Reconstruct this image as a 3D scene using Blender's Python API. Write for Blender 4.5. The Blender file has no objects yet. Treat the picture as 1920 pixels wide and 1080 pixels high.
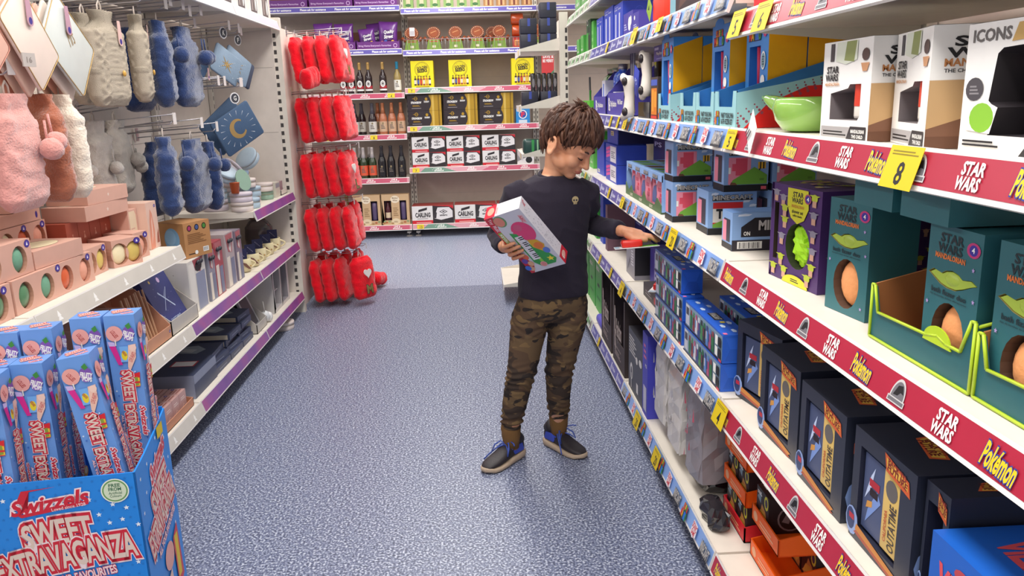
import bpy, math, random
from mathutils import Vector as V, Matrix
random.seed(7)
S = bpy.context.scene
COL = S.collection
R = math.radians
DK_ = .00007   # step between printed layers

# ------------------------------------------------------------------ camera, light, exposure
cam_data = bpy.data.cameras.new('camera'); cam = bpy.data.objects.new('camera', cam_data); COL.objects.link(cam)
cam_data.sensor_width = 36; cam_data.lens = 36 * 1488 / 1920; cam_data.clip_start = 0.02
def aim(pitch, yaw, roll, h):
    cp, sp, cy, sy = math.cos(pitch), math.sin(pitch), math.cos(yaw), math.sin(yaw)
    f = V((sy * cp, cy * cp, -sp)); r = V((cy, -sy, 0)); u = r.cross(f)
    c, s = math.cos(roll), math.sin(roll)
    r, u = c * r + s * u, -s * r + c * u
    m = Matrix((r, u, -f)).transposed().to_4x4(); m.translation = (0, 0, h)
    return m
cam.matrix_world = aim(.233, .0375, -.0298, 1.36)
S.camera = cam
S.view_settings.view_transform = 'Standard'; S.view_settings.look = 'None'
S.view_settings.gamma = 1; S.view_settings.exposure = 0.0; S.view_settings.use_curve_mapping = False
W = bpy.data.worlds.new('store_ambience'); S.world = W; W.use_nodes = True
W.node_tree.nodes['Background'].inputs[0].default_value = (1.0, .96, .93, 1)
W.node_tree.nodes['Background'].inputs[1].default_value = .6
LAMPS = [(-.25, 1.6, 5.0), (-.25, 6.4, 3.6), (-.25, -2.2, 2.6), (-3.4, 3.0, 7.0), (3.2, 3.0, 7.0)]
for i, (lx, ly, ln) in enumerate(LAMPS):
    ld = bpy.data.lights.new('tube_light', 'AREA'); ld.shape = 'RECTANGLE'; ld.size = .5; ld.size_y = ln
    ld.energy = 21 * ln; ld.color = (1, .965, .92)
    lo = bpy.data.objects.new('tube_light', ld); COL.objects.link(lo); lo.location = (lx, ly, 3.05)

# ------------------------------------------------------------------ materials
def lin(h):
    h = h.lstrip('#'); o = []
    for i in (0, 2, 4):
        c = int(h[i:i + 2], 16) / 255
        o.append(c / 12.92 if c <= .04045 else ((c + .055) / 1.055) ** 2.4)
    return (*o, 1)
_m = {}
def m(h, rough=.5, metal=0, vary=.07, vs=18, spec=.5, coat=0, trans=0, alpha=1, bump=0, bs=200, sheen=0):
    k = (h, rough, metal, vary, vs, spec, coat, trans, alpha, bump, bs, sheen)
    if k in _m: return _m[k]
    a = bpy.data.materials.new('surface_' + h.strip('#')); a.use_nodes = True
    nt = a.node_tree; b = nt.nodes['Principled BSDF']; c = lin(h)
    b.inputs['Roughness'].default_value = rough; b.inputs['Metallic'].default_value = metal
    b.inputs['Specular IOR Level'].default_value = spec; b.inputs['Coat Weight'].default_value = coat
    b.inputs['Transmission Weight'].default_value = trans; b.inputs['Alpha'].default_value = alpha
    if sheen: b.inputs['Sheen Weight'].default_value = sheen
    tc = nt.nodes.new('ShaderNodeTexCoord')
    if vary:
        n = nt.nodes.new('ShaderNodeTexNoise'); n.inputs['Scale'].default_value = vs; n.inputs['Detail'].default_value = 2
        nt.links.new(tc.outputs['Object'], n.inputs['Vector'])
        x = nt.nodes.new('ShaderNodeMix'); x.data_type = 'RGBA'
        x.inputs['A'].default_value = tuple(min(1, q * (1 + vary)) for q in c[:3]) + (1,)
        x.inputs['B'].default_value = tuple(q * (1 - vary) for q in c[:3]) + (1,)
        nt.links.new(n.outputs['Fac'], x.inputs['Factor']); nt.links.new(x.outputs['Result'], b.inputs['Base Color'])
    else: b.inputs['Base Color'].default_value = c
    if bump:
        n = nt.nodes.new('ShaderNodeTexNoise'); n.inputs['Scale'].default_value = bs; n.inputs['Detail'].default_value = 3
        nt.links.new(tc.outputs['Object'], n.inputs['Vector'])
        u = nt.nodes.new('ShaderNodeBump'); u.inputs['Strength'].default_value = bump; u.inputs['Distance'].default_value = .004
        nt.links.new(n.outputs['Fac'], u.inputs['Height']); nt.links.new(u.outputs['Normal'], b.inputs['Normal'])
    _m[k] = a
    return a
def ramp_mat(name, scale, stops, rough=.6, tex='NOISE', detail=3, stretch=(1, 1, 1), bump=0, interp='LINEAR', dist=0, coord='Object', spec=.5):
    """noise or voronoi through a colour ramp"""
    k = ('ramp', name)
    if k in _m: return _m[k]
    a = bpy.data.materials.new(name); a.use_nodes = True; nt = a.node_tree; b = nt.nodes['Principled BSDF']
    tc = nt.nodes.new('ShaderNodeTexCoord'); mp = nt.nodes.new('ShaderNodeMapping'); mp.inputs['Scale'].default_value = stretch
    nt.links.new(tc.outputs[coord], mp.inputs['Vector'])
    if tex == 'VORONOI':
        n = nt.nodes.new('ShaderNodeTexVoronoi'); out = n.outputs['Color']
    else:
        n = nt.nodes.new('ShaderNodeTexNoise'); n.inputs['Detail'].default_value = detail; n.inputs['Distortion'].default_value = dist; out = n.outputs['Fac']
    n.inputs['Scale'].default_value = scale
    nt.links.new(mp.outputs['Vector'], n.inputs['Vector'])
    r = nt.nodes.new('ShaderNodeValToRGB'); r.color_ramp.interpolation = interp
    e = r.color_ramp.elements
    while len(e) < len(stops): e.new(.5)
    for q, (p, h) in zip(e, stops): q.position = p; q.color = lin(h)
    nt.links.new(out, r.inputs['Fac']); nt.links.new(r.outputs['Color'], b.inputs['Base Color'])
    b.inputs['Roughness'].default_value = rough; b.inputs['Specular IOR Level'].default_value = spec
    if bump:
        u = nt.nodes.new('ShaderNodeBump'); u.inputs['Strength'].default_value = bump; u.inputs['Distance'].default_value = .006
        nt.links.new(out, u.inputs['Height']); nt.links.new(u.outputs['Normal'], b.inputs['Normal'])
    _m[k] = a
    return a

# ------------------------------------------------------------------ lettering outlines
_t = {}
def letters(s, bold=0, res=2):
    """flat mesh of a line of text, normalised so that the unbolded text fills 0..1 x 0..1"""
    def raw(off):
        c = bpy.data.curves.new('lettering', 'FONT'); c.body = s; c.resolution_u = res; c.offset = off; c.fill_mode = 'FRONT'
        o = bpy.data.objects.new('lettering', c); COL.objects.link(o)
        dg = bpy.context.evaluated_depsgraph_get(); me = o.evaluated_get(dg).to_mesh()
        vs = [v.co.copy() for v in me.vertices]; fs = [tuple(p.vertices) for p in me.polygons]
        o.evaluated_get(dg).to_mesh_clear(); bpy.data.objects.remove(o); bpy.data.curves.remove(c)
        return vs, fs
    if (s, 'bb', res) not in _t:
        vs, fs = raw(0); _t[(s, 0, res)] = (vs, fs)
        _t[(s, 'bb', res)] = (min(v.x for v in vs), min(v.y for v in vs), max(v.x for v in vs), max(v.y for v in vs))
    if (s, bold, res) not in _t: _t[(s, bold, res)] = raw(bold)
    x0, y0, x1, y1 = _t[(s, 'bb', res)]; vs, fs = _t[(s, bold, res)]
    return [((v.x - x0) / (x1 - x0), (v.y - y0) / (y1 - y0)) for v in vs], fs

# ------------------------------------------------------------------ geometry builder
class G:
    def __init__(s): s.v = []; s.f = []; s.mi = []; s.sm = []; s.mats = []
    def mat(s, a):
        if a not in s.mats: s.mats.append(a)
        return s.mats.index(a)
    def mesh(s, vs, fs, a, smooth=False, T=None):
        o = len(s.v); s.v += [(T @ V(p)) if T else V(p) for p in vs]; k = s.mat(a)
        for f in fs: s.f.append(tuple(i + o for i in f)); s.mi.append(k); s.sm.append(smooth)
    def box(s, x0, y0, z0, x1, y1, z1, a, skip='', T=None):
        vs = [(x0, y0, z0), (x1, y0, z0), (x1, y1, z0), (x0, y1, z0), (x0, y0, z1), (x1, y0, z1), (x1, y1, z1), (x0, y1, z1)]
        fs = dict(f=(0, 1, 5, 4), r=(1, 2, 6, 5), b=(2, 3, 7, 6), l=(3, 0, 4, 7), t=(4, 5, 6, 7), d=(0, 3, 2, 1))
        s.mesh(vs, [q for k, q in fs.items() if k not in skip], a, T=T)
    def soft(s, x0, y0, z0, x1, y1, z1, r, a, n=3, T=None):
        """box with rounded upright edges and top edge"""
        def ring(ins, z):
            q = []; k = max(.0005, r - ins)
            for cx, cy, a0 in ((x1 - r, y0 + r, -90), (x1 - r, y1 - r, 0), (x0 + r, y1 - r, 90), (x0 + r, y0 + r, 180)):
                for i in range(n + 1):
                    t = R(a0 + 90 * i / n); q.append((cx + k * math.cos(t), cy + k * math.sin(t), z))
            return q
        rings = [ring(r * (1 - math.sin(R(90 * i / n))), z0 + r * (1 - math.cos(R(90 * i / n)))) for i in range(n + 1)]
        rings += [ring(r * (1 - math.cos(R(90 * i / n))), z1 - r + r * math.sin(R(90 * i / n))) for i in range(n + 1)]
        s.loft(rings, a, cap=True, smooth=True, T=T)
    def loft(s, rings, a, cap=True, smooth=True, T=None, close=True):
        n = len(rings[0]); vs = [p for q in rings for p in q]; fs = []
        for i in range(len(rings) - 1):
            for j in range(n if close else n - 1):
                k = (j + 1) % n; fs.append((i * n + j, i * n + k, (i + 1) * n + k, (i + 1) * n + j))
        if cap: fs += [tuple(range(n - 1, -1, -1)), tuple((len(rings) - 1) * n + j for j in range(n))]
        s.mesh(vs, fs, a, smooth, T)
    def lathe(s, prof, a, n=16, T=None, smooth=True, cap=True, sx=1, sy=1):
        s.loft([[(sx * r * math.cos(2 * math.pi * j / n), sy * r * math.sin(2 * math.pi * j / n), z) for j in range(n)] for r, z in prof], a, cap, smooth, T)
    def tube(s, path, r, a, n=6, T=None, cap=True):
        P = [V(p) for p in path]; rs = r if isinstance(r, (list, tuple)) else [r] * len(P); rings = []; u = None
        for i, p in enumerate(P):
            t = (P[min(i + 1, len(P) - 1)] - P[max(i - 1, 0)]).normalized()
            if u is None: u = t.orthogonal().normalized()
            else:
                u = u - t * u.dot(t); u = u.normalized() if u.length > 1e-6 else t.orthogonal().normalized()
            w = t.cross(u)
            rings.append([p + rs[i] * (math.cos(2 * math.pi * j / n) * u + math.sin(2 * math.pi * j / n) * w) for j in range(n)])
        s.loft(rings, a, cap, True, T)
    def ball(s, c, r, a, n=12, T=None, k=None):
        rx, ry, rz = r if isinstance(r, (tuple, list)) else (r, r, r); k = k or n // 2 + 1; rings = []
        for i in range(k + 1):
            t = math.pi * i / k - math.pi / 2; q = max(.02, math.cos(t))
            rings.append([(c[0] + rx * q * math.cos(2 * math.pi * j / n), c[1] + ry * q * math.sin(2 * math.pi * j / n), c[2] + rz * math.sin(t)) for j in range(n)])
        s.loft(rings, a, True, True, T)
    def prism(s, pts, y0, y1, a, T=None, smooth=False):
        """outline in x,z pushed from y0 to y1"""
        n = len(pts); vs = [(x, y0, z) for x, z in pts] + [(x, y1, z) for x, z in pts]
        fs = [tuple(range(n)), tuple(range(2 * n - 1, n - 1, -1))]
        s.mesh(vs, fs, a, False, T)
        s.mesh(vs, [(i, i + n, (i + 1) % n + n, (i + 1) % n) for i in range(n)], a, smooth, T)
    def obj(s, name, parent=None, loc=(0, 0, 0), rz=0, rot=None):
        me = bpy.data.meshes.new(name); me.from_pydata([tuple(p) for p in s.v], [], s.f)
        for a in s.mats: me.materials.append(a)
        me.polygons.foreach_set('material_index', s.mi); me.polygons.foreach_set('use_smooth', s.sm); me.update()
        o = bpy.data.objects.new(name, me); COL.objects.link(o)
        o.location = loc; o.rotation_euler = rot if rot else (0, 0, R(rz))
        if parent: o.parent = parent
        return o

class Fr:
    """a flat printed panel: x, y run 0..1 over its width and height"""
    def __init__(s, g, O, u, v, w, h):
        s.g, s.O, s.u, s.v, s.w, s.h = g, V(O), V(u).normalized(), V(v).normalized(), w, h
        s.n = s.u.cross(s.v); s.k = .0004
    def P(s, x, y, lift=None): return s.O + s.u * (x * s.w) + s.v * (y * s.h) + s.n * (s.k if lift is None else lift)
    def nx(s): s.k += DK_
    def poly(s, pts, a):
        s.nx(); s.g.mesh([s.P(*p) for p in pts], [tuple(range(len(pts)))], a)
    def rect(s, x, y, w, h, a): s.poly([(x, y), (x + w, y), (x + w, y + h), (x, y + h)], a)
    def oval(s, x, y, rx, ry, a, n=20, a0=0, a1=360):
        k = n if a1 - a0 >= 360 else n + 1
        s.poly([(x + rx * math.cos(R(a0 + (a1 - a0) * i / n)), y + ry * math.sin(R(a0 + (a1 - a0) * i / n))) for i in range(k)], a)
    def star(s, x, y, r, a, asp=None, rot=90):
        asp = asp or s.w / s.h
        s.nx(); vs = [s.P(x, y)]
        for i in range(10):
            q = r if i % 2 == 0 else r * .45; t = R(rot + 36 * i); vs.append(s.P(x + q * math.cos(t), y + q * asp * math.sin(t)))
        s.g.mesh(vs, [(0, i + 1, (i + 1) % 10 + 1) for i in range(10)], a)
    def text(s, t, x, y, w, h, a, bold=.02, rot=0, skew=0, outline=None, ow=.06, res=2, arch=0):
        def put(bo, mt):
            s.nx(); vs, fs = letters(t, bo, res); c, q = math.cos(R(rot)), math.sin(R(rot)); o = []
            for px, py in vs:
                X = (px - .5) * w * s.w + skew * (py - .5) * h * s.h; Y = (py - .5 + arch * (.25 - (px - .5) ** 2)) * h * s.h
                o.append(s.O + s.u * ((x + w / 2) * s.w + c * X - q * Y) + s.v * ((y + h / 2) * s.h + q * X + c * Y) + s.n * s.k)
            s.g.mesh(o, fs, mt)
        if outline: put(bold + ow, outline)
        put(bold, a)
    def bars(s, x, y, w, h, a, n=9):
        for i in range(n): s.rect(x + w * i / n, y, w / n * (.35 if i % 3 else .6), h, a); s.k -= DK_
        s.nx()
    def lines(s, x, y, w, h, a, n=3):
        for i in range(n): s.rect(x, y + h * i / n, w * (1 - .15 * ((i * 7) % 3)), h / n * .5, a); s.k -= DK_
        s.nx()

def panels(g, w, d, h):
    return dict(front=Fr(g, (-w / 2, 0, 0), (1, 0, 0), (0, 0, 1), w, h), right=Fr(g, (w / 2, 0, 0), (0, 1, 0), (0, 0, 1), d, h),
                left=Fr(g, (-w / 2, d, 0), (0, -1, 0), (0, 0, 1), d, h), top=Fr(g, (-w / 2, 0, h), (1, 0, 0), (0, 1, 0), w, d),
                back=Fr(g, (w / 2, d, 0), (-1, 0, 0), (0, 0, 1), w, h))
def carton(w, d, h, a, skip='', flap=True, **draw):
    """card box, origin at the middle of its front bottom edge, front towards -y; draw(front=fn, top=fn ...)"""
    g = G(); g.box(-w / 2, 0, 0, w / 2, d, h, a, skip)
    p = panels(g, w, d, h)
    for k, fn in draw.items(): fn(p[k])
    return g
def hole(fr, hp, a, depth, inner, back=None, cell=(0, 0, 1, 1)):
    """front wall of a box with a cut-out (hp: outline points, counter-clockwise, 0..1) and the recess behind it"""
    g = fr.g; x0, y0, x1, y1 = cell; n = len(hp); cx = sum(p[0] for p in hp) / n; cy = sum(p[1] for p in hp) / n
    def edge(p):
        dx, dy = p[0] - cx, p[1] - cy; t = 1e9
        if dx > 1e-9: t = min(t, (x1 - cx) / dx)
        if dx < -1e-9: t = min(t, (x0 - cx) / dx)
        if dy > 1e-9: t = min(t, (y1 - cy) / dy)
        if dy < -1e-9: t = min(t, (y0 - cy) / dy)
        return (cx + dx * t, cy + dy * t)
    B = [edge(p) for p in hp]; cs = [(x0, y0), (x1, y0), (x1, y1), (x0, y1)]
    ang = lambda p: math.atan2((p[1] - cy) * fr.h, (p[0] - cx) * fr.w)
    for i in range(n):
        j = (i + 1) % n; vs = [hp[i], B[i]]; a0, a1 = ang(B[i]), ang(B[j])
        while a1 < a0: a1 += 2 * math.pi
        for c in cs:
            ac = ang(c)
            while ac < a0: ac += 2 * math.pi
            if a0 + 1e-6 < ac < a1 - 1e-6: vs.append(c)
        vs += [B[j], hp[j]]
        g.mesh([fr.P(*p, lift=0) for p in vs], [tuple(range(len(vs)))], a)
        g.mesh([fr.P(*hp[i], lift=0), fr.P(*hp[j], lift=0), fr.P(*hp[j], lift=-depth), fr.P(*hp[i], lift=-depth)], [(0, 1, 2, 3)], inner)
    g.mesh([fr.P(*p, lift=-depth) for p in hp], [tuple(range(n))], back or inner)
def ovalpts(x, y, rx, ry, n=20): return [(x + rx * math.cos(2 * math.pi * i / n), y + ry * math.sin(2 * math.pi * i / n)) for i in range(n)]

# ------------------------------------------------------------------ scene bookkeeping
def T(o, label, cat, group=None, kind=None):
    o['label'] = label; o['category'] = cat
    if group: o['group'] = group
    if kind: o['kind'] = kind
    return o
def struct(o): o['kind'] = 'structure'; return o
def root(name, loc, rz=0):
    o = bpy.data.objects.new(name, None); COL.objects.link(o); o.location = loc; o.rotation_euler = (0, 0, R(rz)); o.empty_display_size = .05
    return o
def dup(o, loc, rz=None, label=None, rot=None, scale=None):
    def cp(q, par):
        c = q.copy(); COL.objects.link(c)
        if par: c.parent = par
        for ch in q.children: cp(ch, c)
        return c
    r = cp(o, None); r.location = loc
    if rz is not None: r.rotation_euler = (0, 0, R(rz))
    if rot is not None: r.rotation_euler = rot
    if scale is not None: r.scale = scale
    if label: r['label'] = label
    return r
ORD = ['first', 'second', 'third', 'fourth', 'fifth', 'sixth', 'seventh', 'eighth', 'ninth', 'tenth', 'eleventh', 'twelfth']
WHITE = m('#F2F0EC', .55); CREAM = m('#DDD6CB', .5); INK = m('#1B1A1E', .5); YEL = m('#DDC010', .5); BLACK = m('#121216', .5)
RED = m('#C8203A', .5); STEEL = m('#B9B7BC', .3, .85)
# ------------------------------------------------------------------ the room
g = G(); g.mesh([(-6, -4, 0), (6, -4, 0), (6, 5.86, 0), (-6, 5.86, 0)], [(0, 1, 2, 3)],
    ramp_mat('speckled_vinyl', 135, [(.34, '#3A4056'), (.45, '#5D6582'), (.53, '#767F9C'), (.63, '#C6CCDA')], rough=.42, detail=3))
struct(g.obj('floor'))
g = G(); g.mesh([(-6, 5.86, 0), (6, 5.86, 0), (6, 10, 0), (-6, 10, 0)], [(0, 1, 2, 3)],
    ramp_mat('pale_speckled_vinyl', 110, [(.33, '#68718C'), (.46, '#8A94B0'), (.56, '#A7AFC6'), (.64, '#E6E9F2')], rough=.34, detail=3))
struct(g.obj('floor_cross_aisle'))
g = G(); g.box(-6, 9.0, 0, 6, 9.1, 3.2, m('#8E8187', .8)); struct(g.obj('wall_back'))

# ------------------------------------------------------------------ shelving
PANEL = m('#D9CFC6', .55); SHELF = m('#E6DED2', .45); RAIL = m('#EAE6E2', .4)
def strip_fr(g, w, z, hh=.05, lean=.016):
    v = V((0, lean, hh)); L = v.length
    fr = Fr(g, (-w / 2, -lean - .002, z - hh + .002), (1, 0, 0), v, w, L)
    return fr
def shelf(par, w, d, z, style, y0=.0, tags=(), hh=.05, t=.032):
    g = G(); y0 = y0
    g.box(-w / 2 + .003, y0 + .001, z - t, w / 2 - .003, d - .002, z, SHELF)
    for sx in (-1, 1):     # end brackets
        q = sx * (w / 2 - .010)
        g.mesh([(q, y0 + .03, z - t), (q, d - .002, z - t), (q, d - .002, z - t - .045), (q, y0 + .03, z - t - .006),
                (q - sx * .004, y0 + .03, z - t), (q - sx * .004, d - .002, z - t), (q - sx * .004, d - .002, z - t - .045), (q - sx * .004, y0 + .03, z - t - .006)],
               [(0, 1, 2, 3), (7, 6, 5, 4), (0, 4, 5, 1), (1, 5, 6, 2), (2, 6, 7, 3), (3, 7, 4, 0)], CREAM)
    s = g.obj('shelf', par)
    g = G(); lean = .016
    sec = [(y0 - .001, z + .004), (y0 - .004, z + .006), (y0 - lean - .005, z - hh), (y0 - lean + .002, z - hh - .003), (y0 - .001, z - .02)]
    n = len(sec); vs = [(-w / 2 + .002, *p) for p in sec] + [(w / 2 - .002, *p) for p in sec]
    g.mesh(vs, [tuple(range(n)), tuple(range(2 * n - 1, n - 1, -1))] + [(i, i + n, (i + 1) % n + n, (i + 1) % n) for i in range(n)], RAIL)
    v = V((0, lean + .001, hh + .006)); fr = Fr(g, (-w / 2, y0 - lean - .005, z - hh), (1, 0, 0), v, w, v.length)
    style(fr, w)
    p = g.obj('price_strip', s); p['label'] = style.lab
    for (tx, num, big) in tags:
        g = G(); tw = (.085 if w > 1.2 else .06) if big else (.07 if w > 1.2 else .04); th = .06 if big else .046
        f2 = Fr(g, fr.P(tx, .5) - fr.u * tw / 2 - fr.v * (th * .55 if big else th / 2) + fr.n * (.004), (1, 0, 0), v, tw, th)
        g.mesh([f2.P(0, 0, 0), f2.P(1, 0, 0), f2.P(1, 1, 0), f2.P(0, 1, 0), f2.P(0, 0, .0006), f2.P(1, 0, .0006), f2.P(1, 1, .0006), f2.P(0, 1, .0006)],
               [(3, 2, 1, 0), (4, 5, 6, 7), (0, 1, 5, 4), (1, 2, 6, 5), (2, 3, 7, 6), (3, 0, 4, 7)], YEL)
        f2.k = .0007; f2.lines(.1, .78, .8, .14, m('#8A7A10'), 2); f2.text(num, .42, .1, .2 if len(num) < 2 else .34, .52, INK, .02)
        q = g.obj('price_tag', s); q['label'] = 'yellow price tag'
    return s
def logo_poke(f, x, w): f.text('Pok\u00e9mon', x, .24, w * .86, .48, m('#F2C81C'), .03, rot=-4, outline=m('#2B3B8E'), ow=.05)
def logo_dome(f, x, w):
    a = m('#6E6C72'); b = m('#C9C6C6'); f.oval(x + w / 2, .32, w * .34, .52, b, 14, 0, 180); f.oval(x + w / 2, .34, w * .29, .43, a, 14, 0, 180)
    f.poly([(x + w * .3, .4), (x + w * .42, .66), (x + w * .62, .7), (x + w * .74, .5), (x + w * .6, .52), (x + w * .5, .42)], INK)
    f.rect(x + w * .1, .2, w * .8, .15, b); f.rect(x + w * .14, .23, w * .72, .09, a)
def logo_sw(f, x, w, a=None, y=None, h=.6):
    if y is None: y = .2; x += w * .1; w *= .74
    a = a or WHITE; f.text('STAR', x + w * .08, y + h * .53, w * .84, h * .45, a, .035); f.text('WARS', x, y, w * .9, h * .45, a, .035)
def logo_mine(f, x, w, y=.22, h=.5, a=None):
    f.rect(x - w * .02, y - h * .22, w * 1.04, h * .5, m('#2F3038')); f.text('MINECRAFT', x, y, w, h, a or m('#B7B3B0'), .03, outline=m('#2A2B30'), ow=.05)
def logo_plumber(f, x, w, y=.1, h=.8):
    cs = ['#D9302C', '#F0A41E', '#3A9A45', '#2E6FD0']
    for i, ch in enumerate('SUPER'): f.text(ch, x + w * (.14 + .145 * i), y + h * .52, w * .13, h * .4, m(['#E8762A', '#D9302C', '#F0C020', '#3A9A45', '#D9302C'][i]), .05, outline=INK, ow=.05)
    for i, ch in enumerate('MARIO'): f.text(ch, x + w * .19 * i, y, w * .17, h * .48, m((cs + ['#3A9A45'])[i]), .05, outline=INK, ow=.05)
def logo_sonic(f, x, w):
    f.poly([(x, .2), (x + w * .5, .08), (x + w, .25), (x + w * .92, .85), (x + w * .1, .9)], m('#E9E6EC')); f.text('SONIC', x + w * .1, .5, w * .8, .3, m('#CC2B3C'), .04, rot=-6); f.text('GAME', x + w * .16, .2, w * .62, .25, m('#CC2B3C'), .04, rot=-6)
def logo_ps(f, x, w, a=None):
    a = a or m('#DCDCF2'); f.text('P', x, .25, w * .12, .5, a, .05); f.text('S', x + w * .1, .2, w * .1, .26, a, .05); f.text('PlayStation', x + w * .26, .32, w * .72, .32, a, .02)
def st_red(f, w):
    f.rect(.004, .12, .992, .78, m('#AE2740', .3)); n = int(w / .112)
    for i in range(n):
        x = (i + .25) / n; q = .62 / n; (logo_poke, logo_dome, logo_sw)[i % 3](f, x, q if i % 3 != 1 else q * .8)
st_red.lab = 'red licence strip'
def st_blue(f, w):
    f.rect(.004, .12, .992, .78, m('#86A9E4', .3)); n = int(w / .1)
    for i in range(n):
        x = (i + .2) / n; q = .62 / n; k = i % 3
        if k == 0: logo_mine(f, x, q * 1.1)
        elif k == 1: logo_plumber(f, x, q * .85)
        else: logo_sonic(f, x + q * .1, q * .75)
st_blue.lab = 'pale blue licence strip'
def st_ps(f, w):
    f.rect(.004, .12, .992, .78, m('#524F9E', .3)); n = int(w / .15)
    for i in range(n): logo_ps(f, (i + .18) / n, .66 / n)
st_ps.lab = 'violet console strip'
def st_xb(f, w):
    f.rect(.004, .12, .992, .78, m('#C9D5C4', .3)); n = int(w / .17)
    for i in range(n):
        x = (i + .2) / n; f.oval(x, .5, .02, .28, m('#5C9A52'), 12); f.text('XBOX', x + .03, .36, .34 / n, .3, m('#4D7F46'), .03); f.rect(x + .5 / n, .14, .02, .74, m('#9A7A86'))
st_xb.lab = 'pale green console strip'
def st_purple(f, w):
    f.rect(.004, .1, .992, .82, ramp_mat('purple_strip', 5, [(.3, '#6A4A8C'), (.5, '#84539A'), (.66, '#A2568F')], rough=.3))
st_purple.lab = 'purple strip'
def st_cream(f, w):
    f.rect(.004, .08, .992, .84, m('#CFC9C0', .4))
    for i in range(int(w / .21)):
        x = (i + .5) / int(w / .21); f.poly([(x - .012, .25), (x + .012, .25), (x, .55)], WHITE); f.poly([(x - .009, .45), (x + .009, .45), (x, .75)], WHITE)
st_cream.lab = 'cream strip with little white trees'
def st_ask(f, w):
    f.rect(.003, .14, .994, .74, m('#6258A8', .35)); n = 4 if w > 1.2 else 3
    for i in range(n): f.text('Please ask for assistance', (i + .12) / n, .34, .74 / n, .36, WHITE, .025)
st_ask.lab = 'violet strip asking shoppers to ask for assistance'
def st_merry(f, w):
    f.rect(.003, .12, .994, .78, m('#C78B97', .35)); f.poly([(.08, .12), (.36, .12), (.26, .9), (.12, .9)], m('#5F8573', .35)); f.poly([(.55, .12), (1 - .02, .12), (1 - .02, .9), (.62, .9)], m('#B94A66', .35))
    for x in (.2, .45, .68, .86):
        f.text('LIVE &', x, .52, .045, .26, WHITE, .03); f.text('SPARKLE', x - .01, .24, .07, .2, WHITE, .03)
    for i in range(9): f.star((.05 + i * .137) % .97, .3 + .4 * ((i * 5) % 3) / 2, .0035, WHITE)
st_merry.lab = 'pink and green festive strip'
def st_plain(f, w): f.rect(.004, .1, .992, .82, m('#CFC8D6', .35))
st_plain.lab = 'pale lilac strip'

def bay(loc, rz, w, d, H, shelves, label, base=True, feet=True, cat='shelving', pan=None, side=False):
    """shelves: (height, strip style, tags, depth, front offset)"""
    r = root('shelving_bay', loc, rz); T(r, label, cat, 'supermarket shelving bays')
    g = G(); g.box(-w / 2 + .001, d, .02, w / 2 - .001, d + .012, H, pan or PANEL)
    for k in range(1, int(H / .4) + 1): g.box(-w / 2 + .02, d - .0015, k * .4 - .0015, w / 2 - .02, d + .001, k * .4 + .0015, m('#A59C96', .6))
    g.obj('back_panel', r)
    for sx in (-1, 1):
        g = G(); q = sx * (w / 2 - .016); g.box(q - .014, d - .028, .02, q + .014, d - .003, H, CREAM)
        for k in range(int(H / .05) - 1): g.box(q - .004, d - .0286, .06 + k * .05, q + .004, d - .0275, .085 + k * .05, m('#4A4543', .7))
        g.obj('upright', r)
    if feet:
        for sx in (-1, 1):
            g = G(); q = sx * (w / 2 - .045); g.box(q - .02, .09, .035, q + .02, d, shelves[0][0] - .084, CREAM)
            g.tube([(q, .115, .012), (q, .115, .05)], .008, STEEL); g.lathe([(.034, 0), (.034, .006), (.02, .013)], m('#B9B1A8', .5), 12, T=Matrix.Translation((q, .115, 0)))
            g.obj('foot', r)
    if side:
        g = G(); g.box(w / 2 - .002, .035, .03, w / 2 + .012, d + .012, H, PANEL)
        for k in (1, 2, 3, 4): g.box(w / 2 - .0028, .05, k * .4 - .0015, w / 2 - .0015, d, k * .4 + .0015, m('#A59C96', .6))
        g.obj('end_panel', r)
    for (z, st, tags, *o) in shelves: shelf(r, w, o[0] if o else d - .03, z, st, y0=o[1] if len(o) > 1 else 0, tags=tags)
    return r
XR, XL, YB = .603, -1.22, 8.15
zA, zB, zC, zD, zE, zF = .153, .596, .957, 1.276, 1.592, 1.842
bay((XR, 1.215, 0), -90, 1.348, .46, 2.1, [(zA, st_red, ()), (zB, st_red, ((.03, '4', 1),)), (zC, st_red, ()), (zD, st_red, ((.035, '5', 0), (.6, '8', 1))), (1.532, st_red, ((.05, '5', 1), (.17, '6', 1)))],
    'shelving bay with red price strips nearest on the right')
bay((XR, 2.57, 0), -90, 1.352, .46, 2.1, [(zA, st_blue, ((.28, '20', 1), (.53, '20', 1))), (zB, st_blue, ((.025, '4', 1),)), (zC, st_blue, ((.03, '5', 0), (.66, '20', 1))), (zD, st_blue, ((.07, '5', 0),)), (zE, st_blue, ((.2, '4', 1), (.5, '7', 0)))],
    'shelving bay with pale blue price strips behind the boy')
bay((XR, 3.71, 0), -90, .92, .46, 2.1, [(zA, st_ps, ((.3, '9', 0),)), (zB, st_ps, ((.35, '9', 0), (.7, '9', 0))), (zC, st_ps, ((.65, '9', 0),)), (zD, st_ps, ((.2, '9', 0), (.7, '9', 0), (.9, '9', 0))), (zE, st_ps, ((.6, '9', 0),)), (zF, st_ps, ())],
    'shelving bay with violet console strips, third on the right')
bay((XR, 4.68, 0), -90, 1.016, .46, 2.1, [(zA, st_xb, ()), (zB, st_xb, ((.7, '9', 0),)), (zC, st_xb, ((.8, '9', 0),)), (zD, st_xb, ()), (zE, st_xb, ()), (zF, st_xb, ())],
    'shelving bay of green console goods farthest on the right')
y1, y2, y3 = .823, .484, .146
bay((XL, 2.675, 0), 90, 1.098, .46, 2.1, [(y3, st_cream, ()), (y2, st_cream, ()), (y1, st_cream, ())], 'shelving bay with cream strips and peach gift boxes on the left')
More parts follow.
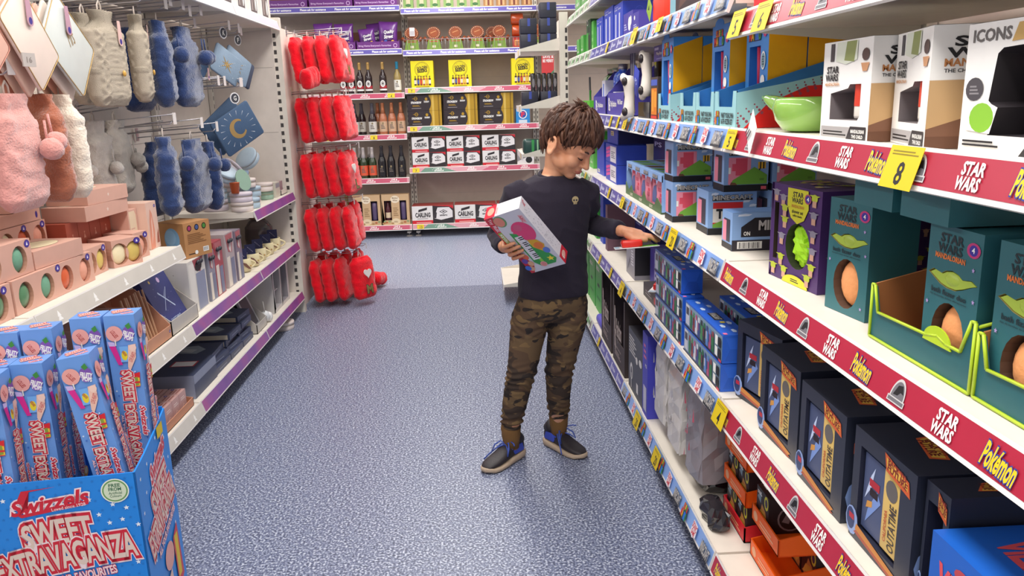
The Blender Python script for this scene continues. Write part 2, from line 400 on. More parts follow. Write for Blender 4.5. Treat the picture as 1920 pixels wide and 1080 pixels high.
bay((XL, 1.575, 0), 90, 1.098, .46, 2.1, [(y3, st_cream, ()), (y2, st_cream, ()), (y1, st_cream, ())], 'shelving bay nearest on the left, mostly out of frame')
bay((XL, 3.765, 0), 90, 1.078, .46, 2.1, [(y3, st_purple, ()), (y2, st_purple, ()), (1.87, st_plain, ())], 'shelving bay under the blue fluffy bottles with purple strips')
bay((XL, 4.775, 0), 90, .935, .46, 2.1, [(y3, st_purple, ()), (y2, st_purple, ()), (.812, st_purple, ()), (1.87, st_plain, ())], 'shelving bay with round gift tins, farthest on the left', side=True)
bay((-1.365, YB, 0), 0, 1.326, .46, 2.9, [(.135, st_merry, ((.33, '4', 0),)), (.618, st_merry, ((.6, '8', 0),)), (1.052, st_merry, ((.4, '8', 0), (.75, '8', 0))), (1.455, st_merry, ((.9, '4', 0),)), (1.875, st_ask, ()), (2.278, st_ask, ())],
    'left bay of the drinks shelving along the back', pan=m('#B5A59A', .6))
bay((-.035, YB, 0), 0, 1.326, .46, 2.9, [(.135, st_merry, ((.06, '13', 0),)), (.712, st_merry, ((.05, '7', 0),)), (1.122, st_merry, ((.05, '9', 0),)), (1.495, st_merry, ((.05, '7', 0),)), (1.855, st_ask, ()), (2.245, st_ask, ())],
    'beer bay of the drinks shelving along the back', pan=m('#B5A59A', .6))
bay((1.295, YB, 0), 0, 1.326, .46, 2.9, [(.135, st_merry, ()), (1.1, st_merry, ()), (1.855, st_ask, ()), (2.245, st_ask, ())], 'right end bay of the back drinks shelving, mostly hidden', pan=m('#B5A59A', .6))
# ------------------------------------------------------------------ goods on the right-hand shelves
def onR(g, name, y, z, label, cat, group=None, x=.62, turn=0, parts=()):
    o = g.obj(name, None, (x, y, z + .0008), -90 + turn); T(o, label, cat, group)
    for nm, pg, lab in parts:
        q = pg.obj(nm, o)
        if lab: q['label'] = lab
    return o
def tint(*cs): return [m(c) for c in cs]
LIME = m('#B7D32A', .4); TEAL = m('#2F6A72', .45); PEACH = m('#F0A267', .8, bump=.4, bs=90)

# --- top of the picture: rigid red box and light boxes on the upper shelf
g = carton(.30, .3, .2, m('#E5202A'), front=lambda f: (f.poly([(.38, .5), (.5, .3), (.62, .5), (.5, .72)], WHITE), f.text('GAMES', .1, .78, .5, .12, WHITE)))
onR(g, 'gift_box', 1.67, 1.532, 'plain red box with a white diamond on the top right shelf', 'box')
def f_icon(t, n):
    def d(f):
        for i in range(n):
            x = .16 + i * .42 if n == 2 else .36
            f.rect(x, .12, .13, .62, m('#C9CBE8')); f.poly([(x, .12), (x + .065, .05), (x + .13, .12)], m('#C9CBE8')); f.text(t, x - .08, .82, .3, .06, m('#C9CBE8'))
        f.lines(.12, .9, .4, .05, m('#8E90CC'), 1)
    return d
BLU = m('#2B45B8', .45); VIO = m('#453FA0', .45)
def f_wave(f):
    for i, (x, y) in enumerate(((.2, .3), (.6, .6), (.35, .75), (.75, .2))):
        f.oval(x, y, .09, .09 * f.w / f.h, m('#3A55C6'), 14); f.oval(x, y, .075, .075 * f.w / f.h, BLU, 14)
for (a, b, h, lab) in ((3.955, 4.155, .142, 'farthest'), (3.665, 3.91, .16, 'middle'), (3.425, 3.64, .15, 'nearest')):
    g = carton(b - a - .004, .2, h, BLU, front=f_icon('Lamp', 2), right=f_wave)
    onR(g, 'lamp_box', (a + b) / 2, zE, lab + ' of three blue lamp boxes with white bars on the upper shelf', 'box', 'blue lamp boxes')
g = carton(.2, .1, .092, VIO, front=lambda f: (f.oval(.66, .5, .14, .3, WHITE, 8), f.oval(.8, .62, .08, .2, WHITE, 8), f.lines(.1, .3, .3, .3, m('#B9BAE4'))))
onR(g, 'gadget_box', 3.31, zE, 'small violet box with a white pad picture on the upper shelf', 'box')
g = carton(.16, .16, .165, VIO, front=lambda f: (f.oval(.4, .55, .2, .4, m('#D5D4E6'), 24), f.oval(.4, .55, .15, .34, m('#6F6E86'), 24), f.lines(.12, .04, .4, .1, WHITE)), right=f_wave)
onR(g, 'headset_box', 3.05, zE, 'violet box with an oval ring picture beside the red-orange bag', 'box', x=.70)
g = carton(.11, .08, .07, VIO, front=lambda f: (f.oval(.3, .75, .1, .12, WHITE, 10), f.lines(.12, .15, .7, .3, m('#B9BAE4'))))
onR(g, 'gadget_box', 3.09, zE, 'tiny violet box at the lip in front of the ring-picture box', 'box', x=.608)
# red-orange bag with green tag
g = G(); g.soft(-.1, .0, 0, .1, .1, .098, .02, m('#F2361D', .5)); o = onR(g, 'gift_bag', 2.745, zE, 'red-orange bag with a green tag hanging off it on the upper shelf', 'bag', x=.615)
g = G(); g.tube([(-.05, .03, .097), (-.02, .035, .14), (.02, .03, .097)], .0025, m('#C9503A')); g.obj('handle', o)
g = G(); f = Fr(g, (-.165, -.0045, .055), (.8, 0, -.6), (.6, 0, .8), .07, .06); f.rect(0, 0, 1, 1, m('#8DAF35')); f.poly([(.25, .25), (.4, .7), (.55, .45)], INK); q = g.obj('tag', o); q['label'] = 'green diamond tag'
g = carton(.36, .22, .16, m('#7DAFBF'), front=lambda f: (f.rect(.2, 0, .8, 1, m('#33242A')), f.poly([(.3, .1), (.9, .35), (.95, .6), (.4, .45)], m('#5C4038')), f.poly([(.3, .5), (.8, .75), (.9, .9), (.35, .7)], m('#4E3832'))))
onR(g, 'plaque_box', 2.42, zE, 'pale blue box with a dark wooden picture on the upper shelf', 'box')
g = carton(.3, .22, .18, m('#B9C0E0'), front=lambda f: f.rect(.1, .1, .8, .8, m('#D8CFA0')))
onR(g, 'toy_box', 2.07, zE, 'pale lilac box at the near end of the blue-strip upper shelf', 'box')
# green console goods, farthest bay
GRN = m('#3F9B3A', .45); DGR = m('#2C5A34', .5)
def f_green(f):
    f.oval(.5, .7, .26, .26 * f.w / f.h, m('#8CCB7E'), 14); f.oval(.5, .7, .19, .19 * f.w / f.h, GRN, 14); f.text('XBOX', .2, .25, .6, .1, WHITE)
g = carton(.16, .14, .17, DGR, front=lambda f: (f.rect(.0, 0, .45, .62, GRN), f.oval(.3, .92, .14, .09, m('#D8D8D2'), 12), f.oval(.3, .92, .09, .05, INK, 12), f.rect(.3, .62, .18, .15, INK), f.rect(.62, .62, .18, .15, INK), f.rect(.5, .1, .34, .44, m('#2B2226'))))
onR(g, 'gadget_stand', 4.45, zE, 'green blocky stand with dark square openings on the upper shelf', 'stand')
for i, (y, h, t) in enumerate(((4.72, .11, 'low green box next to the far upright on the upper shelf'), (4.9, .10, 'farthest low green box on the upper shelf'))):
    onR(carton(.13, .12, h, GRN, front=f_green), 'console_box', y, zE, t, 'box', 'green console boxes')
onR(carton(.07, .14, .15, m('#4FAE45'), front=lambda f: f.lines(.2, .1, .6, .7, m('#8CCB7E'))), 'console_box', 4.3, zE, 'slim bright green box beside the blocky green stand', 'box', 'green console boxes')
for i, y in enumerate((4.35, 4.62, 4.9)):
    onR(carton(.22, .16, .16, m('#6FA567'), front=f_green), 'console_box', y, zF, ORD[i] + ' green box from the near end of the topmost far shelf', 'box', 'green console boxes')
for i, y in enumerate((3.45, 3.9)):
    onR(carton(.3, .2, .17, BLU, front=f_wave), 'lamp_box', y, zF, ('nearer' if i == 0 else 'farther') + ' blue box on the topmost violet-strip shelf', 'box', 'blue lamp boxes')

# --- shelf at eye level
def bottle_metal(body, cap, h=.225, r=.036):
    g = G(); g.lathe([(r * .8, 0), (r, .008), (r, h * .72), (r * .85, h * .8), (r * .45, h * .86), (r * .42, h * .9)], body, 18)
    c = G(); c.lathe([(r * .48, h * .89), (r * .5, h * .9), (r * .5, h * .99), (r * .4, h)], cap, 14)
    return g, c
DOT = ramp_mat('green_dot_bottle', 38, [(.35, '#3A3A38'), (.5, '#47514A'), (.57, '#4E9A4A'), (.66, '#D8D8CC')], .4, tex='NOISE', detail=0)
BLD = ramp_mat('blue_dot_bottle', 90, [(.4, '#2F58D8'), (.55, '#5F86EE'), (.7, '#C8D6FA')], .4, detail=1)
for i, y in enumerate((4.45, 4.62)):
    b, c = bottle_metal(DOT, STEEL, .235, .055)
    onR(b, 'metal_flask', y, zD, ('nearer' if not i else 'farther') + ' dark flask with green marks on the eye-level shelf', 'bottle', 'dark flasks', x=.775, parts=[('cap', c, None)])
g = carton(.34, .1, .065, m('#55B52C'), front=lambda f: f.text('XBOX', .3, .3, .4, .3, m('#7ED05A'))); onR(g, 'display_tray', 4.52, zD, 'bright green low tray in front of the dark flasks', 'tray', x=.61)
g = G()
for k in range(5): g.tube([(-.03 + k * .014, .05, .0), (-.06 + k * .012, .05, .2)], .003, m('#55575C'), 6)
g.tube([(.0, .045, .0), (.03, .045, .12)], .006, m('#3FA53A'), 6); onR(g, 'drinking_straws', 5.02, zD + .004, 'bunch of dark metal straws at the far end of the eye-level shelf', 'straws', x=.66)
def sloped_tray(w, d, hf, hb, a, t=.004):
    g = G(); g.box(-w / 2, 0, 0, w / 2, d, .003, a); g.box(-w / 2, 0, 0, w / 2, t, hf, a); g.box(-w / 2, d - t, 0, w / 2, d, hb, a)
    for q in (-w / 2, w / 2 - t): g.mesh([(q, 0, 0), (q, d, 0), (q, d, hb), (q, d * .55, hb), (q, 0, hf), (q + t, 0, 0), (q + t, d, 0), (q + t, d, hb), (q + t, d * .55, hb), (q + t, 0, hf)],
        [(0, 4, 3, 2, 1), (5, 6, 7, 8, 9), (0, 5, 9, 4), (4, 9, 8, 3), (3, 8, 7, 2), (2, 7, 6, 1), (1, 6, 5, 0)], a)
    return g
g = sloped_tray(.40, .2, .085, .21, VIO); f = Fr(g, (-.2, 0, 0), (1, 0, 0), (0, 0, 1), .40, .085); logo_ps(f, .2, .6, WHITE)
onR(g, 'display_tray', 4.07, zD, 'violet display tray holding the blue flask and white cartons', 'tray', 'violet trays')
b, c = bottle_metal(BLD, STEEL, .232, .046)
onR(b, 'metal_flask', 3.97, zD + .004, 'blue patterned flask with steel cap in the violet tray', 'bottle', 'dark flasks', x=.72, parts=[('cap', c, None)])
onR(carton(.1, .1, .16, m('#E8E8F4'), front=lambda f: (f.rect(.3, .1, .4, .8, m('#7D95E0')),)), 'gadget_box', 4.16, zD + .004, 'white and blue carton standing in the far violet tray', 'box', x=.655)
g = sloped_tray(.42, .24, .1, .21, VIO); f = Fr(g, (-.21, 0, 0), (1, 0, 0), (0, 0, 1), .42, .1); logo_ps(f, .06, .5, WHITE); f.text('Wall Decor', .62, .5, .3, .2, WHITE)
onR(g, 'display_tray', 3.6, zD, 'violet display tray with dark poster tubes beside the pads', 'tray', 'violet trays')
g = G()
for k in range(4): g.tube([(-.03 + k * .02, .08, .0), (-.03 + k * .02, .08, .262)], .006, m(['#3D3A6E', '#A9A9BA'][k % 2]), 8)
onR(g, 'poster_tubes', 3.62, zD + .004, 'thin poster tubes standing in the violet tray', 'tubes')
onR(carton(.075, .06, .1, m('#E6E4E8'), front=lambda f: (f.rect(.2, .2, .6, .6, INK), f.rect(.3, .3, .4, .4, WHITE))), 'gadget_box', 3.74, zD + .004, 'small white box with a black square in the nearer violet tray', 'box', x=.64)
# controller display
g = G(); pl = m('#1A171B', .12, spec=.7)
g.box(-.1, 0, 0, .1, .16, .012, pl); g.box(-.1, .14, .012, .1, .16, .205, pl); g.box(-.1, .0, .012, .1, .006, .06, pl); g.box(.035, .03, .06, .1, .14, .2, pl)
o = onR(g, 'display_stand', 2.99, zD, 'dark clear plastic stand holding two white pads', 'stand')
g = G(); g.box(-.11, .06, .206, .11, .064, .262, VIO); f = Fr(g, (-.11, .06, .206), (1, 0, 0), (0, 0, 1), .22, .056); f.rect(.06, .72, .3, .16, m('#C7C7EE')); f.text('PlayStation', .2, .34, .6, .24, WHITE); f.lines(.2, .12, .6, .14, m('#9C98D6'), 1); f.oval(.88, .75, .05, .16, m('#C7C7EE'), 12)
q = g.obj('header_card', o); q['label'] = 'violet header card'
def pad():
    g = G(); w = m('#E6DED4', .35); r = []
    for t, (x, y, rx, ry) in enumerate([(-.078, .0, .006, .01), (-.074, .0, .022, .02), (-.055, .002, .03, .023), (-.03, .004, .024, .02), (0, .006, .022, .018), (.03, .004, .024, .02), (.055, .002, .03, .023), (.074, .0, .022, .02), (.078, .0, .006, .01)]):
        r.append([(x, y + ry * math.sin(2 * math.pi * k / 12), rx * math.cos(2 * math.pi * k / 12)) for k in range(12)])
    g.loft(r, w)
    for sx in (-1, 1): g.loft([[(sx * (.058 + .014 * q) + .018 * math.cos(2 * math.pi * k / 10), .004 - .006 * q + .014 * math.sin(2 * math.pi * k / 10), -.012 - .03 * q) for k in range(10)] for q in (0, .5, 1)], w)
    s = G()
    for sx in (-.056, .056): s.ball((sx, -.016, .006), (.017, .012, .017), m('#2A2226', .4), 12)
    return g, s
PG, PS = pad()
for (y, z, x, tn, lab) in ((2.955, zD + .158, .618, 0, 'upper white game pad clipped upright on the dark stand'), (3.075, zD + .082, .578, 12, 'lower white game pad clipped to the front of the dark stand')):
    o = PG.obj('game_pad', None, (x, y, z), rot=(R(0), R(88), R(-90 + tn))); T(o, lab, 'game pad', 'white game pads'); PS.obj('grip', o)['label'] = 'dark thumb sticks'
g = G(); g.box(-.045, 0, 0, .045, .003, .1, BLU); f = Fr(g, (-.045, 0, 0), (1, 0, 0), (0, 0, 1), .09, .1); f.text('PS', .3, .4, .4, .2, m('#B9C6F4'))
o = g.obj('product_card', None, (.612, 3.115, zD + .09), rot=(0, R(18), R(-90))); T(o, 'small blue card hanging beside the upper white pad', 'card')
def f_orange(f):
    f.rect(.12, .12, .76, .62, m('#D8791A')); f.rect(.2, .2, .25, .5, m('#F0A030')); f.rect(.55, .3, .25, .36, m('#F0A030')); f.rect(.08, .8, .84, .14, m('#3D58B8')); f.rect(.1, .03, .8, .07, m('#C9302A'))
onR(carton(.115, .09, .145, m('#3A302C'), front=f_orange), 'figure_box', 2.815, zD, 'dark box with an orange front beside the bath fizzer trays', 'box')
# paint-your-own bath fizzer trays
SKY = m('#3E8FDC', .4); AQUA = m('#9CCFD6', .45); GOLD = m('#E0A400', .45)
def fizz_box():
    w, d, h = .158, .092, .256
    g = G(); g.box(-w / 2, 0, 0, w / 2, d, h, SKY, skip='f')
    p = panels(g, w, d, h); f = p['front']
    hole(f, [(.16, .18), (.66, .18), (.66, .74), (.16, .74)], SKY, .03, m('#2D74C4'))
    f.k = .0006
    logo_plumber(f, .14, .58, .8, .16); f.oval(.86, .86, .085, .05, m('#C8437A'), 12); f.text('4', .83, .835, .06, .05, WHITE)
    f.oval(.82, .6, .1, .085, WHITE, 16); f.oval(.82, .6, .08, .068, m('#7FA6B8'), 16); f.lines(.77, .56, .1, .09, m('#28505A'), 4)
    f.oval(.82, .42, .09, .05, WHITE, 14); f.oval(.8, .28, .13, .1, m('#D83A30'), 14); f.oval(.83, .24, .08, .06, m('#F0C8A0'), 12); f.rect(.05, .05, .6, .06, WHITE)
    for k in ('right', 'left'):
        f = p[k]; f.rect(0, .18, 1, .82, GOLD); f.poly([(0, .88), (.5, .94), (1, 1), (0, 1)], SKY); f.rect(0, 0, 1, .18, AQUA)
        for i in range(9):
            for j in range(3): f.oval(.06 + i * .11, .2 + j * .045, .045 - .01 * j, (.045 - .01 * j) * f.w / f.h, AQUA, 8); f.k -= DK_
    p['top'].rect(.0, 0, 1, 1, m('#2F6FC0'))
    tb = G(); n = 14; tb.prism([(-w * .36 + .0, h)] + [(-w * .12 + w * .24 * math.cos(R(180 - 180 * i / n)), h + .002 + .016 * math.sin(R(180 - 180 * i / n))) for i in range(n + 1)] + [(w * .12, h)], .0, .0015, SKY)
    bar = G()
    bar.tube([(-.014, .014, .128 + .06), (-.014, .014, .068)], [.009, .005], m('#C02350', .6), 8); bar.ball((-.014, .014, .055), .008, m('#C02350'), 8)
    return g, tb, bar
fg, ft, fb = fizz_box()
def place_fizz(y, x, lab, src=[]):
    if not src:
        o = onR(fg, 'bath_fizzer_box', y, zD + .004, lab, 'box', 'blue bath fizzer boxes', x=x); ft.obj('hang_tab', o); q = fb.obj('bath_fizzer', o); q['label'] = 'crimson bath fizzer behind the cut-out'; src.append(o); return o
    return dup(src[0], (x, y, zD + .0048), -90, lab)
def fizz_tray(w=.172, d=.38):
    g = G(); a, b = m('#7FC0C8', .5), m('#8C8088', .6); t = .003
    g.box(-w / 2, 0, 0, w / 2, d, .003, a)
    f = Fr(g, (-w / 2, -.0, 0), (1, 0, 0), (0, 0, 1), w, .085)
    out = [(-w / 2, 0), (w / 2, 0), (w / 2, .088), (w * .36, .088), (w * .33, .05), (-w * .33, .05), (-w * .36, .088), (-w / 2, .088)]
    g.prism(out, -.0008, .0022, AQUA)
    f.k = .0015; logo_plumber(f, .04, .26, .08, .4); f.text('PAINT YOUR OWN', .36, .28, .56, .14, INK, .04); f.text('BATH FIZZER SET', .37, .1, .52, .14, INK, .04)
    hb = .19
    sd = [(0, 0), (d, 0), (d, hb), (d * .9, hb), (0, .088)]
    for q in (-w / 2, w / 2 - t): 
        g.mesh([(q, y, z) for y, z in sd] + [(q + t, y, z) for y, z in sd], [(0, 4, 3, 2, 1), (5, 6, 7, 8, 9), (0, 5, 9, 4), (4, 9, 8, 3), (3, 8, 7, 2), (2, 7, 6, 1), (1, 6, 5, 0)], m('#2E74B4', .5))
    f = Fr(g, (w / 2, 0, 0), (0, 1, 0), (0, 0, 1), d, hb)
    f.poly([(0, 0), (1, 0), (1, .95), (.9, .95), (0, .44)], m('#2E74B4', .5)); f.poly([(0, 0), (.62, 0), (.62, .66), (.34, .55), (0, .44)], AQUA)
    f.poly([(.05, 0), (1, 0), (1, .3), (.75, .52), (.45, .5), (.2, .3)], m('#E5201C'))
    for i in range(16):
        for j in range(4):
            t1 = i / 15; x = .02 + t1 * .72 - j * .02 * (1 - t1); y = .03 + .5 * math.sin(t1 * 1.6) + j * .035
            f.oval(min(.97, max(.012, x)), y, .011 - .0018 * j, (.011 - .0018 * j) * f.w / f.h, m('#9A4458'), 6); f.k -= DK_
    return g
TRG = fizz_tray(); tr0 = None
for i, (y, lab) in enumerate(((2.66, 'farthest aqua bath fizzer tray, next to the orange-fronted box'), (2.362, 'aqua bath fizzer tray with an empty front, second from far'), (2.186, 'aqua bath fizzer tray third from far, its crimson fizzer box at the front'), (2.003, 'nearest aqua bath fizzer tray with its red and blue side showing'))):
    if tr0 is None: tr0 = onR(TRG, 'display_tray', y, zD, lab, 'tray', 'aqua bath fizzer trays')
    else: dup(tr0, (.62, y, zD + .0008), -90, lab)
for y, x, lab in ((2.66, .628, 'bath fizzer box at the front of the farthest aqua tray'), (2.66, .722, 'bath fizzer box second in the farthest aqua tray'), (2.362, .80, 'bath fizzer box left at the back of the half-empty aqua tray'), (2.362, .893, 'rearmost bath fizzer box in the half-empty aqua tray'),
                  (2.186, .66, 'front bath fizzer box in the third aqua tray'), (2.186, .753, 'second bath fizzer box in the third aqua tray'), (2.186, .847, 'rearmost bath fizzer box in the third aqua tray'), (2.003, .695, 'front bath fizzer box in the nearest aqua tray'), (2.003, .79, 'middle bath fizzer box in the nearest aqua tray'), (2.003, .885, 'rearmost bath fizzer box in the nearest aqua tray')):
    place_fizz(y, x, lab)
# green ceramic bowl
g = G(); gr = m('#93C25A', .12, spec=.6, coat=.6)
g.lathe([(.03, .0), (.05, .004), (.066, .025), (.072, .048), (.069, .066), (.064, .071), (.056, .066), (.058, .05), (.04, .02), (.01, .014)], gr, 28, sx=1.12)
bo = onR(g, 'ceramic_bowl', 1.668, zD, 'shiny green ceramic bowl with two pointed side handles', 'bowl', x=.695, turn=14)
for s in (-1, 1):
    g = G(); r = []
    for t, (cx, cz, a, b) in enumerate(((.06, .044, .02, .024), (.085, .048, .02, .023), (.12, .057, .016, .018), (.15, .066, .010, .011), (.172, .072, .002, .003))):
        r.append([(s * cx, .0 + a * math.cos(2 * math.pi * k / 12), cz + b * math.sin(2 * math.pi * k / 12)) for k in range(12)])
    g.loft(r if s > 0 else [q[::-1] for q in r], gr); g.obj('handle', bo)
# little white ticket hanging off the lip
g = G(); g.mesh([(-.03, 0, 0), (.0, -.004, -.05), (.03, 0, .012), (-.008, .004, .05), (-.03, .0008, 0), (.0, -.0032, -.05), (.03, .0008, .012), (-.008, .0048, .05)], [(0, 1, 2, 3), (7, 6, 5, 4), (0, 4, 5, 1), (1, 5, 6, 2), (2, 6, 7, 3), (3, 7, 4, 0)], WHITE)
f = Fr(g, (-.02, -.003, -.02), (.8, 0, .6), (-.6, 0, .8), .04, .03); f.lines(.1, .1, .8, .8, m('#55505A'), 3)
T(g.obj('paper_ticket', None, (.578, 1.68, zD + .0), rot=(0, 0, R(-90))), 'white paper ticket poking out over the red strip', 'ticket')
# white licensed boxes
def f_mug(f):
    hole(f, [(.2, .2), (.78, .2), (.82, .24), (.82, .56), (.6, .56), (.56, .52), (.2, .47)], WHITE, .05, m('#7A7274'), m('#7A7274'))
    f.k = .0006; f.poly([(.03, .02), (.62, .02), (.7, .13), (.03, .13)], m('#A8A5A6')); f.lines(.08, .04, .5, .06, INK, 2)
    f.poly([(.58, .0), (.97, 0), (.97, .14), (.66, .14)], m('#2B282C')); f.text('MANDALORIAN', .68, .075, .26, .035, WHITE, .03); f.text('THE CHILD', .7, .025, .22, .032, WHITE, .03)
    f.rect(.16, .8, .08, .18, m('#4A4548')); f.poly([(.28, .8), (.5, .76), (.72, .8), (.72, .985), (.3, .985)], m('#DDE3D2')); f.poly([(.46, .8), (.66, .78), (.7, .985), (.5, .985)], m('#8F9A5E'))
    f.oval(.88, .84, .07, .06, m('#54403C'), 12); f.poly([(.8, .76), (.96, .76), (.92, .68), (.84, .68)], m('#C9936A'))
    logo_sw(f, .08, .3, INK, .6, .15); f.text('MANDALORIAN', .08, .55, .3, .03, m('#C48A54'), .03)
def f_mugside(f):
    f.rect(0, 0, 1, .2, m('#6B4632')); f.rect(0, .16, 1, .4, m('#C8A272')); f.poly([(0, .16), (.3, .26), (.6, .18), (1, .24), (1, .1), (0, .1)], m('#7E5640'))
    logo_sw(f, .12, .62, INK, .74, .17); f.text('MANDALORIAN', .1, .67, .62, .06, m('#C07F48'), .03); f.text('THE CHILD MUG AND SOCKS', .1, .62, .62, .03, INK)
    f.oval(.64, .3, .24, .2, m('#7A6A5A'), 18, 0, 180); f.rect(.4, .1, .48, .2, m('#5A4A42')); f.rect(.6, .1, .05, .2, m('#3A302C'))
def mugbox():
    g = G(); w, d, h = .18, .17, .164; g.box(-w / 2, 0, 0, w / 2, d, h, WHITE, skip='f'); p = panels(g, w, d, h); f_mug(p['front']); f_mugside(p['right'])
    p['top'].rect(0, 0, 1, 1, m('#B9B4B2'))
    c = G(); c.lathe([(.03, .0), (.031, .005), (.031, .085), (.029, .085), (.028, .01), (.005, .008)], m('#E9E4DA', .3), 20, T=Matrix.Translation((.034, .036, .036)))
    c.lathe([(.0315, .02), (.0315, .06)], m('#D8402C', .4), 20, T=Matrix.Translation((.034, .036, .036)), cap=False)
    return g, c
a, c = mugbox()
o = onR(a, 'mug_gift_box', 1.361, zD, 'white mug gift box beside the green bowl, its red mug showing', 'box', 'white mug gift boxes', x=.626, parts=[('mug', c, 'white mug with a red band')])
dup(o, (.640, 1.178, zD + .0008), -104, 'white mug gift box turned to show its brown landscape side')
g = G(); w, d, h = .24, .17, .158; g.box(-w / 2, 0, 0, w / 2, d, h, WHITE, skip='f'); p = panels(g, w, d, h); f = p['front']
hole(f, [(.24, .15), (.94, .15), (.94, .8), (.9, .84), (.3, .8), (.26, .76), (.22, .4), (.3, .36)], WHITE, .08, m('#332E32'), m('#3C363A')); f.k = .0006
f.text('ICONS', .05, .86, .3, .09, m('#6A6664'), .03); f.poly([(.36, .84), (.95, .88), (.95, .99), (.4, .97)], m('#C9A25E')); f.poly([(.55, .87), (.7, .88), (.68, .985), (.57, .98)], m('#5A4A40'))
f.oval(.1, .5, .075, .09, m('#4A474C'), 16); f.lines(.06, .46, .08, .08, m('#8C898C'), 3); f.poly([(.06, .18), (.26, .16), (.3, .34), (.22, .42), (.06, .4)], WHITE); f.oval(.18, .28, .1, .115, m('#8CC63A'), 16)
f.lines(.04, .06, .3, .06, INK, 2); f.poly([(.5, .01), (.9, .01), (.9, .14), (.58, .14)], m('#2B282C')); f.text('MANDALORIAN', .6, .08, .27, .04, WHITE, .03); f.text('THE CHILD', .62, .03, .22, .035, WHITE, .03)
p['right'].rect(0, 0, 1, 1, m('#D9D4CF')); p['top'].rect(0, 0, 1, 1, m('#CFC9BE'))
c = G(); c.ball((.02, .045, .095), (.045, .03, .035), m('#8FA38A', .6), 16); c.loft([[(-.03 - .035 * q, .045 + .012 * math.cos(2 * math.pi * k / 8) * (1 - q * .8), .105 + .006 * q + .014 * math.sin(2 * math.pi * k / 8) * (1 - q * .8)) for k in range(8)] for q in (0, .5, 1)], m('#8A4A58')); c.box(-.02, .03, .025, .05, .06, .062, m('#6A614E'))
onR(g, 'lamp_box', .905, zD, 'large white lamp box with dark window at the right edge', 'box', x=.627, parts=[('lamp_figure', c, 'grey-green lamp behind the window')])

# --- third shelf
def f_flat(txt, col): return lambda f: (f.text(txt, .12, .72, .6, .08, col), f.lines(.1, .1, .5, .2, col, 3))
onR(carton(.18, .2, .2, m('#4CAA42'), front=f_green), 'console_box', 4.9, zC, 'tall green box behind the boy on the third shelf', 'box', 'green console boxes', x=.69)
onR(carton(.15, .12, .11, m('#5DB451'), front=f_green), 'console_box', 4.68, zC, 'smaller green box before the tall green one', 'box', 'green console boxes', x=.665)
onR(carton(.24, .22, .175, BLU, front=lambda f: (f.text('PlayStation', .1, .88, .5, .06, WHITE), f.rect(.1, .04, .3, .1, WHITE), f.bars(.12, .05, .26, .08, INK))), 'console_box', 4.25, zC, 'flat-fronted blue console box with a barcode at its foot', 'box', x=.652)
def f_pink(f):
    f.rect(.0, .04, 1, .92, m('#3E4AAE')); f.rect(.42, .08, .52, .84, m('#D9D6DE')); 
    for i in range(3): f.poly([(.04, .2 + i * .2), (.4, .35 + i * .2), (.4, .5 + i * .2), (.04, .36 + i * .2)], m('#D8509A'))
    f.lines(.5, .3, .36, .4, m('#6F6C80'), 4)
for i in range(2): onR(carton(.31, .14, .088, BLU, front=f_pink), 'console_box', 3.86, zC + i * .0895, ('lower' if not i else 'upper') + ' of two blue and white boxes with pink streaks', 'box', 'pink-streaked boxes', x=.644)
onR(carton(.3, .2, .075, m('#2F46B4'), front=lambda f: (f.rect(.36, .5, .28, .3, m('#D8C9A0')), f.lines(.38, .54, .22, .2, INK, 2)), right=lambda f: f.rect(.02, .02, .96, .96, m('#1E1F55'))), 'console_box', 3.92, zC + .1795, 'blue box with a cream sticker lying on the pink-streaked boxes', 'box', x=.66)
onR(carton(.22, .2, .25, m('#26275E'), front=f_flat('PS', m('#B9BAE4'))), 'console_box', 3.52, zC, 'dark blue box at the back beside the pixel display', 'box', x=.80)
# pixel display box with pink packs
PIX = m('#8FB4E8', .5); PNK = m('#E88AA0', .55); PRD = m('#D84A62', .55); GRS = m('#6FA83A', .6); SOIL = m('#6B4A34', .7)
g = G(); w, d, h = .66, .2, .136
g.box(-w / 2, 0, 0, w / 2, d, .006, m('#4A5A44')); g.box(-w / 2, d - .004, 0, w / 2, d, h, PIX); g.box(-w / 2, 0, h - .004, w / 2, d, h, PIX)
g.box(-w / 2, 0, h - .026, w / 2, .003, h - .004, PIX)
for q in (-w / 2, w / 2 - .004): g.box(q, 0, .006, q + .004, d, h - .004, PIX)
g.prism([(-w / 2, .0)] + [(w / 2, 0), (w / 2, .03), (w * .4, .05), (w * .34, .02), (w * .12, .02), (w * .06, .05), (w * .0, .02), (-w * .26, .02), (-w * .32, .045), (-w * .4, .02), (-w / 2, .05)], -.003, 0, m('#4E6A44', .6))
f = Fr(g, (-w / 2, 0, h), (1, 0, 0), (0, 1, 0), w, d)
for i in range(10):
    x = .04 + (i % 5) * .19; y = .08 + (i // 5) * .46; f.poly([(x, y), (x + .12, y + .05), (x + .16, y + .36), (x + .04, y + .3)], [GRS, m('#7DBB48'), SOIL][i % 3])
f = Fr(g, (-w / 2, -.0005, h - .026), (1, 0, 0), (0, 0, 1), w, .022)
for k in range(4): logo_mine(f, .06 + k * .24, .12, .3, .5)
for k in range(7): f.poly([(.03 + k * .14, 0), (.05 + k * .14, -.7), (.07 + k * .14, 0)], PIX)
f = Fr(g, (-w / 2, -.0035, 0), (1, 0, 0), (0, 0, 1), w, .02)
for k in range(3): f.text('LOOT', .16 + k * .28, .25, .08, .5, m('#D8D4C0'), .04)
disp = onR(g, 'shelf_display_box', 3.04, zC, 'pixel-art display carton with pink packs on the third shelf', 'display box', x=.628)
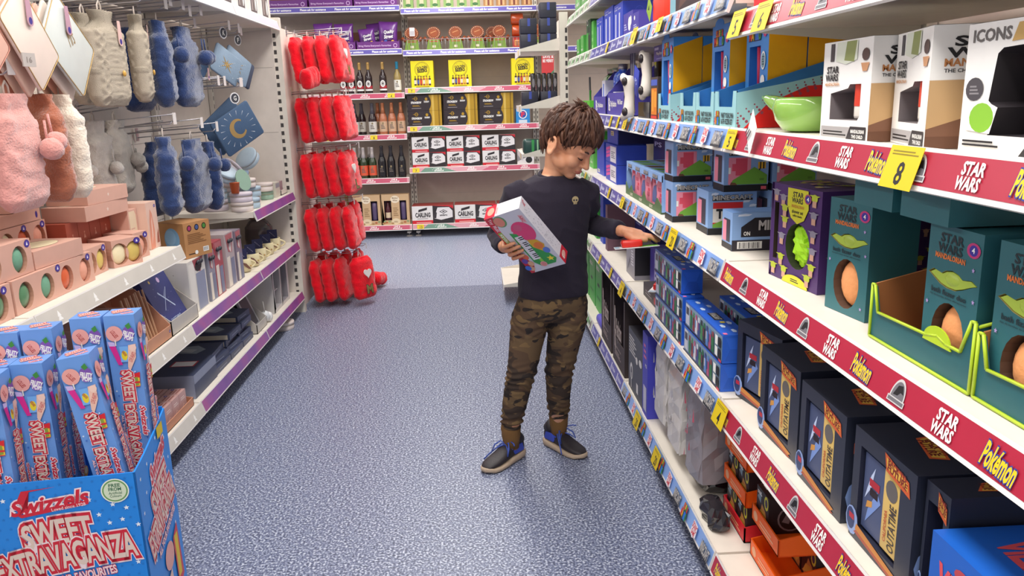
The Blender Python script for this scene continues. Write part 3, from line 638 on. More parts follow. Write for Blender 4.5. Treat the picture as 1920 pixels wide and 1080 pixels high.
for k in range(3):
    g = G(); g.box(-.085, 0, 0, .085, .12, .118, PNK); f = Fr(g, (-.085, 0, 0), (1, 0, 0), (0, 0, 1), .17, .118)
    f.rect(.1, .7, .3, .28, PRD); f.rect(.5, .5, .3, .12, m('#C95A74')); f.rect(.62, .2, .26, .14, m('#C95A74')); f.poly([(.0, .1), (.35, .1), (.42, .4), (.36, .66), (.12, .6), (.0, .38)], m('#5C689E')); f.rect(.7, .36, .2, .1, PRD)
    T(g.obj('mystery_pack', None, (.643, 3.24 - k * .2, zC + .0085), -90), ['farthest', 'middle', 'nearest'][k] + ' pink pack inside the pixel display carton', 'pack', 'pink packs')
# pink-picture boxes, fronts towards the camera
def pixbox(draw, w=.128, d=.1, h=.127):
    g = carton(w, d, h, m('#86A9DA'), front=draw, left=lambda f: (f.rect(0, 0, 1, .16, INK), f.rect(.2, .2, .6, .6, m('#3A3644')), f.rect(.1, .2, .35, .55, PNK)), top=lambda f: f.rect(0, 0, 1, 1, m('#7EA8E6')), right=lambda f: f.rect(.1, .2, .7, .6, m('#5F7FB4')))
    return g
def clouds(f):
    for x, y in ((.06, .9), (.72, .72), (.85, .62)): f.poly([(x, y), (x + .12, y + .01), (x + .16, y + .05), (x + .08, y + .07), (x + .01, y + .05)], m('#D6E2F6'))
def f_pixpink(f):
    clouds(f); f.rect(.1, .16, .5, .6, PNK); f.rect(.26, .36, .26, .38, PRD); f.rect(.18, .46, .1, .16, PRD); f.rect(.1, .4, .05, .14, WHITE)
    f.poly([(.14, .16), (.72, .16), (.97, .16), (.97, .36), (.68, .54), (.2, .26)], GRS); f.rect(0, 0, 1, .15, INK); f.rect(.84, .04, .12, .07, m('#E06070')); f.poly([(.14, .15), (.3, .15), (.26, .2), (.16, .21)], SOIL)
    f.rect(.76, .5, .17, .15, m('#E8B32A')); f.rect(.8, .5, .03, .15, INK); f.rect(.87, .5, .03, .15, INK); f.rect(.78, .47, .03, .03, INK); f.rect(.8, .24, .1, .05, m('#5A8A30'))
    logo_mine(f, .12, .78, .82, .1)
def f_tnt(f):
    clouds(f); f.rect(.1, .2, .62, .52, m('#DAD6D0')); f.rect(.1, .6, .62, .14, m('#C8262A')); f.rect(.1, .18, .62, .1, m('#C8262A')); f.text('TNT', .18, .38, .46, .2, INK, .05)
    f.poly([(.1, .16), (.97, .16), (.97, .3), (.7, .5), (.1, .24)], GRS); f.rect(0, 0, 1, .15, INK); logo_mine(f, .1, .8, .8, .1)
def f_on(f):
    clouds(f); f.poly([(.1, .36), (.98, .36), (.98, .86), (.25, .86), (.1, .62)], m('#1D1A22')); f.text('MINECRAFT', .3, .54, .9 * .72, .24, m('#B9B6B6'), .04); f.text('ON', .13, .4, .07, .1, WHITE, .03)
    f.rect(0, 0, 1, .28, m('#2B2630')); f.rect(.06, .05, .28, .19, WHITE); f.bars(.08, .06, .24, .16, INK, 14); f.lines(.7, .08, .2, .1, m('#77727A'), 2)
P1 = pixbox(f_pixpink); a = onR(P1, 'figure_lamp_box', 2.53, zC, 'pink pixel picture box on the shelf, lower of two stacked', 'box', 'pink pixel picture boxes', x=.685, turn=90)
dup(a, (.688, 2.545, zC + .1285), 2, 'pink pixel picture box on the shelf, upper of two stacked')
for k, (xx, yy) in enumerate(((.76, 2.0), (.90, 2.02))): dup(a, (xx, 2.24, zC + .1285), 0, ['left', 'right'][k] + ' pink pixel picture box on the stacks behind the red block box')
TN = pixbox(f_tnt, .142, .12, .127)
a = onR(TN, 'figure_lamp_box', 2.27, zC, 'box with a red block picture at the front of the third shelf', 'box', 'red block picture boxes', x=.733, turn=90)
dup(a, (.905, 2.24, zC + .0008), 0, 'box with a red block picture behind the long black-fronted box')
dup(a, (.86, 2.52, zC + .0008), 0, 'box with a red block picture far back in the stacks')
ON = pixbox(f_on, .235, .085, .1); onR(ON, 'logo_light_box', 2.015, zC, 'long pale blue box with black logo panel and barcode', 'box', x=.77, turn=90)
onR(carton(.24, .2, .23, m('#3B3F6A'), front=f_flat('MINECRAFT', m('#7C80A8'))), 'toy_box', 2.765, zC, 'dark slate box at the back of the third shelf', 'box', x=.84)
# purple patterned shower sets
def f_pattern(f, n=34, seed=3):
    rr = random.Random(seed); cs = [m('#B6C23A'), m('#B7B32E'), m('#C99C86'), m('#8C8698'), m('#C4B23E')]
    for i in range(n):
        x, y = rr.uniform(.14, .86), rr.uniform(.16, .9); q = rr.uniform(.035, .055); a = f.w / f.h; t = rr.choice(cs)
        f.oval(x, y, q, q * .8 * a, t, 10); f.poly([(x - q * 1.7, y + q * .6 * a), (x, y + q * .1 * a), (x + q * 1.7, y + q * .6 * a), (x, y + q * .55 * a)], t)
        if i % 2: f.rect(x - q * .6, y - q * 1.9 * a, q * 1.2, q * 1.3 * a, cs[2]); f.k -= 3 * DK_
        f.k = .0006 + .0004 * (i % 3)
    f.k = .0022
PUR = m('#4A2A68', .5)
g = G(); w, d, h = .212, .13, .208; g.box(-w / 2, 0, 0, w / 2, d, h, PUR, skip='f'); p = panels(g, w, d, h); f = p['front']
hole(f, ovalpts(.58, .4, .24, .235), PUR, .045, m('#2E3420'), cell=(.24, 0, 1, 1)); hole(f, [(.08, .2), (.17, .2), (.17, .8), (.08, .8)], PUR, .06, m('#3A2E26'), cell=(0, 0, .24, 1)); f.k = .0006
rr = random.Random(5)
for (x, y) in ((.11, .9), (.26, .86), (.31, .64), (.26, .46), (.26, .24), (.11, .12), (.34, .12), (.88, .92), (.88, .75), (.885, .57), (.885, .24), (.89, .40), (.82, .12), (.32, .76)):
    t = rr.choice((m('#B6C23A'), m('#8C8698'))); f.oval(x, y, .055, .042, t, 12); f.poly([(x - .1, y + .03), (x, y), (x + .1, y + .03), (x, y + .035)], t); f.rect(x - .036, y - .085, .072, .06, m('#C99C86'))
f.k = .002; f.poly([(.36, .98), (.76, .98), (.78, .8), (.7, .68), (.57, .63), (.44, .68), (.36, .8)], m('#D2CE2E')); logo_sw(f, .45, .24, INK, .84, .11); f.text('MANDALORIAN', .45, .79, .24, .03, m('#C07F30'), .03); f.text('shower set', .46, .735, .22, .035, INK); f.text('coffret douche', .48, .7, .18, .022, INK)
f.oval(.76, .9, .065, .05, m('#A84A6A'), 14); f.oval(.76, .9, .045, .036, m('#2E2E90'), 12); f.text('4', .74, .88, .04, .04, WHITE); f.oval(.58, .0, .26, .1, m('#D2CE2E'), 16, 0, 180); f.lines(.5, .03, .16, .04, INK, 2)
f_pattern(p['right'], 14, 8); f_pattern(p['top'], 20, 9)
sc = G(); rr = random.Random(2)
vs = []; nl, nt = 18, 28
for i in range(nl + 1):
    for j in range(nt):
        t = math.pi * i / nl; q = 2 * math.pi * j / nt; r = 1 + rr.uniform(-.16, .16)
        vs.append((.017 + .046 * math.sin(t) * math.cos(q) * r, .028 + .026 * math.sin(t) * math.sin(q) * r, .084 + .046 * math.cos(t) * r))
sc.mesh(vs, [(i * nt + j, i * nt + (j + 1) % nt, (i + 1) * nt + (j + 1) % nt, (i + 1) * nt + j) for i in range(nl) for j in range(nt)], m('#A6E21A', .6))
a = onR(g, 'shower_gift_set', 1.635, zC, 'purple patterned shower gift set with lime puff at the lip', 'box', 'purple patterned gift sets', x=.662, turn=6, parts=[('bath_puff', sc, 'crinkled lime puff in the oval window')])
dup(a, (.845, 1.62, zC + .0008), -90, 'purple patterned shower gift set standing behind the front one')
q = dup(a, (.86, 1.69, zC + .21), None, 'purple patterned shower gift set lying on its back behind', rot=(0, 0, R(-90))); q.scale = (1, 1, .32)
# teal bath fizzer boxes
def fizz_teal():
    w, d, h = .125, .095, .21; g = G(); g.box(-w / 2, 0, 0, w / 2, d, h, TEAL, skip='f'); p = panels(g, w, d, h); f = p['front']
    hole(f, ovalpts(.5, .27, .31, .22), TEAL, .05, m('#5A4438'), cell=(0, 0, 1, .56))
    wv = [(.04, .66), (.16, .63), (.28, .6), (.42, .585), (.58, .585), (.72, .61), (.86, .645), (.97, .665), (.86, .69), (.7, .675), (.62, .7), (.5, .712), (.38, .7), (.3, .675), (.14, .69)]
    hole(f, wv, TEAL, .012, m('#B9A866'), cell=(0, .56, 1, .74)); f.g.mesh([f.P(0, .74, 0), f.P(1, .74, 0), f.P(1, 1, 0), f.P(0, 1, 0)], [(0, 1, 2, 3)], TEAL)
    f.k = .0006; DK = m('#1C2E34'); logo_sw(f, .2, .5, DK, .82, .13); f.text('MANDALORIAN', .16, .775, .56, .035, m('#E07838'), .04)
    f.oval(.85, .885, .12, .05, m('#C23A78'), 16); f.oval(.85, .885, .075, .036, m('#3B2F9A'), 14); f.text('4', .82, .868, .05, .036, WHITE); f.text('bath fizzer duo', .14, .535, .66, .036, DK); f.text('duo de bombes de bain effervescentes', .12, .512, .7, .012, DK, .01)
    for x, y in ((.88, .76), (.93, .56), (.08, .45), (.9, .1)): f.star(x, y, .03, m('#B9A0DA'))
    b = G(); b.ball((0, .0245, .057), (.0375, .023, .0445), PEACH, 18)
    s = G(); L = m('#AFC84C', .4); n = len(wv); C0 = (.5, .64)
    front = [f.P(C0[0] + (x - C0[0]) * .93, C0[1] + (y - C0[1]) * .86, -.001) for x, y in wv]; back = [f.P(C0[0] + (x - C0[0]) * .96, C0[1] + (y - C0[1]) * .95, -.011) for x, y in wv]
    s.mesh(front + back, [tuple(range(n))] + [(i, i + n, (i + 1) % n + n, (i + 1) % n) for i in range(n)], L, False)
    s.ball((0, .004, f.P(.5, .65).z), (.02, .006, .011), L, 12)
    return g, b, s
tg, tb, ts = fizz_teal()
a = onR(tg, 'bath_fizzer_duo_box', 1.385, zC, 'teal bath fizzer duo box standing alone left of the trays', 'box', 'teal bath fizzer duo boxes', x=.662, turn=8, parts=[('bath_bomb', tb, 'orange bath bomb behind the oval window'), ('fizzer_bar', ts, 'lime fizzer bar behind the upper window')])
for y, x, lab, tn in ((1.05, .652, 'teal bath fizzer duo box filling the right half of the first tray', 0), (.892, .652, 'teal bath fizzer duo box in the second tray, at the right edge', 0), (.756, .652, 'teal bath fizzer duo box farthest right in the second tray', 0), (1.172, .85, 'teal bath fizzer duo box behind the empty half of the tray', 0), (1.335, .83, 'teal bath fizzer duo box behind the lone one', 0), (1.05, .752, 'second teal bath fizzer duo box back in the first tray', 0), (1.05, .855, 'rearmost teal bath fizzer duo box in the first tray', 0)):
    dup(a, (x, y, zC + .0042), -90 + tn, lab)
for k, (y, x) in enumerate(((1.25, .86), (1.1, .86))):
    q = dup(a, (x + .085, y, zC + .217), None, ['farther', 'nearer'][k] + ' teal bath fizzer duo box lying across the tops at the back', rot=(R(90), 0, R(-90))); q.scale = (1, .72, .8); q.location = (x - .06, y, zC + .217)
def teal_tray():
    w, d = .275, .34; g = G(); t = .004; DT = m('#1F5C64', .5); br = m('#A8693A', .7)
    g.box(-w / 2, 0, 0, w / 2, d, .003, br)
    out = [(-w / 2, 0), (w / 2, 0), (w / 2, .098), (w * .47, .098), (w * .4, .05), (w * .28, .05), (w * .2, .056), (w * .1, .05), (-w * .42, .045), (-w * .47, .088), (-w / 2, .088)]
    g.prism(out, -.0005, .003, DT)
    def edge(a, b, r=.0026): g.tube([(a[0], -.002, a[1] + .0028), (b[0], -.002, b[1] + .0028)], r, LIME, 4)
    for i in range(len(out)): edge(out[i], out[(i + 1) % len(out)])
    sd = [(.003, .003), (d, .003), (d, .12), (d * .35, .12), (.003, .092)]
    for q in (-w / 2, w / 2 - t): g.mesh([(q, y, z) for y, z in sd] + [(q + t, y, z) for y, z in sd], [(0, 4, 3, 2, 1), (5, 6, 7, 8, 9), (0, 5, 9, 4), (4, 9, 8, 3), (3, 8, 7, 2), (2, 7, 6, 1), (1, 6, 5, 0)], DT if q > 0 else br)
    f = Fr(g, (w / 2, 0, 0), (0, 1, 0), (0, 0, 1), d, .12); f.k = .0004
    g.tube([(w / 2, .002, .095), (w / 2, d * .35, .121)], .0026, LIME, 4)
    bd = G(); n = 12; bd.prism([(w * .2 - .035, .046)] + [(w * .2 + .033 * math.cos(R(180 - 180 * i / n)), .05 + .022 * math.sin(R(180 - 180 * i / n))) for i in range(n + 1)] + [(w * .2 + .035, .046)], -.0035, -.0012, LIME)
    back = G(); back.box(-w / 2 + t, .15, .004, -.012, .152, .135, br)
    return g, bd, back
tg, tb, tk = teal_tray()
a = onR(tg, 'display_tray', 1.107, zC, 'teal lime-edged tray with an empty cardboard half', 'tray', 'teal lime-edged trays', x=.643, parts=[('crest', tb, 'lime rounded crest'), ('divider', tk, 'brown cardboard divider')])
dup(a, (.643, .823, zC + .0008), -90, 'teal lime-edged tray cut off by the right edge')

# --- fourth shelf: black film boxes, blue figure boxes
NAVY = m('#2B2F3E', .35); 
def f_film(f):
    hole(f, [(.12, .12), (.78, .12), (.78, .86), (.12, .86)], NAVY, .03, m('#23263A'), m('#2B3046'))
    f.k = .0006
    f.oval(.05, .15, .11, .13, m('#8FA6D8'), 12); f.oval(.03, .16, .075, .1, m('#2A3C6C'), 12); f.rect(.0, .16, .09, .05, m('#B8283C')); f.poly([(.12, .1), (.8, .02), (.86, .06), (.14, .16)], m('#C8823A')); f.poly([(.1, .07), (.8, .0), (.86, .02), (.14, .1)], m('#A8503A'))
    f.poly([(.52, .98), (.9, .9), (.93, .78), (.56, .84)], m('#D9622E')); f.poly([(.55, .95), (.88, .88), (.89, .82), (.57, .87)], m('#F0C04A')); f.text('BACK TO', .58, .89, .28, .05, m('#8A2A1E'), .04, rot=-8); f.text('FUTURE', .58, .84, .3, .05, m('#8A2A1E'), .04, rot=-8)
def f_filmtop(f):
    f.poly([(.3, .62), (.76, .48), (.72, .3), (.34, .42)], m('#D9622E')); f.poly([(.33, .58), (.73, .46), (.7, .34), (.36, .45)], m('#E8B848')); f.text('BACK TO', .38, .47, .3, .08, m('#7A241A'), .04, rot=-9); f.text('FUTURE', .38, .38, .3, .08, m('#7A241A'), .04, rot=-9)
def filmbox(w, h=.205, d=.16):
    g = G(); g.box(-w / 2, 0, 0, w / 2, d, h, NAVY, skip='f'); p = panels(g, w, d, h); f_film(p['front']); f_filmtop(p['top'])
    f = p['right']; f.rect(.1, .66, .3, .1, m('#D9622E')); f.oval(.3, .25, .26, .2, m('#7F98CC'), 12); f.rect(.2, .24, .2, .06, m('#B8283C'))
    gl = G(); GW = m('#3A4A78', .3); gl.mesh([(-.38 * w + .006, .006, h * .16), (-.01 * w, .006, h * .16), (-.01 * w, .006, h * .82), (-.38 * w + .006, .006, h * .82), (-.38 * w + .006, .026, h * .16), (-.01 * w, .026, h * .16), (-.01 * w, .026, h * .82), (-.38 * w + .006, .026, h * .82)], [(0, 1, 2, 3), (0, 4, 5, 1), (1, 5, 6, 2), (2, 6, 7, 3), (3, 7, 4, 0)], m('#4A5578', .3))
    ff = Fr(gl, (-.38 * w + .006, .006, h * .16), (1, 0, 0), (0, 0, 1), .37 * w - .006, h * .66); 
    ff.poly([(.1, .4), (.4, .6), (.55, .9), (.35, .75), (.2, .55)], m('#C8D6F4')); ff.poly([(.2, .1), (.9, .5), (.7, .62), (.3, .3)], m('#7E9AD8')); ff.rect(.3, .62, .5, .1, m('#B82C38')); ff.rect(.35, .5, .4, .1, m('#2A1C22')); ff.poly([(.2, .3), (.5, .36), (.5, .44), (.25, .4)], m('#D89A4A'))
    pt = G(); pt.soft(.0 * w, .003, h * .16, .27 * w, .02, h * .84, .003, m('#E2BE6A', .4)); fp = Fr(pt, (.0 * w, .003, h * .16), (1, 0, 0), (0, 0, 1), .27 * w, h * .67)
    fp.oval(.5, .8, .34, .34 * fp.w / fp.h, m('#6A6460'), 16)
    ft = Fr(pt, (.27 * w, .003, h * .16), (0, 0, 1), (-1, 0, 0), h * .67, .27 * w); ft.text('OUTATIME', .06, .16, .58, .38, m('#4A4038'), .02); ft.text('CALIFORNIA', .12, .66, .4, .16, m('#C8643A'), .02)
    return g, gl, pt
fg, fl, fp = filmbox(.195)
a = None
FB = [(1.82, .665, 12, 'black film gift box farthest from the camera, beside the blue figure boxes', .9), (1.605, .636, 3, 'black film gift box with a gold plate, second from the far end', 1), (1.37, .628, 0, 'black film gift box third along, leaning a little forward', 1), (1.145, .63, 0, 'black film gift box next to the narrow one, fourth along', 1)]
for y, x, tn, lab, sc_ in FB:
    if a is None: a = onR(fg, 'film_gift_box', y, zB, lab, 'box', 'black film gift boxes', x=x, turn=tn, parts=[('window_card', fl, 'blue picture card behind the window'), ('gold_plate', fp, 'gold number plate')])
    else: dup(a, (x, y, zB + .0008), -90 + tn, lab)
g2, l2, p2 = filmbox(.06)
onR(g2, 'film_gift_box', 1.009, zB, 'narrow black film gift box standing beside the bright blue corner box', 'box', 'black film gift boxes', x=.64)
for k, (y, x) in enumerate(((1.78, .84), (1.58, .83), (1.36, .83), (1.13, .86))): dup(a, (x, y, zB + .0008), -90, ORD[k] + ' black film gift box of the rear row, counted from the far end')
def f_vil(f):
    f.poly([(0, 0), (1, 0), (1, .3), (.6, .5), (.25, .35), (0, .55)], m('#1E7C8C')); f.poly([(.3, 0), (1, 0), (1, .2), (.7, .3)], m('#3A3C5A')); f.text('VILLAINS', .1, .52, .7, .2, m('#E0525A'), .05, rot=-8); f.oval(.34, .82, .08, .06, m('#C04850'), 10); f.oval(.75, .16, .14, .12, m('#4A7A4A'), 12)
VB = m('#1E62C4', .35)
a = onR(carton(.215, .17, .165, VB, front=f_vil, top=lambda f: f.text('VILLAINS', .2, .35, .6, .26, m('#E0525A'), .05)), 'toy_box', .862, zB + .0, 'bright blue box with red lettering at the bottom right corner', 'box', 'bright blue lettered boxes', x=.612)
q = a
dup(a, (.79, .862, zB + .0008), -90, 'bright blue box with red lettering just behind the corner one')
# long blue figure boxes
def f_figs(f):
    f.rect(.01, .06, .98, .88, m('#7E98B0')); rr = random.Random(11); cs = tint('#2E6E4A', '#8A3A44', '#D8D8E0', '#3A4A86', '#4C8A5A', '#2B2E3A', '#5A86C8', '#B0507A')
    f.rect(.02, .1, .1, .8, m('#C9CCDA')); f.rect(.03, .5, .08, .3, m('#4A4A58'))
    for i in range(9):
        x = .15 + i * .075; f.rect(x, .08, .06, .62, cs[i % 8]); f.rect(x + .01, .62, .042, .2, cs[(i * 3 + 1) % 8]); f.rect(x + .0, .3, .02, .3, cs[(i + 4) % 8])
    for i in range(4): f.rect(.84 + (i % 2) * .075, .5 - (i // 2) * .4, .06, .34, [WHITE, INK][i % 2]); f.k -= DK_
    f.nx(); f.rect(0, 0, 1, .06, INK); f.rect(.93, .0, .06, .09, m('#D8405A'))
def f_figtop(f):
    for x, y in ((.1, .4), (.22, .7), (.3, .3), (.7, .75), (.78, .35), (.9, .6)): f.poly([(x - .03, y - .08), (x + .03, y - .08), (x + .04, y + .05), (x, y + .12), (x - .04, y + .04)], m('#C9DCF8'))
    f.rect(.42, .3, .2, .4, INK); f.text('MINECRAFT', .43, .38, .18, .26, m('#B7B3B0'), .04); f.rect(.66, .42, .04, .2, m('#D8C03A')); f.rect(.95, .05, .04, .16, m('#E070A0'))
FIGB = m('#2A62CE', .35)
def f_figend(f): f.poly([(.1, .1), (.9, .1), (.7, .5), (.3, .5)], m('#265AC0')); f.poly([(.1, .9), (.9, .9), (.7, .5), (.3, .5)], m('#2C66D6'))
fb_ = carton(.374, .066, .0765, FIGB, front=f_figs, top=f_figtop, right=f_figend)
a = None
for y, x, z, lab in ((2.128, .612, 0, 'lower of the two long blue figure boxes nearest the dark film boxes'), (2.125, .614, .0775, 'upper of the two long blue figure boxes nearest the dark film boxes'), (2.535, .613, 0, 'bottom of the three stacked long blue figure boxes'), (2.53, .613, .0775, 'middle of the three stacked long blue figure boxes'), (2.565, .617, .155, 'topmost of the three stacked long blue figure boxes'),
                     (2.16, .72, 0, 'rear long blue figure box, lower one behind the nearer pair'), (2.165, .73, .0775, 'rear long blue figure box, upper one behind the nearer pair'), (2.55, .70, 0, 'rear long blue figure box behind the stack of three')):
    if a is None: a = onR(fb_, 'figure_set_box', y, zB + z, lab, 'box', 'long blue figure boxes', x=x)
    else: dup(a, (x, y, zB + z + .0008 + z * .02), -90, lab)
for k in range(4): onR(carton(.07, .02, .19, m('#3A3C50'), front=lambda f: (f.oval(.5, .8, .3, .12, m('#8A8CA0'), 10), f.rect(.2, .1, .6, .5, m('#55577A')))), 'blister_pack', 2.45 - k * .11, zB, ORD[k] + ' dark blister pack in the gap behind the blue figure boxes', 'pack', 'dark blister packs', x=.83)
onR(carton(.19, .1, .138, m('#8E8C96'), front=lambda f: (f.lines(.6, .4, .25, .5, m('#D8D6DE'), 6), f.poly([(.1, .1), (.5, .5), (.4, .6)], m('#6A6872'))), right=lambda f: f.rect(0, .14, 1, .86, m('#17151F'))), 'console_box', 3.36, zB, 'grey console box with dark side, below the boy\'s hand', 'box', x=.645)
onR(carton(.17, .16, .16, VIO, front=lambda f: (f.rect(.5, .1, .4, .8, m('#B9BAE4')), f.lines(.55, .15, .3, .7, VIO, 5))), 'console_box', 3.13, zB, 'violet console box with a pale panel behind the low dark box', 'box', x=.70)
onR(carton(.27, .13, .052, m('#3A3438'), front=lambda f: (f.rect(.7, .2, .12, .5, m('#C84A50')), f.lines(.15, .3, .4, .4, m('#8A8488'), 2)), right=lambda f: f.rect(.1, 0, .8, 1, m('#9AAFC8'))), 'console_box', 2.885, zB, 'low dark box lying under the red toy pack', 'box', x=.632)
def toypack(lab, loc, rot):
    g = G(); g.box(-.05, -.075, 0, .05, .075, .002, m('#EDEBEA')); f = Fr(g, (-.05, -.075, .002), (1, 0, 0), (0, 1, 0), .1, .15); f.rect(.02, .55, .96, .43, m('#6FB23A')); f.poly([(.05, .55), (.6, .98), (.02, .98)], m('#3F7A2E')); f.rect(.02, .02, .96, .1, m('#A8C4DA'))
    o = g.obj('toy_pack', None, loc, rot=rot); T(o, lab, 'toy', 'carded red toys')
    g = G(); g.soft(-.038, -.05, .002, .038, .02, .026, .006, m('#D8281E', .3)); g.box(-.025, -.05, .014, .025, -.052, .02, m('#B01E18')); q = g.obj('blister', o); q['label'] = 'red toy under the blister'
    return o
toypack('carded red toy lying on the low dark box', (.688, 2.885, zB + .0545), (0, 0, R(-25)))
# second row behind on this shelf
onR(carton(.4, .2, .2, m('#24256A'), front=f_flat('PS', m('#8A8CC8'))), 'console_box', 3.9, zB, 'dark blue console box deep behind the boy\'s hand', 'box', x=.78)
onR(carton(.2, .14, .26, m('#3A9A3C'), front=lambda f: (f.rect(.0, .6, 1, .4, m('#2F6A34')), f.poly([(.1, .9), (.35, .98), (.35, .7)], INK), f.text('XBOX', .38, .82, .5, .07, WHITE))), 'console_box', 4.42, zB, 'tall green box behind the boy\'s sleeve on the fourth shelf', 'box', 'green console boxes', x=.64)
onR(carton(.1, .14, .27, m('#2E48B8'), front=f_wave), 'console_box', 4.2, zB, 'slim blue box beside the tall green one', 'box', x=.65)
onR(carton(.06, .14, .23, m('#6A4A5A'), front=lambda f: f.lines(.1, .3, .8, .4, m('#D89AA8'), 3)), 'console_box', 3.98, zB + .0, 'slim mauve box beside the slim blue one', 'box', x=.64)
onR(carton(.24, .16, .2, m('#45A544'), front=f_green), 'console_box', 4.85, zB, 'green box half hidden by the boy, fourth shelf', 'box', 'green console boxes', x=.65)

# --- bottom shelf
BRN = m('#3B3030', .6)
def black_tray(w=.3, d=.22, h=.34):
    g = G(); t = .004; g.box(-w / 2, 0, 0, w / 2, d, .004, BRN); g.box(-w / 2, d - t, 0, w / 2, d, h, BRN)
    g.prism([(-w / 2, 0), (w / 2, 0), (w / 2, h), (w * .42, h), (w * .4, .12), (-w * .4, .12), (-w * .42, h), (-w / 2, h)], 0, t, BRN)
    for q in (-w / 2, w / 2 - t): g.box(q, t, 0, q + t, d - t, h, BRN)
    f = Fr(g, (-w / 2, 0, 0), (1, 0, 0), (0, 0, 1), w, h); logo_ps(f, .15, .6, m('#B9A9A0')); f.k = .0006
    f.text('PlayStation', .2, .22, .5, .04, m('#A89890')); f.lines(.2, .12, .5, .08, m('#A89890'), 3)
    return g
a = onR(black_tray(), 'display_tray', 3.78, zA, 'dark brown display carton farther along the bottom shelf', 'tray', 'dark brown display cartons', x=.606)
dup(a, (.606, 3.43, zA + .0008), -90, 'dark brown display carton with violet packs, beside the grey box')
for k, y in enumerate((3.853, 3.707, 3.503, 3.357)):
    g = carton(.13, .03, .3, m('#3C3CA6'), front=lambda f: f.text('PS5', .2, .4, .6, .12, m('#C9C9F0'))); T(g.obj('game_accessory', None, (.66, y, zA + .0100), rot=(R(-7), 0, R(-90))), ORD[k] + ' violet pack in the dark brown cartons, counted from far', 'pack', 'violet accessory packs')
g = G(); g.soft(-.1, 0, 0, .1, .16, .05, .02, m('#5A55C0', .4)); onR(g, 'fabric_pouch', 4.1, zA, 'violet soft pouch lying at the far end of the bottom shelf', 'pouch', x=.615)
for k in range(3): onR(carton(.24, .2, .3 - .02 * k, m('#3FA046'), front=lambda f: (f.rect(.3, .5, .3, .06, INK), f.rect(.2, .25, .5, .05, m('#2E7A36')), f.text('XBOX', .1, .8, .5, .08, WHITE))), 'console_box', 4.38 + k * .27, zA, ORD[k] + ' green box on the bottom shelf from the near side', 'box', 'green console boxes', x=.66)
SLATE = m('#454853', .5)
def f_slate(f):
    f.lines(.06, .62, .5, .3, m('#C9C6C6'), 6); f.oval(.22, .32, .1, .14, m('#DAD8D6'), 12); f.oval(.22, .3, .06, .1, SLATE, 12); f.rect(.58, .1, .12, .16, m('#DAD8D6')); f.oval(.6, .62, .07, .06, m('#DAD8D6'), 10); f.rect(.2, .04, .03, .25, m('#DAD8D6')); f.oval(.85, .66, .1, .06, m('#DAD8D6'), 10)
onR(carton(.29, .2, .262, SLATE, front=f_slate, right=lambda f: f.rect(.2, .2, .5, .5, m('#55575F')), top=lambda f: f.rect(0, 0, 1, 1, m('#2A2832'))), 'headset_box', 3.06, zA, 'slate grey box with white product outlines, bottom shelf', 'box', x=.61)
onR(carton(.09, .1, .33, m('#4444B8'), front=lambda f: (f.rect(.2, .06, .6, .3, m('#C4C4D8')), f.lines(.25, .7, .5, .2, m('#D06A9A'), 3), f.text('PS5', .55, .6, .3, .04, WHITE))), 'console_box', 2.862, zA, 'upright violet box beside the hanging clear bags', 'box', x=.608)
# hanging clear bags and wrapped packs
def bagged(w, d, h, col, spots, seed):
    rr = random.Random(seed); g = G(); rings = []; n = 7
    for i in range(n + 1):
        z = h * i / n; q = d * (1 if i < n else .8)
        ring = []
        for k in range(20):
            t = 2 * math.pi * k / 20; c, s_ = math.cos(t), math.sin(t); e = .16
            ring.append((w / 2 * math.copysign(abs(c) ** e, c) + rr.uniform(-.004, .004), q / 2 * math.copysign(abs(s_) ** e, s_) + d / 2 + rr.uniform(-.005, .005), z + rr.uniform(-.004, .004)))
        rings.append(ring)
    g.loft(rings, col, True, False)
    f = Fr(g, (-w / 2, -.006, 0), (1, 0, 0), (0, 0, 1), w, h); f.k = .004
    for i in range(9):
        x, y = rr.uniform(.1, .75), rr.uniform(.1, .8); f.poly([(x, y), (x + rr.uniform(.05, .15), y + .03), (x + rr.uniform(.02, .1), y + rr.uniform(.06, .2))], m(rr.choice(spots), .3)); f.k = .004 + .0003 * (i % 4)
    return g
PLS = m('#CFCAC6', .22, spec=.8); PLD = m('#8A8388', .22, spec=.8)
for (y, x, z, w, h, c, sp, lab) in ((2.665, .62, .225, .17, .27, PLS, ('#D8D4D2', '#9A9492', '#C8C4C2'), 'clear grey bag hanging farthest, beside the violet box'), (2.44, .615, .222, .165, .27, PLS, ('#D8D4D2', '#8A8482', '#C8C4C2'), 'clear grey bag hanging in the middle'), (2.222, .62, .225, .155, .27, PLD, ('#B83048', '#C84058', '#A8A2A6'), 'clear bag with red marks hanging nearest the orange tray')):
    o = bagged(w, .1, h, c, sp, int(y * 100)).obj('clear_bag', None, (x, y, z), -90); T(o, lab, 'bag', 'hanging clear bags')
    g = G(); g.tube([(0, .05, h - .005), (0, .05, h + .028), (0, .3, h + .034), (0, .435, h + .03)], .0025, STEEL); g.obj('hanging_hook', o)
def wrapped(seed, w=.16, d=.12, h=.055):
    rr = random.Random(seed); g = G(); rings = []
    for i, (q, z) in enumerate(((.8, 0), (1, .01), (1.02, .03), (.95, .046), (.6, .056))):
        rings.append([((w / 2 * q + rr.uniform(-.007, .007)) * math.copysign(abs(math.cos(t)) ** .6, math.cos(t)), d / 2 + (d / 2 * q + rr.uniform(-.007, .007)) * math.copysign(abs(math.sin(t)) ** .6, math.sin(t)), z * h / .056 + (rr.uniform(-.003, .006) if i else 0)) for t in [2 * math.pi * k / 22 for k in range(22)]])
    g.loft(rings, m('#26242A', .15, spec=.9), True, False)
    return g
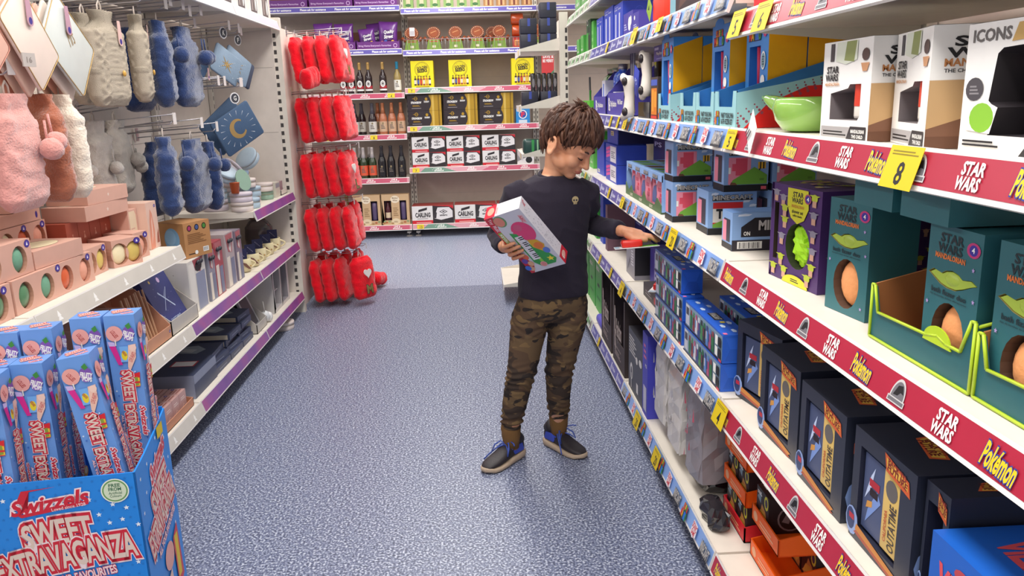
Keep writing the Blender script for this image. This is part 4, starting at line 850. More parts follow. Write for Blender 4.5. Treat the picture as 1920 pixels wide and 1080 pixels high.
for k, (y, x, lab) in enumerate(((2.6, .65, 'black film-wrapped pack farthest along the bottom shelf'), (2.30, .655, 'black film-wrapped pack under the red-marked bag'), (2.06, .614, 'black film-wrapped pack nearest, beside the red carton'))):
    T(wrapped(k, .2 if k == 1 else .15, .06 if k == 2 else .12).obj('wrapped_pack', None, (x, y, zA + .0008), -90), lab, 'pack', 'black wrapped packs')
# orange trays with black picture boxes
ORA = m('#FF640C', .45)
def otray(a, w=.19, d=.26):
    g = sloped_tray(w, d, .045, .075, a); f = Fr(g, (-w / 2, 0, 0), (1, 0, 0), (0, 0, 1), w, .045); f.oval(.16, .5, .08, .3, m('#F2B48A'), 12); f.lines(.32, .3, .5, .4, m('#F2B48A'), 2)
    return g
def f_jur(f):
    f.rect(0, 0, 1, 1, m('#2A2224')); f.poly([(.05, .1), (.3, .3), (.45, .62), (.75, .5), (.95, .2), (.9, .05)], m('#C08A4A')); f.poly([(.1, .1), (.4, .2), (.7, .1), (.9, .3), (.6, .45), (.3, .4)], m('#D8B04A')); f.oval(.8, .78, .17, .2, m('#C9C23A'), 9); f.oval(.8, .78, .1, .12, m('#3A2A4A'), 10); f.poly([(.06, .7), (.4, .95), (.36, .6)], m('#7A90A0')); f.lines(.08, .82, .36, .1, WHITE, 2)
def f_jurside(f):
    c = m('#8A7A7E'); f.oval(.5, .42, .3, .3 * f.w / f.h, c, 18); f.oval(.5, .42, .26, .26 * f.w / f.h, m('#221A1E'), 18); f.poly([(.3, .34), (.4, .56), (.58, .62), (.72, .5), (.6, .46), (.62, .36), (.5, .42), (.46, .28)], c)
def jur():
    return carton(.085, .115, .098, m('#221A1E'), front=f_jur, right=f_jurside, top=lambda f: (f.oval(.5, .65, .22, .2, m('#7A6A6E'), 14), f.oval(.5, .65, .17, .15, m('#221A1E'), 14), f.lines(.12, .1, .3, .2, WHITE, 2)))
TX = .70
def ptray(y, z, lab, a, x=TX, src={}):
    if a not in src: src[a] = T(otray(a).obj('display_tray', None, (x, y, z), -90), lab, 'tray', 'orange and red trays'); return
    dup(src[a], (x, y, z), -90, lab)
jsrc = []
def pj(y, z, lab, x):
    if not jsrc: jsrc.append(T(jur().obj('picture_box', None, (x, y, z), -90), lab, 'box', 'small black picture boxes')); return
    dup(jsrc[0], (x, y, z), -90, lab)
REDT = m('#DA2430', .45)
cols = [(1.955, [(.1545, REDT), (.2435, ORA), (.3325, ORA)], 'far'), (1.715, [(.1545, ORA), (.2435, ORA)], 'near')]
b0 = zA + .001
ptray(2.03, b0, 'red tray at the bottom of the far stack of trays', REDT, x=.69); pj(2.0755, b0 + .004, 'dark picture box in the red tray', .70); pj(1.9845, b0 + .004, 'dark picture box beside it in the red tray', .70)
ptray(2.03, b0 + .105, 'orange tray in the middle of the far stack', ORA, x=.69); pj(2.0755, b0 + .109, 'left small black picture box in the far middle orange tray', .70); pj(1.9845, b0 + .109, 'right small black picture box in the far middle orange tray', .70)
ptray(2.03, b0 + .21, 'orange tray at the top of the far stack', ORA, x=.69); pj(2.0755, b0 + .214, 'left small black picture box in the far top orange tray', .70); pj(1.9845, b0 + .214, 'right small black picture box in the far top orange tray', .70)
ptray(1.79, b0 + .0, 'empty orange tray at the bottom of the near stack', ORA, x=.69); pj(1.8355, b0 + .004, 'left small black picture box in the near bottom orange tray', .79); pj(1.7445, b0 + .004, 'right small black picture box in the near bottom orange tray', .79)
ptray(1.79, b0 + .105, 'orange tray carrying two black boxes in the near stack', ORA, x=.69); pj(1.8355, b0 + .109, 'front small black picture box in the near upper orange tray', .70); pj(1.8355, b0 + .109, 'rear small black picture box in the near upper orange tray', .82)
# ------------------------------------------------------------------ goods on the left-hand shelves
from mathutils import noise as NZ
def onL(g, name, y, z, label, cat, group=None, x=-1.25, turn=0, parts=()):
    o = g.obj(name, None, (x, y, z + .0008), 90 + turn); T(o, label, cat, group)
    for nm, pg, lab in parts:
        q = pg.obj(nm, o)
        if lab: q['label'] = lab
    return o
BLUSH = m('#D3A594', .55); PLUM = m('#3D2C86', .5)
def badge(f, x, y, r):
    a = f.w / f.h; f.oval(x, y, r, r * .8 * a, PLUM, 12); f.oval(x, y, r * .68, r * .5 * a, m('#5A4AA8'), 10); f.poly([(x - r * .3, y - r * .3 * a), (x + r * .3, y - r * .3 * a), (x, y + r * .4 * a)], WHITE)
BOMBC = dict(g=m('#6FA287', .8, bump=.35, bs=60), d=m('#5E8A66', .3), o=m('#D8653E', .35), p=m('#E6A38C', .8, bump=.35, bs=60), c=m('#EADDB8', .8, bump=.3, bs=60), y=m('#D8BE6A', .4))
def bombbox(cols, w=None, d=.17, h=.096, lab=None, top=False):
    n = len(cols); w = w or .112 * n; g = G(); g.box(-w / 2, 0, 0, w / 2, d, h, BLUSH, skip='f'); p = panels(g, w, d, h); f = p['front']; parts = []
    for i, c in enumerate(cols):
        cx = (i + .5) / n; rx = .036 / w; hole(f, ovalpts(cx, .47, rx, .4), BLUSH, .04, m('#B98873'), m('#7A5A4C'), cell=(i / n, 0, (i + 1) / n, 1))
        b = G(); b.ball((-w / 2 + cx * w, .0185, h * .47), (.0352, .0178, h * .395), BOMBC[c], 18); parts.append(('bath_bomb', b, dict(g='green bath bomb', d='dark green soap', o='orange soap', p='pink bath bomb', c='cream bath bomb', y='golden soap')[c]))
    f.k = .0006; badge(f, min(.93, 1 - .016 / w), .86, .014 / w)
    if n > 2: badge(f, .52, .88, .014 / w)
    return g, parts
def pb(cols, y, z, lab, x=-1.272, turn=0, w=None, **k):
    g, ps = bombbox(cols, w, **k); return onL(g, 'bath_bomb_box', y, z, lab, 'box', 'peach bath bomb boxes', x, turn, ps)
pb('dgop', 2.378, y1, 'long peach box with green, orange and pink ovals at the shelf lip', w=.456)
pb('gdgd', 1.915, y1, 'peach box with green ovals nearest the camera on the lower row', w=.446)
pb('cy', 2.69, y1, 'peach box with cream and golden ovals beside the long four-oval box', x=-1.30, w=.148)
pb('cy', 2.842, y1, 'peach box with pale ovals turned towards the camera', x=-1.262, turn=-28, w=.12, d=.12)
pb('p', 2.99, y1, 'small peach box with one pink oval at the shelf corner', x=-1.272, turn=-12, w=.088, d=.12)
pb('dg', 2.165, y1 + .0975, 'peach box with green ovals stacked on the lower row', x=-1.285, w=.25)
g = carton(.25, .15, .052, BLUSH, top=lambda f: (f.oval(.5, .5, .36, .36, m('#8A6452'), 20), f.oval(.52, .48, .33, .32, m('#E9DCB6'), 20)))
onL(g, 'bath_bomb_box', 2.425, y1 + .0975, 'flat peach box lying face up with a cream oval', 'box', 'peach bath bomb boxes', x=-1.278, turn=-4)
pb('oc', 2.245, y1 + .0975, 'peach box with a cream oval in the second row back', x=-1.452, w=.22)
pb('cop', 2.565, y1 + .0975, 'peach box with orange and pink ovals in the second row back', x=-1.455, w=.27)
onL(carton(.3, .17, .096, BLUSH), 'bath_bomb_box', 2.25, y1, 'plain peach box under the second row, far left', 'box', 'peach bath bomb boxes', x=-1.452)
onL(carton(.3, .1, .096, BLUSH), 'bath_bomb_box', 2.556, y1, 'plain peach box under the orange and pink one', 'box', 'peach bath bomb boxes', x=-1.475)
for k, (yy, zz, ww) in enumerate(((2.12, .1955, .34), (2.52, .1955, .34), (2.25, .235, .3))):
    onL(carton(ww, .14, .038, BLUSH, front=lambda f: badge(f, .95, .5, .02) if False else f.oval(.93, .5, .02, .3, PLUM, 12)), 'soap_box', yy, y1 + zz, ['left', 'right', 'upper'][k] + ' of three thin peach boxes lying on the second row', 'box', 'thin peach boxes', x=-1.46)
for k in range(2): onL(carton(.15, .14, .05, BLUSH), 'soap_box', 2.64 + k * .03, y1 + .0975 * 0 + k * .051, ['lower', 'upper'][k] + ' small peach box lying behind the golden oval box', 'box', 'thin peach boxes', x=-1.475 if False else -1.455) if False else None
RUST = m('#A8503C', .5)
a = None
for k in range(4):
    if a is None: a = onL(carton(.08, .1, .17, RUST, front=lambda f: (f.oval(.5, .3, .28, .2, m('#C48A74'), 14, 0, 180), f.star(.5, .74, .07, m('#D8A08A')), f.poly([(.4, .62), (.6, .62), (.5, .72)], m('#D8A08A')))), 'candle_box', 2.758, y1, 'rust-red candle box farthest left of four', 'box', 'rust-red candle boxes', x=-1.40)
    else: dup(a, (-1.40, 2.758 + k * .0825, y1 + .0008), 90, ['', 'rust-red candle box second from the left of four', 'rust-red candle box third from the left of four', 'rust-red candle box next to the cream rounded box'][k])
g = carton(.082, .13, .169, BLUSH, front=lambda f: (f.poly([(.1, .06), (.7, .06), (.84, .16), (.84, .86), (.7, .96), (.1, .96)], m('#E2CDB0')), f.lines(.2, .55, .4, .06, BLUSH, 1)))
onL(g, 'diffuser_box', 3.094, y1, 'cream and peach box with a rounded panel beside the feather box', 'box', x=-1.335)
g = carton(.1, .12, .185, m('#E0BBAA'), front=lambda f: (f.poly([(.05, .0), (.5, .02), (.6, .4), (.5, .75), (.36, .85), (.2, .6), (.1, .3)], m('#D98E74')), f.poly([(.2, .1), (.4, .3), (.45, .7), (.36, .6), (.3, .3)], m('#EBC6B6')), f.poly([(.7, .1), (.95, .1), (.95, .4), (.8, .3)], m('#A05A44')), badge(f, .82, .9, .08)))
onL(g, 'diffuser_box', 3.188, y1, 'tall peach box with a feather picture at the shelf corner', 'box', x=-1.30)
for k, (yy, zz, ww, lab) in enumerate(((2.62, .2355, .2, 'dull peach box lying left of the two stacked lids'), (2.90, .1715, .3, 'lower of two flat peach boxes stacked above the candles'), (2.92, .2225, .26, 'upper of two flat peach boxes stacked above the candles'))):
    onL(carton(ww, .15, .05, BLUSH, front=lambda f: f.star(.5, .5, .03, m('#E6CFC2')), top=lambda f: f.oval(.4, .6, .3, .3, m('#E2D2BC'), 18)), 'gift_box', yy, y1 + zz, lab, 'box', 'flat peach gift boxes', x=-1.335 if k else -1.46, turn=-3 * k)

# --- hanging goods
FUR = {}
def fur(h, d):
    k = 'fur' + h
    if k in FUR: return FUR[k]
    a = m(h, .95, bump=1.0, bs=170, vary=.22, vs=45, spec=.1, sheen=.6); FUR[k] = a; return a
def hwb(w, h, t, a, amp=.006, seed=0, neck=True, nx=30, nz=40, freq=26, ribs=False):
    """soft bottle cover hanging from z=0 downwards, front towards -y"""
    g = G(); rings = []
    for i in range(nz + 1):
        u = i / nz; z = -h * (1 - u)
        def sm(e0, e1, x): x = max(0, min(1, (x - e0) / (e1 - e0))); return x * x * (3 - 2 * x)
        if neck:
            nk = .56 if ribs else .34; q = .80 + .2 * sm(0, .12, u) - nk * sm(.76, .90, u) + (.12 if ribs else -.06) * sm(.9, 1.0, u); tt = .55 + .45 * sm(0, .12, u) - .42 * sm(.74, .88, u) + .06 * sm(.9, 1, u)
        else:
            q = .80 + .2 * sm(0, .12, u) - .30 * sm(.84, 1.0, u); tt = .6 + .4 * sm(0, .1, u) - .45 * sm(.86, 1, u)
        if i == 0: q *= .86; tt *= .5
        ring = []
        for j in range(nx):
            th = 2 * math.pi * j / nx; c, s = math.cos(th), math.sin(th)
            x = w / 2 * q * math.copysign(abs(c) ** .7, c); y = t / 2 * tt * math.copysign(abs(s) ** .8, s)
            if ribs:
                if u > .8: d = .0035 * math.cos(j * 2 * math.pi / nx * nx / 2)
                elif .34 < u < .40: d = .003 + .002 * math.cos(j * math.pi)
                else:
                    d = 0; X = x / (w / 2) * 3
                    for cx in (-2, 0, 2):
                        for sg in (-1, 1): d = max(d, .0075 * (1 - min(1, abs(X - cx - sg * .42 * math.sin(u * 26)) / .30)))
                    for cx in (-1, 1): d = max(d, .0045 * (1 - min(1, abs(X - cx) / .2)) * (.6 + .4 * math.cos(u * 150)))
            else:
                d = amp * (NZ.noise(V((x * freq + seed * 7, y * freq, z * freq))) + .7 * NZ.noise(V((x * freq * 3, y * freq * 3 + seed, z * freq * 3))))
            r = V((c * .6, s, 0)).normalized(); ring.append((x + r.x * d, y + r.y * d, z + d * .3))
        rings.append(ring)
    g.loft(rings, a)
    return g
def pompom(a, r=.03, seed=0):
    g = G(); n, k = 18, 12; vs = []
    for i in range(k + 1):
        for j in range(n):
            t = math.pi * i / k; q = 2 * math.pi * j / n; p = V((math.sin(t) * math.cos(q), math.sin(t) * math.sin(q), math.cos(t))); rr = r * (1 + .16 * NZ.noise(p * 5 + V((seed, 0, 0)))); vs.append(p * rr)
    g.mesh(vs, [(i * n + j, i * n + (j + 1) % n, (i + 1) * n + (j + 1) % n, (i + 1) * n + j) for i in range(k) for j in range(n)], a, True)
    return g
def hook(x0, x1, y, z, lab, tick=True, rise=.02, group='chrome display hooks', flat=False):
    """wall hook from back x0 out to x1 along x"""
    r = root('display_hook', (x0, y, z)); T(r, lab, 'hook', group); L = x1 - x0; sg = 1 if L > 0 else -1
    g = G(); g.tube([(0, 0, 0), (L * .96, 0, rise), (L, 0, rise + .012)], .0028, STEEL, 6); g.tube([(0, 0, .03 if not flat else .012), (L * 1.02, 0, rise + (.04 if not flat else .016))], .0022, STEEL, 6); g.obj('rods', r)
    g = G(); g.box(-.004 if sg > 0 else 0, -.014, -.016, 0 if sg > 0 else .004, .014, .045, STEEL); g.obj('back_plate', r)
    if tick:
        g = G(); g.box(L * 1.02 - .001, -.017, rise - (.002 if not flat else .02), L * 1.02 + .001, .017, rise + (.046 if not flat else .02), m('#D8D2D0', .4)); g.obj('ticket_holder', r)['label'] = 'pale ticket holder'
    return r
def tag_part(o, a, x, z, y, w=.022, h=.07, rot=8):
    g = G(); n = 10; pts = [(x + w / 2 * math.cos(R(180 + 180 * i / n)), z - h * .7 + w / 2 * math.sin(R(180 + 180 * i / n))) for i in range(n + 1)] + [(x + w * .3, z), (x - w * .3, z)]
    g.prism(pts, y - .001, y + .001, a); f = Fr(g, (x - w / 2, y - .001, z - h), (1, 0, 0), (0, 0, 1), w, h); f.oval(.5, .3, .3, .1, PLUM, 10)
    g.obj('swing_tag', o)
def pom_parts(o, a, pts, y):
    for k, (x, z, r) in enumerate(pts):
        q = pompom(a, r, k).obj('pompom', o, (x, y, z)); c = G(); c.tube([(0, .01, r * .8), (-.01 * (k - .5), .012, r + .05)], .0035, a, 6); c.obj('cord', q)
def hang(o): 
    g = G(); g.tube([(-.012, 0, -.012), (-.012, 0, .02), (0, 0, .034), (.012, 0, .02), (.012, 0, -.012)], .003, m('#C9BDB4', .6), 6); g.obj('hanging_loop', o); return o
XB = -1.66
PINKF, BROWNF, CREAMF, MAUVEF = fur('#D99A92', 0), fur('#A8654C', 0), fur('#E9DCCB', 0), fur('#A87886', 0)
o = hang(onL(hwb(.205, .32, .08, PINKF, .009, 1), 'hot_water_bottle', 2.30, 1.415, 'fluffy blush-pink hot water bottle with two pompoms', 'hot water bottle', 'fluffy hot water bottles', x=-1.285))
pom_parts(o, PINKF, ((.055, -.155, .031), (.088, -.135, .028)), -.07)
o = hang(onL(hwb(.18, .32, .075, BROWNF, .009, 2), 'hot_water_bottle', 2.497, 1.415, 'teddy-brown hot water bottle hanging edge-on beside the pink one', 'hot water bottle', 'fluffy hot water bottles', x=-1.31, turn=68))
o = hang(onL(hwb(.19, .32, .075, CREAMF, .009, 3), 'hot_water_bottle', 2.612, 1.415, 'cream sherpa hot water bottle hanging beside the brown one', 'hot water bottle', 'fluffy hot water bottles', x=-1.31, turn=62))
o = hang(onL(hwb(.2, .33, .085, MAUVEF, .011, 4), 'hot_water_bottle', 2.07, 1.40, 'mauve fluffy hot water bottle cut by the left edge', 'hot water bottle', 'fluffy hot water bottles', x=-1.33, turn=10))
for k, y in enumerate((2.07, 2.30, 2.497, 2.612)): hook(XB, -1.27, y, 1.447, ORD[k] + ' chrome hook from the left carrying fluffy bottles', tick=k == 1)
GREYF = fur('#CFC6BC', 0)
for k, (y, x, tn) in enumerate(((3.08, -1.53, 6), (3.285, -1.52, -4), (3.475, -1.52, 4))):
    o = hang(onL(hwb(.175, .31, .075, GREYF, .010, 5 + k), 'hot_water_bottle', y, 1.33 - .003 * k, ['leftmost', 'middle', 'rightmost'][k] + ' of three silver-grey fluffy hot water bottles', 'hot water bottle', 'fluffy hot water bottles', x=x, turn=tn))
    pom_parts(o, fur('#C9C2BB', 0), ((.045, -.17, .03), (.075, -.2, .028)) if k == 2 else ((.02, -.19, .026),), -.06); hook(XB, x + .03, y, 1.361 - .003 * k, ['left', 'middle', 'right'][k] + ' chrome hook above the silver-grey bottles', tick=k > 0)
KNIT = m('#B7AB9A', .95, bump=.8, bs=420, vary=.12, vs=60, spec=.1)
for k, (y, x, z, tn) in enumerate(((2.965, -1.295, 1.70, -2), (3.274, -1.30, 1.715, 22), (3.13, -1.43, 1.71, 0))):
    o = hang(onL(hwb(.235, .325, .07, KNIT, ribs=True, nx=72, nz=90), 'hot_water_bottle', y, z, ['oatmeal cable-knit hot water bottle, left of the front pair', 'oatmeal cable-knit hot water bottle next to the navy fluffy ones', 'oatmeal cable-knit hot water bottle hanging behind the front pair'][k], 'hot water bottle', 'knitted hot water bottles', x=x, turn=tn))
    if k < 2:
        tag_part(o, m('#D8B4AC', .5), .045, -.03, -.04, .03, .1); g = G(); g.ball((.03, -.045, -.21), (.011, .005, .011), m('#D2A24A', .4), 12); g.obj('button', o)['label'] = 'amber button'
    hook(XB, x + .04, y, z + .032, ['left', 'right', 'rear'][k] + ' chrome hook holding a cable-knit bottle', tick=False)
for k, (y, x) in enumerate(((2.9, -1.42), (3.08, -1.42))):
    o = hang(onL(hwb(.165, .27, .07, CREAMF, .009, 11 + k), 'hot_water_bottle', y, 1.64, ['left', 'right'][k] + ' cream sherpa bottle hidden behind the cable-knit ones', 'hot water bottle', 'fluffy hot water bottles', x=x - .11)); hook(XB, x - .08, y, 1.672, ['left', 'right'][k] + ' chrome hook behind the cable-knit bottles', tick=False)
NAVF = fur('#2C3F6C', 0)
for k, (y, x, z, tn, w) in enumerate(((3.515, -1.31, 1.715, 22, .2), (3.80, -1.31, 1.715, 4, .29), (3.62, -1.46, 1.70, 0, .24))):
    o = hang(onL(hwb(w, .345, .095, NAVF, .011, 20 + k), 'hot_water_bottle', y, z, ['navy fluffy hot water bottle on the upper hooks beside the cable-knit', 'broad navy fluffy hot water bottle on the upper hooks, rightmost', 'navy fluffy hot water bottle behind the upper pair'][k], 'hot water bottle', 'navy fluffy hot water bottles', x=x, turn=tn))
    if k < 2: pom_parts(o, NAVF, ((.03, -.13, .034), (.085, -.125, .032)) if k else ((.02, -.13, .034),), -.085)
    if k == 1: tag_part(o, m('#C9A4A8', .5), .11, -.17, -.07, .03, .06)
    hook(XB, x + .04, y, z + .032, ['left', 'right', 'rear'][k] + ' upper chrome hook for the navy bottles', tick=True)
for k, (y, x, z, tn, w) in enumerate(((3.455, -1.32, 1.25, 18, .2), (3.755, -1.31, 1.225, 4, .28), (4.03, -1.33, 1.20, 30, .18), (3.73, -1.47, 1.22, 0, .24))):
    o = hang(onL(hwb(w, .33, .092, NAVF, .011, 30 + k), 'hot_water_bottle', y, z, ['navy fluffy hot water bottle on the lower hooks beside the silver-grey ones', 'broad navy fluffy hot water bottle in the middle of the lower hooks', 'navy fluffy hot water bottle at the right end of the lower hooks', 'navy fluffy hot water bottle behind the lower three'][k], 'hot water bottle', 'navy fluffy hot water bottles', x=x, turn=tn))
    if k in (0, 1, 2): pom_parts(o, NAVF, ((.045, -.12, .033),), -.082)
    hook(XB, x + .05, y, z + .032, ['left', 'middle', 'right', 'rear'][k] + ' lower chrome hook for the navy bottles', tick=k != 3)
# slim pouches hung by a corner
def pouch(w, h, a, ang, trim=None, t=.012, deco=None):
    g = G(); c, s = math.cos(R(ang)), math.sin(R(ang)); rot = Matrix.Rotation(R(-ang), 4, 'Y')
    n = 5; r = .012; pts = []
    for cx, cz, a0 in ((w / 2 - r, h / 2 - r, 0), (-w / 2 + r, h / 2 - r, 90), (-w / 2 + r, -h / 2 + r, 180), (w / 2 - r, -h / 2 + r, 270)):
        pts += [(cx + r * math.cos(R(a0 + 90 * i / n)), cz + r * math.sin(R(a0 + 90 * i / n))) for i in range(n + 1)]
    rings = [[(x * q, y, z * q) for x, z in pts] for q, y in ((.96, -t / 2), (1, -t / 4), (1, t / 4), (.96, t / 2))]
    g.loft(rings, a, True, True, T=rot)
    if trim: g.tube([rot @ V((x * .99, -t / 2 - .0005, z * .99)) for x, z in pts + pts[:1]], .0013, trim, 4)
    f = Fr(g, rot @ V((-w / 2, -t / 2, -h / 2)), rot @ V((1, 0, 0)), rot @ V((0, 0, 1)), w, h); f.k = .0008
    if deco: deco(f)
    return g
GOLDT = m('#C8A468', .35, .6)
PCOL = [m('#E6B7A4', .5), m('#EAD8CC', .5), m('#CFD4D0', .45)]
def script(f): f.text('Mrs', .55, .42, .2, .2, GOLDT, .0, rot=-30)
for k, (y, z, w, h, ang, x, lab) in enumerate(((2.10, 1.575, .15, .25, 40, -1.225, 'peach satin pouch hung by its corner at the left edge'), (2.365, 1.565, .16, .25, 40, -1.235, 'cream satin pouch hung by its corner, middle of three'), (2.60, 1.56, .19, .26, 52, -1.245, 'pale grey satin pouch with gold trim, rightmost of three'))):
    o = onL(pouch(w, h, PCOL[k], ang, GOLDT if k else m('#C98A78'), deco=script if k == 2 else None), 'satin_pouch', y, z, lab, 'pouch', 'satin pouches', x=x); tag_part(o, m('#B98FA0', .5), .0, .115, -.012, .03, .1)
    hook(XB, x - .02, y - .045, z + .155, ['left', 'middle', 'right'][k] + ' chrome hook above the satin pouches', tick=False)
    for j in range(3): onL(pouch(w * .98, h * .98, [m('#D9A08C', .5), m('#DDB9A6', .5), m('#E5D3C6', .5)][(j + k) % 3], ang), 'satin_pouch', y - .01 + .012 * j, z - .02 - .006 * j, 'satin pouch ' + ['first', 'second', 'third'][j] + ' behind the ' + ['peach', 'cream', 'pale grey'][k] + ' front one', 'pouch', 'satin pouches', x=x - .03 - .03 * j)
q = G(); q.box(-.024, -.002, -.016, .024, .002, .02, m('#B9B0AA', .3)); f = Fr(q, (-.024, -.002, -.016), (1, 0, 0), (0, 0, 1), .048, .036); f.text('16', .3, .3, .4, .4, m('#8A807A')); T(q.obj('ticket_holder', None, (-1.2, 2.28, 1.50), 80), 'small grey ticket clipped in front of the cream pouch', 'ticket')
SLB = m('#7F93A8', .7, bump=.4); DKB = m('#3F5878', .7, bump=.4)
def gstar(f):
    for i in range(8): t = R(45 * i); f.poly([(.5 + .03 * math.cos(t + 1.3), .5 + .03 * math.sin(t + 1.3)), (.5 + (.3 if i % 2 else .2) * math.cos(t), .5 + (.3 if i % 2 else .2) * math.sin(t)), (.5 + .03 * math.cos(t - 1.3), .5 + .03 * math.sin(t - 1.3))], GOLDT)
    for i in range(10): f.oval(.2 + .6 * ((i * 37) % 10) / 10, .2 + .6 * ((i * 53) % 10) / 10, .012, .012, m('#E6EEF4'), 6)
def gmoon(f):
    pts = [(.5 + .2 * math.cos(R(40 + 280 * i / 16)), .5 + .26 * math.sin(R(40 + 280 * i / 16))) for i in range(17)] + [(.54 + .13 * math.cos(R(320 - 280 * i / 16)), .5 + .18 * math.sin(R(320 - 280 * i / 16))) for i in range(17)]
    for i in range(16): f.poly([pts[i], pts[i + 1], pts[32 - i], pts[33 - i]], GOLDT); f.k -= DK_
    for i in range(16): t = R(22.5 * i); f.poly([(.5 + .3 * math.cos(t), .5 + .34 * math.sin(t)), (.5 + .42 * math.cos(t + .03), .5 + .46 * math.sin(t + .03)), (.5 + .42 * math.cos(t), .5 + .46 * math.sin(t))], m('#D8DCE2'))
for k, (y, z, col, d, ang, lab, x) in enumerate(((4.20, 1.575, DKB, None, 50, 'plain slate pouch leaning at the left of the starry pouches', -1.42), (4.38, 1.58, SLB, gstar, 62, 'grey-blue pouch with a gold star, left one', -1.30), (4.57, 1.58, SLB, gstar, 60, 'grey-blue pouch with a gold star, right one', -1.30), (4.74, 1.57, m('#3A4358', .7), None, 62, 'dark navy pouch at the right of the starry pouches', -1.33), (4.50, 1.262, DKB, None, 38, 'dusty blue pouch behind the gold moon pouch', -1.37), (4.43, 1.25, DKB, gmoon, 28, 'dusty blue pouch with a gold moon', -1.29))):
    o = onL(pouch(.15 if k < 4 else .26, .2, col, ang, deco=d), 'velvet_pouch', y, z, lab, 'pouch', 'blue velvet pouches', x=x, turn=-42 if k > 3 else -24)
    if k in (1, 3, 5):
        g = G(); zz = .16; n = 14; g.prism([(.028 * math.cos(2 * math.pi * i / n), zz + .03 * math.sin(2 * math.pi * i / n)) for i in range(n)], -.004, .0, m('#E9E6E8')); g.prism([(.022 * math.cos(2 * math.pi * i / n), zz + .024 * math.sin(2 * math.pi * i / n)) for i in range(n)], -.006, -.004, m('#3A3A44')); f = Fr(g, (-.022, -.006, zz - .024), (1, 0, 0), (0, 0, 1), .044, .048); f.text('KFGB'[k // 2], .32, .25, .36, .5, WHITE, .02); q = g.obj('letter_tag', o); q['label'] = 'round tag with a letter'
    hook(XB, x + .03, [4.22, 4.375, 4.55, 4.70, 4.52, 4.44][k], min(z + .2, 1.735), ORD[k] + ' chrome hook for the blue velvet pouches', tick=True)
for k, y in enumerate((4.1, 4.2, 4.5)): hook(XB, -1.27, y, 1.452, ['first', 'second', 'third'][k] + ' bare chrome hook under the starry pouches', tick=True)
for k, y in enumerate((3.30, 3.57, 3.72, 3.95)): hook(XB, -1.27, y, 1.765, ORD[k] + ' bare chrome hook under the top left shelf', tick=True)
# photo frames on the very top shelf
for k, y in enumerate((4.3, 4.55, 4.8, 5.05)):
    onL(carton(.18, .06, .22, m('#E6E2E0', .4), front=lambda f: (f.rect(.16, .0, .7, .9, m('#5A4C50')), f.rect(.3, .1, .08, .7, m('#C9B8B0')), f.rect(.52, .1, .06, .7, m('#A09088')), f.oval(.72, .3, .08, .2, WHITE, 10))), 'gift_set_box', y, 1.87, ORD[k] + ' white-sided dark gift set on the top left shelf', 'box', 'dark gift sets on the top left shelf', x=-1.235)

# --- round tins and trinkets on the far shelf
YS = .8128
def tin(r, h, a, lid=None):
    g = G(); g.lathe([(r * .97, 0), (r, .003), (r, h * .62)], a, 28); l = G(); l.lathe([(r * 1.03, h * .62), (r * 1.03, h * .95), (r * .98, h), (r * .3, h + .001)], lid or a, 28); l.lathe([(r * 1.035, h * .6), (r * 1.035, h * .64)], m('#B9A98E', .4), 28, cap=False)
    return g, l
LIL, PBL, PGR, PPK = m('#CFC4CE', .45), m('#A9BCCB', .45), m('#8DAA98', .45), m('#D8CBC6', .45)
TINS = [(4.36, -1.29, 0, .058, .05, PPK, 'pinkish round tin at the bottom left of the tin pile'), (4.36, -1.29, .0515, .058, .05, LIL, 'lilac round tin stacked second on the left pile'), (4.49, -1.285, 0, .056, .055, PBL, 'pale blue round tin standing alone at the front'), (4.64, -1.32, 0, .056, .05, PPK, 'pinkish round tin under the wide blue one'), (4.62, -1.32, .0515, .066, .055, PBL, 'wide pale blue round tin in the middle of the pile'), (4.56, -1.33, .108, .068, .05, PPK, 'wide pinkish round tin topmost of the middle pile'), (4.90, -1.30, 0.0, .045, .05, PGR, 'small green round tin at the front right'), (4.88, -1.30, .0515, .05, .05, PPK, 'pinkish round tin on the small green one'), (4.42, -1.45, 0, .065, .06, LIL, 'lilac tin low behind the left pile'), (4.42, -1.45, .0615, .065, .055, PBL, 'blue tin second behind the left pile'), (5.05, -1.50, 0, .07, .055, LIL, 'lilac wide tin bottom of the back right pile'), (5.05, -1.50, .0565, .07, .055, LIL, 'lilac wide tin middle of the back right pile'), (5.05, -1.50, .113, .07, .055, PPK, 'pale wide tin top of the back right pile'), (4.82, -1.47, 0, .06, .06, PBL, 'blue tin behind the green one'), (4.82, -1.47, .0615, .055, .05, LIL, 'lilac tin on the blue one behind the green tin')]
for (y, x, z, r, h, a, lab) in TINS:
    g, l = tin(r, h, a, PPK if a is PPK else None); onL(g, 'round_tin', y, YS + z, lab, 'tin', 'round trinket tins', x=x, parts=[('lid', l, None)])
for k, (y, x, z, rt, a, lab) in enumerate(((4.42, -1.40, .185, (38, 0, 70), PBL, 'pale blue tin tilted on its edge over the left pile'), (4.80, -1.47, .175, (0, 52, 40), LIL, 'lilac tin tilted on its edge at the back'), (5.0, -1.40, .225, (0, -50, 60), PBL, 'pale blue tin tilted on its edge against the back pile'))):
    g, l = tin(.07, .05, a); o = g.obj('round_tin', None, (x, y, YS + z), rot=tuple(R(q) for q in rt)); T(o, lab, 'tin', 'round trinket tins'); l.obj('lid', o)
g = G(); g.lathe([(.02, 0), (.026, .055), (.028, .056)], m('#D8622E', .5), 16); onL(g, 'tealight_pot', 4.30, YS + .1035, 'small orange pot on the left pile of tins', 'pot', x=-1.30)
